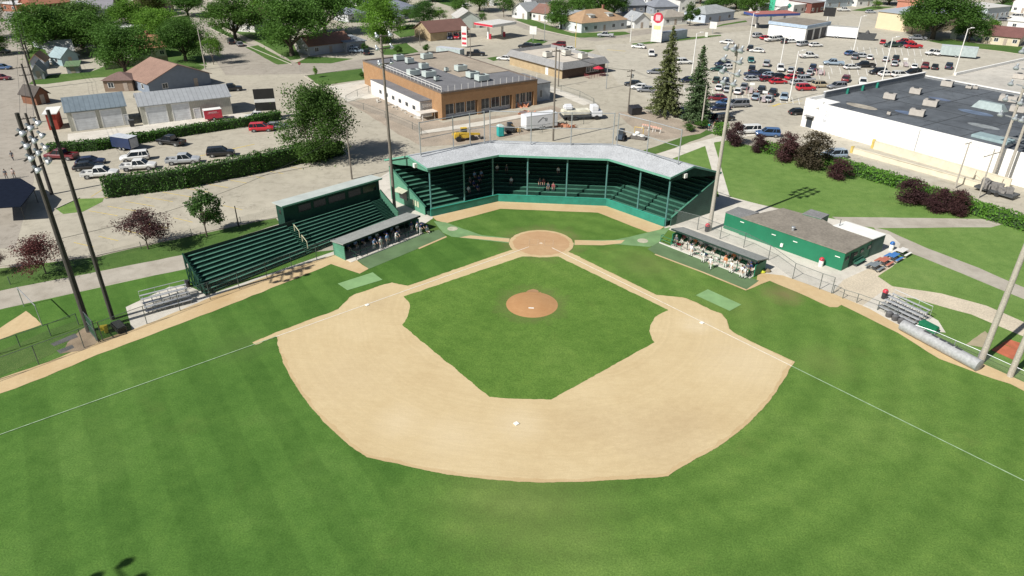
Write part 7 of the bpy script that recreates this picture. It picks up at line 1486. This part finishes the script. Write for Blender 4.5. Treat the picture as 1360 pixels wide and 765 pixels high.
hedge('bright ivy hedge along the store lane behind the purple shrubs', [(1012, 200), (1060, 212), (1120, 226), (1190, 247), (1250, 268), (1310, 288), (1380, 310)], 2.8, 1.6, IVY, (2.0, 2.0, 1.2), 4, 150)
hedge('short bright hedge block at the lane end by the first purple shrub', [(951, 177), (962, 180)], 2.2, 2.3, IVY, (2., 2., 1.2), 5, 150)
hedge('clipped dark hedge on the lawn behind the fuel station shop', [(530, 40), (552, 38)], 1.4, 1.5, IVY, (.6, .7, .6), 6, 40, .25)
# ================================================================ people
SKIN = mat('skin', (.48, .30, .21), .6, .1, 4.); HAIR = mat('hair', (.05, .035, .025), .8, .2, 8.)
SHIRT = mat('shirt_cloth', (1, 1, 1), .85, .08, 4., ocol=True); PANTS = mat('baseball_pants', (.74, .73, .70), .85, .06, 4.); DPANTS = mat('dark_trousers', (.035, .04, .06), .85, .2, 4.); SHOE = mat('shoe_leather', (.025, .025, .03), .5)
def body_mesh(pose, dark=False):
    """one continuous skinned figure, ~1.8 m, facing -y; returns a mesh with skin / shirt / trousers / shoe faces"""
    J = {'pel': (0, 0, .96), 'spi': (0, 0, 1.15), 'che': (0, -.01, 1.36), 'nec': (0, 0, 1.52), 'hea': (0, -.02, 1.62), 'top': (0, -.02, 1.76)}
    hipz = .96; lean = 0
    if pose == 'sit':
        J = {k: (x, y, z - .42) for k, (x, y, z) in J.items()}; hipz = .54
    if pose == 'lean':
        for k, f in (('spi', .05), ('che', .13), ('nec', .2), ('hea', .27), ('top', .3)): J[k] = (J[k][0], J[k][1] - f, J[k][2] - f * .18)
    for s, n in ((-1, 'l'), (1, 'r')):
        cz = J['che'][2]; cy = J['che'][1]
        J['sh' + n] = (s * .19, cy, cz + .05)
        if pose == 'sit': el, wr = (s * .24, cy - .10, cz - .24), (s * .16, cy - .34, cz - .30)
        elif pose == 'lean': el, wr = (s * .28, cy - .18, cz - .16), (s * .2, cy - .40, cz - .26)
        elif pose == 'walk': el, wr = (s * .25, cy + s * .08, cz - .24), (s * .25, cy + s * .05 - .14, cz - .46)
        else: el, wr = (s * .26, cy + .03, cz - .25), (s * .26, cy - .10, cz - .48)
        J['el' + n] = el; J['wr' + n] = wr
        J['hi' + n] = (s * .10, 0, hipz - .04)
        if pose == 'sit': kn, an = (s * .13, -.44, .50), (s * .13, -.46, .10)
        elif pose == 'walk': kn, an = (s * .11, -.10 - s * .12, .50), (s * .11, .06 - s * .26, .10)
        else: kn, an = (s * .13, -.03, .51), (s * .15, .02, .10)
        J['kn' + n] = kn; J['an' + n] = an; J['to' + n] = (an[0] + s * .02, an[1] - .19, .045)
    rad = {'pel': .145, 'spi': .135, 'che': .155, 'nec': .06, 'hea': .095, 'top': .075, 'sh': .075, 'el': .05, 'wr': .036, 'hi': .10, 'kn': .068, 'an': .048, 'to': .042}
    names = list(J); verts = [J[n] for n in names]; edges = []; E_ = lambda a, b: edges.append((names.index(a), names.index(b)))
    for a, b in (('pel', 'spi'), ('spi', 'che'), ('che', 'nec'), ('nec', 'hea'), ('hea', 'top')): E_(a, b)
    radl = [rad[n] if n in rad else rad[n[:2]] for n in names]
    for n in 'lr':
        for a, b in (('che', 'sh' + n), ('sh' + n, 'el' + n), ('el' + n, 'wr' + n), ('pel', 'hi' + n), ('hi' + n, 'kn' + n), ('kn' + n, 'an' + n), ('an' + n, 'to' + n)): E_(a, b)
        w = V(J['wr' + n]); d = (w - V(J['el' + n])).normalized(); s = -1 if n == 'l' else 1; pv = w + d * .07; verts.append(tuple(pv)); radl.append(.034); edges.append((names.index('wr' + n), len(verts) - 1)); pi_ = len(verts) - 1
        side = d.cross(V((s, 0, .0))).normalized() if abs(d.x) < .95 else V((0, 1, 0))
        for k, ln in enumerate((.07, .085, .08, .062)):
            f0 = pv + side * (k - 1.5) * .021 + d * .03; f1 = f0 + d * ln * .6 + V((0, 0, -.01)); f2 = f1 + d * ln * .4 + V((-s * .015, 0, -.015)); i0 = len(verts); verts += [tuple(f0), tuple(f1), tuple(f2)]; radl += [.011, .0095, .008]; edges += [(pi_, i0), (i0, i0 + 1), (i0 + 1, i0 + 2)]
        f0 = w + d * .03 - side * .04; f1 = f0 - side * .03 + d * .04; i0 = len(verts); verts += [tuple(f0), tuple(f1)]; radl += [.013, .009]; edges += [(names.index('wr' + n), i0), (i0, i0 + 1)]
    me = bpy.data.meshes.new('body'); me.from_pydata(verts, edges, []); o = bpy.data.objects.new('body', me); COL.objects.link(o)
    md = o.modifiers.new('s', 'SKIN'); md.use_smooth_shade = True
    for i, v in enumerate(me.skin_vertices[0].data): v.radius = (radl[i] * (1.15 if names[i:i + 1] and names[i] in ('che', 'spi', 'pel') else 1), radl[i] * (.8 if i < len(names) and names[i] in ('che', 'spi', 'pel') else 1)); v.use_root = i == 0
    o.modifiers.new('d', 'SUBSURF').levels = 1
    dg = bpy.context.evaluated_depsgraph_get(); m2 = bpy.data.meshes.new_from_object(o.evaluated_get(dg)); bpy.data.objects.remove(o)
    m2.name = 'body_' + pose
    # face: nose, eyes and mouth as small welded relief on the same mesh
    h = V(J['hea']); bm = bmesh.new(); bm.from_mesh(m2)
    def blob(c, s, mi):
        g_ = bmesh.ops.create_icosphere(bm, subdivisions=1, radius=1.)
        for v in g_['verts']: v.co = V((v.co.x * s[0] + c[0], v.co.y * s[1] + c[1], v.co.z * s[2] + c[2]))
        for f in {f for v in g_['verts'] for f in v.link_faces}: f.material_index = mi; f.smooth = True
    m2.materials.clear()
    for m in (SKIN, SHIRT, DPANTS if dark else PANTS, SHOE, mat('lip', (.30, .13, .11), .6)): m2.materials.append(m)
    n0 = len(bm.faces); blob(h + V((0, 0, .05)), (.078, .096, .118), 0); blob(h + V((0, -.10, .035)), (.014, .022, .024), 0)
    for s in (-1, 1): blob(h + V((s * .032, -.085, .06)), (.012, .01, .008), 3); blob(h + V((s * .08, 0, .04)), (.012, .022, .03), 0)
    blob(h + V((0, -.088, -.01)), (.024, .01, .006), 4); bm.faces.ensure_lookup_table(); waist = J['pel'][2] + .06; ny = J['nec'][2] - .02
    for f in list(bm.faces)[:n0]:
        c = f.calc_center_median(); mi = 0
        arm = min((c - V(J['wr' + n])).length for n in 'lr'); low = min((c - V(J['an' + n])).length for n in 'lr'); toe = min((c - V(J['to' + n])).length for n in 'lr')
        elb = min((c - V(J['el' + n])).length for n in 'lr')
        if c.z > ny: mi = 0
        elif arm < .26 and elb > .06 and abs(c.x) > .1 and c.z > .3 and arm < elb + .1: mi = 0
        elif c.z < .12 and toe < .3: mi = 3
        elif c.z < waist: mi = 2
        else: mi = 1
        f.material_index = mi
    bm.to_mesh(m2); bm.free()
    # cap mesh
    cm = MB(); c = h + V((0, .005, .075)); cm.lathe(tuple(c), [(.1, 0), (.104, .03), (.09, .075), (.05, .105), (.01, .112)], 14); cm.hexa([(c.x - .07, c.y - .2, c.z), (c.x + .07, c.y - .2, c.z), (c.x + .09, c.y - .07, c.z + .005), (c.x - .09, c.y - .07, c.z + .005), (c.x - .07, c.y - .2, c.z + .012), (c.x + .07, c.y - .2, c.z + .012), (c.x + .09, c.y - .07, c.z + .03), (c.x - .09, c.y - .07, c.z + .03)])
    cap = cm.build('cap', SHIRT); cap_me = cap.data; bpy.data.objects.remove(cap)
    hm = MB(); hm.lathe(tuple(c + V((0, .012, -.05))), [(.06, -.03), (.098, 0), (.104, .06), (.095, .11), (.05, .15), (.01, .155)], 12); hr = hm.build('hair', HAIR); hair_me = hr.data; bpy.data.objects.remove(hr)
    return m2, cap_me, hair_me
BODY = {}
def person(p, face, pose, shirt, lab, dark=False, cap=(.02, .03, .10), z=0., group=None, sc=1.):
    k = (pose, dark)
    if k not in BODY: BODY[k] = body_mesh(pose, dark)
    b, c, h = BODY[k]; o = bpy.data.objects.new('person', b); COL.objects.link(o)
    o.location = (p[0], p[1], z); d = V((face[0], face[1])); o.rotation_euler.z = math.atan2(d.y, d.x) + math.pi / 2; o.scale = (sc,) * 3; o.color = rgba(shirt)
    o2 = bpy.data.objects.new('cap' if cap else 'hair', c if cap else h); COL.objects.link(o2); o2.parent = o
    if cap: o2.color = rgba(cap)
    tag(o, lab, 'person', group); return o
home = V((0, -12, 0)); WH = (.72, .72, .70); NV = (.025, .04, .14); OR = (.60, .22, .08); GY = (.10, .11, .13); RD = (.30, .08, .09); LB = (.25, .38, .6)
# right dugout: players at the rail and on the bench
t, L, dr, D = DR
def dl_(t, x, y): 
    a = t.rotation_euler.z; return V((t.location.x + math.cos(a) * x - math.sin(a) * y, t.location.y + math.sin(a) * x + math.cos(a) * y, 0))
def dface(t): a = t.rotation_euler.z; return (math.sin(a), -math.cos(a))
fr_ = dface(t)
RDG = 'players in the right dugout'
for (x, y), pose, c, lab, dark, cap in [((917, 340.5), 'stand', WH, 'player in white standing just inside the rail near the middle of the right dugout', False, NV), ((933, 349), 'lean', WH, 'player in white bending at the step of the right dugout', False, (.02, .02, .02)), ((942.5, 357.5), 'walk', WH, 'player in white crouched walking on the turf before the right dugout', False, (.03, .03, .03)), ((970, 363), 'stand', WH, 'player in white standing alone on the step right of the rail gap', False, (.12, .09, .05)),
        ((983.5, 369), 'stand', WH, 'tallest white clad player at the right end of the dugout rail', False, (.10, .05, .03)), ((987.5, 370), 'lean', WH, 'white clad player leaning beside the tallest one at the rail end', False, NV), ((991, 365.5), 'stand', GY, 'player in dark top behind the rail end', False, (.02, .02, .03)), ((897, 328), 'stand', GY, 'person in dark jacket and shorts at the left end of the right dugout', True, (.35, .33, .30)), ((995, 365), 'stand', NV, 'player in navy at the right wall of the dugout', True, NV), ((962, 356), 'stand', OR, 'player in orange at the rail of the right dugout', False, (.40, .12, .05))]:
    q = G(x, y); person((q.x, q.y), fr_ if pose != 'walk' else (-.3, -1), pose, c, lab, dark, cap, LZ(9), RDG)
bench_r = [(.6, RD, 'seated player in red top at the left of the bench in the right dugout'), (1.6, WH, 'seated player in white next to the red top'), (2.5, OR, 'seated player in orange near the left of the bench'), (3.4, WH, 'seated player in white right of the orange one'), (4.2, GY, 'seated player in grey at the left middle of the right dugout bench'), (5.6, WH, 'seated player in white at the middle of the right dugout bench'), (7.6, WH, 'seated player in white before the white back board'), (8.5, OR, 'seated player in orange left of the last white pair'), (9.4, WH, 'seated player in white right of the second orange one'), (10.9, WH, 'seated player in white near the right end of the bench'), (12.0, NV, 'seated player in navy at the right end of the bench')]
for x, c, lab in bench_r: q = dl_(t, x, D - .45); person((q.x, q.y), fr_, 'sit', c, lab, False, NV if c != NV else WH, .04, RDG)
t, L, dr, D = DL; fl2 = dface(t); LDG = 'players in the left dugout'
bench_l = [(2.0, NV, 'seated player in navy deepest in the left dugout shade'), (3.2, LB, 'seated player in light blue in the left dugout'), (4.4, NV, 'second seated player in navy in the left dugout'), (5.6, LB, 'second seated player in light blue in the left dugout'), (6.8, WH, 'seated player in white in the left dugout'), (8.2, NV, 'seated player in navy near the right part of the left dugout bench'), (9.4, LB, 'seated player in light blue near the left dugout right end'), (10.4, WH, 'seated player in white at the right end of the left dugout bench')]
for x, c, lab in bench_l:
    if x < L - .4: q = dl_(t, x, D - .45); person((q.x, q.y), fl2, 'sit', c, lab, False, NV, .04, LDG)
for (x, y), pose, c, lab in [((506.5, 331), 'stand', WH, 'player in white standing behind the left dugout rail'), ((526.5, 322), 'lean', WH, 'player in white leaning over the left dugout rail'), ((555, 310.5), 'stand', WH, 'player in white at the right opening of the left dugout'), ((559, 311), 'lean', NV, 'player in navy bending at the right opening of the left dugout'), ((567, 308.5), 'sit', WH, 'player in white seated on the step right of the left dugout'), ((515, 326), 'stand', LB, 'player in light blue standing inside the left dugout'), ((497, 332), 'lean', LB, 'player in light blue leaning inside the left dugout'), ((547, 309), 'stand', NV, 'player in navy standing far inside the left dugout')]:
    q = G(x, y); person((q.x, q.y), fl2, pose, c, lab, False, NV, .05 if pose != 'sit' else -.3, LDG)
# spectators on the grandstand tiers (tier k seat height)
def tier_pt(x, k):
    d = 1.3 + .74 * k + .2; o = offs(d); P = None
    for i in range(3):
        a, b = o[i], o[i + 1]; pa, pb = proj((a.x, a.y, .97 + .42 * k)), proj((b.x, b.y, .97 + .42 * k))
        if min(pa[0], pb[0]) <= x <= max(pa[0], pb[0]):
            f = .5; lo, hi = 0., 1.
            for _ in range(30):
                f = (lo + hi) / 2; c = a.lerp(b, f)
                if proj((c.x, c.y, .97 + .42 * k))[0] < x: lo = f
                else: hi = f
            return a.lerp(b, f), .25 + .42 * k, -seg_n(i)
SPG = 'spectators in the grandstand'
for x, k, c, lab, dark, cap in [(717, 3, GY, 'spectator in a dark shirt left of the couple in the grandstand', True, None), (722, 3, RD, 'spectator in dark red beside the dark shirt in the grandstand', True, None), (728, 2, GY, 'left one of the sunlit couple in the grandstand', True, None), (735, 2, RD, 'right one of the sunlit couple wearing red in the grandstand', True, None), (701, 5, WH, 'lone spectator in a white shirt high beside the left post', True, None), (741.5, 6, WH, 'lone spectator in a white shirt near the top of the centre rows', True, None),
        (622, 2, WH, 'spectator in white low in the shaded left wing', True, None), (629, 3, NV, 'spectator in navy in the shaded left wing group', True, NV), (634, 2, NV, 'second spectator in navy in the shaded left wing group', True, None), (630, 5, LB, 'spectator in light blue highest in the left wing group', True, NV), (636, 4, NV, 'spectator in navy high in the left wing group', True, NV), (624, 4, GY, 'spectator in grey at the left of the wing group', True, None), (639, 5, LB, 'spectator in light blue at the right of the wing group', True, None), (660.5, 6, WH, 'spectator in white high in the dark left corner', True, None), (673, 6, GY, 'spectator in grey high in the dark left corner', True, WH), (679, 3, WH, 'spectator in white low in the dark left corner', True, None)]:
    r_ = tier_pt(x, k)
    if r_: q, z, f = r_; person((q.x, q.y), (f.x, f.y), 'sit', c, lab, dark, cap, z, SPG)
for (x, y), c, lab, pose in [((18, 213), GY, 'person in dark clothes walking alone across the pale lot', 'walk'), ((9.5, 238), GY, 'person in dark top standing left behind the navy shelter', 'stand'), ((20, 237), (.5, .42, .4), 'person in a pale top standing right behind the navy shelter', 'stand'), ((948, 172), RD, 'person in red on the lane by the hedge corner', 'walk'), ((941, 174), (.03, .3, .28), 'person in teal on the lane by the hedge corner', 'walk')]:
    q = G(x, y); person((q.x, q.y), (.4, -1), pose, c, lab, True, None, LZ(4))
# ================================================================ sun and sky
EL = R(42.5); SD = V((-.72, -.69, 0)).normalized(); toS = V((SD.x * math.cos(EL), SD.y * math.cos(EL), math.sin(EL)))
sl_ = bpy.data.lights.new('sun', 'SUN'); sl_.energy = 5.0; sl_.angle = R(.53); sl_.color = (1, .965, .90)
so = bpy.data.objects.new('sun', sl_); COL.objects.link(so); so.location = (0, 0, 120); so.rotation_euler = (-toS).to_track_quat('-Z', 'Y').to_euler()
wd = bpy.data.worlds.new('World'); SC.world = wd; wd.use_nodes = True; nt = wd.node_tree
sk = nt.nodes.new('ShaderNodeTexSky'); sk.sky_type = 'NISHITA'; sk.sun_disc = False; sk.sun_elevation = EL; sk.sun_rotation = math.atan2(SD.x, SD.y); sk.air_density = 1.; sk.dust_density = 1.2
nt.links.new(sk.outputs[0], nt.nodes['Background'].inputs['Color']); nt.nodes['Background'].inputs['Strength'].default_value = .05
vs = SC.view_settings; vs.view_transform = 'Standard'; vs.look = 'None'; vs.gamma = 1; vs.exposure = .3; vs.use_curve_mapping = False
SC.render.engine = 'CYCLES'; SC.cycles.max_bounces = 5; SC.cycles.transparent_max_bounces = 12
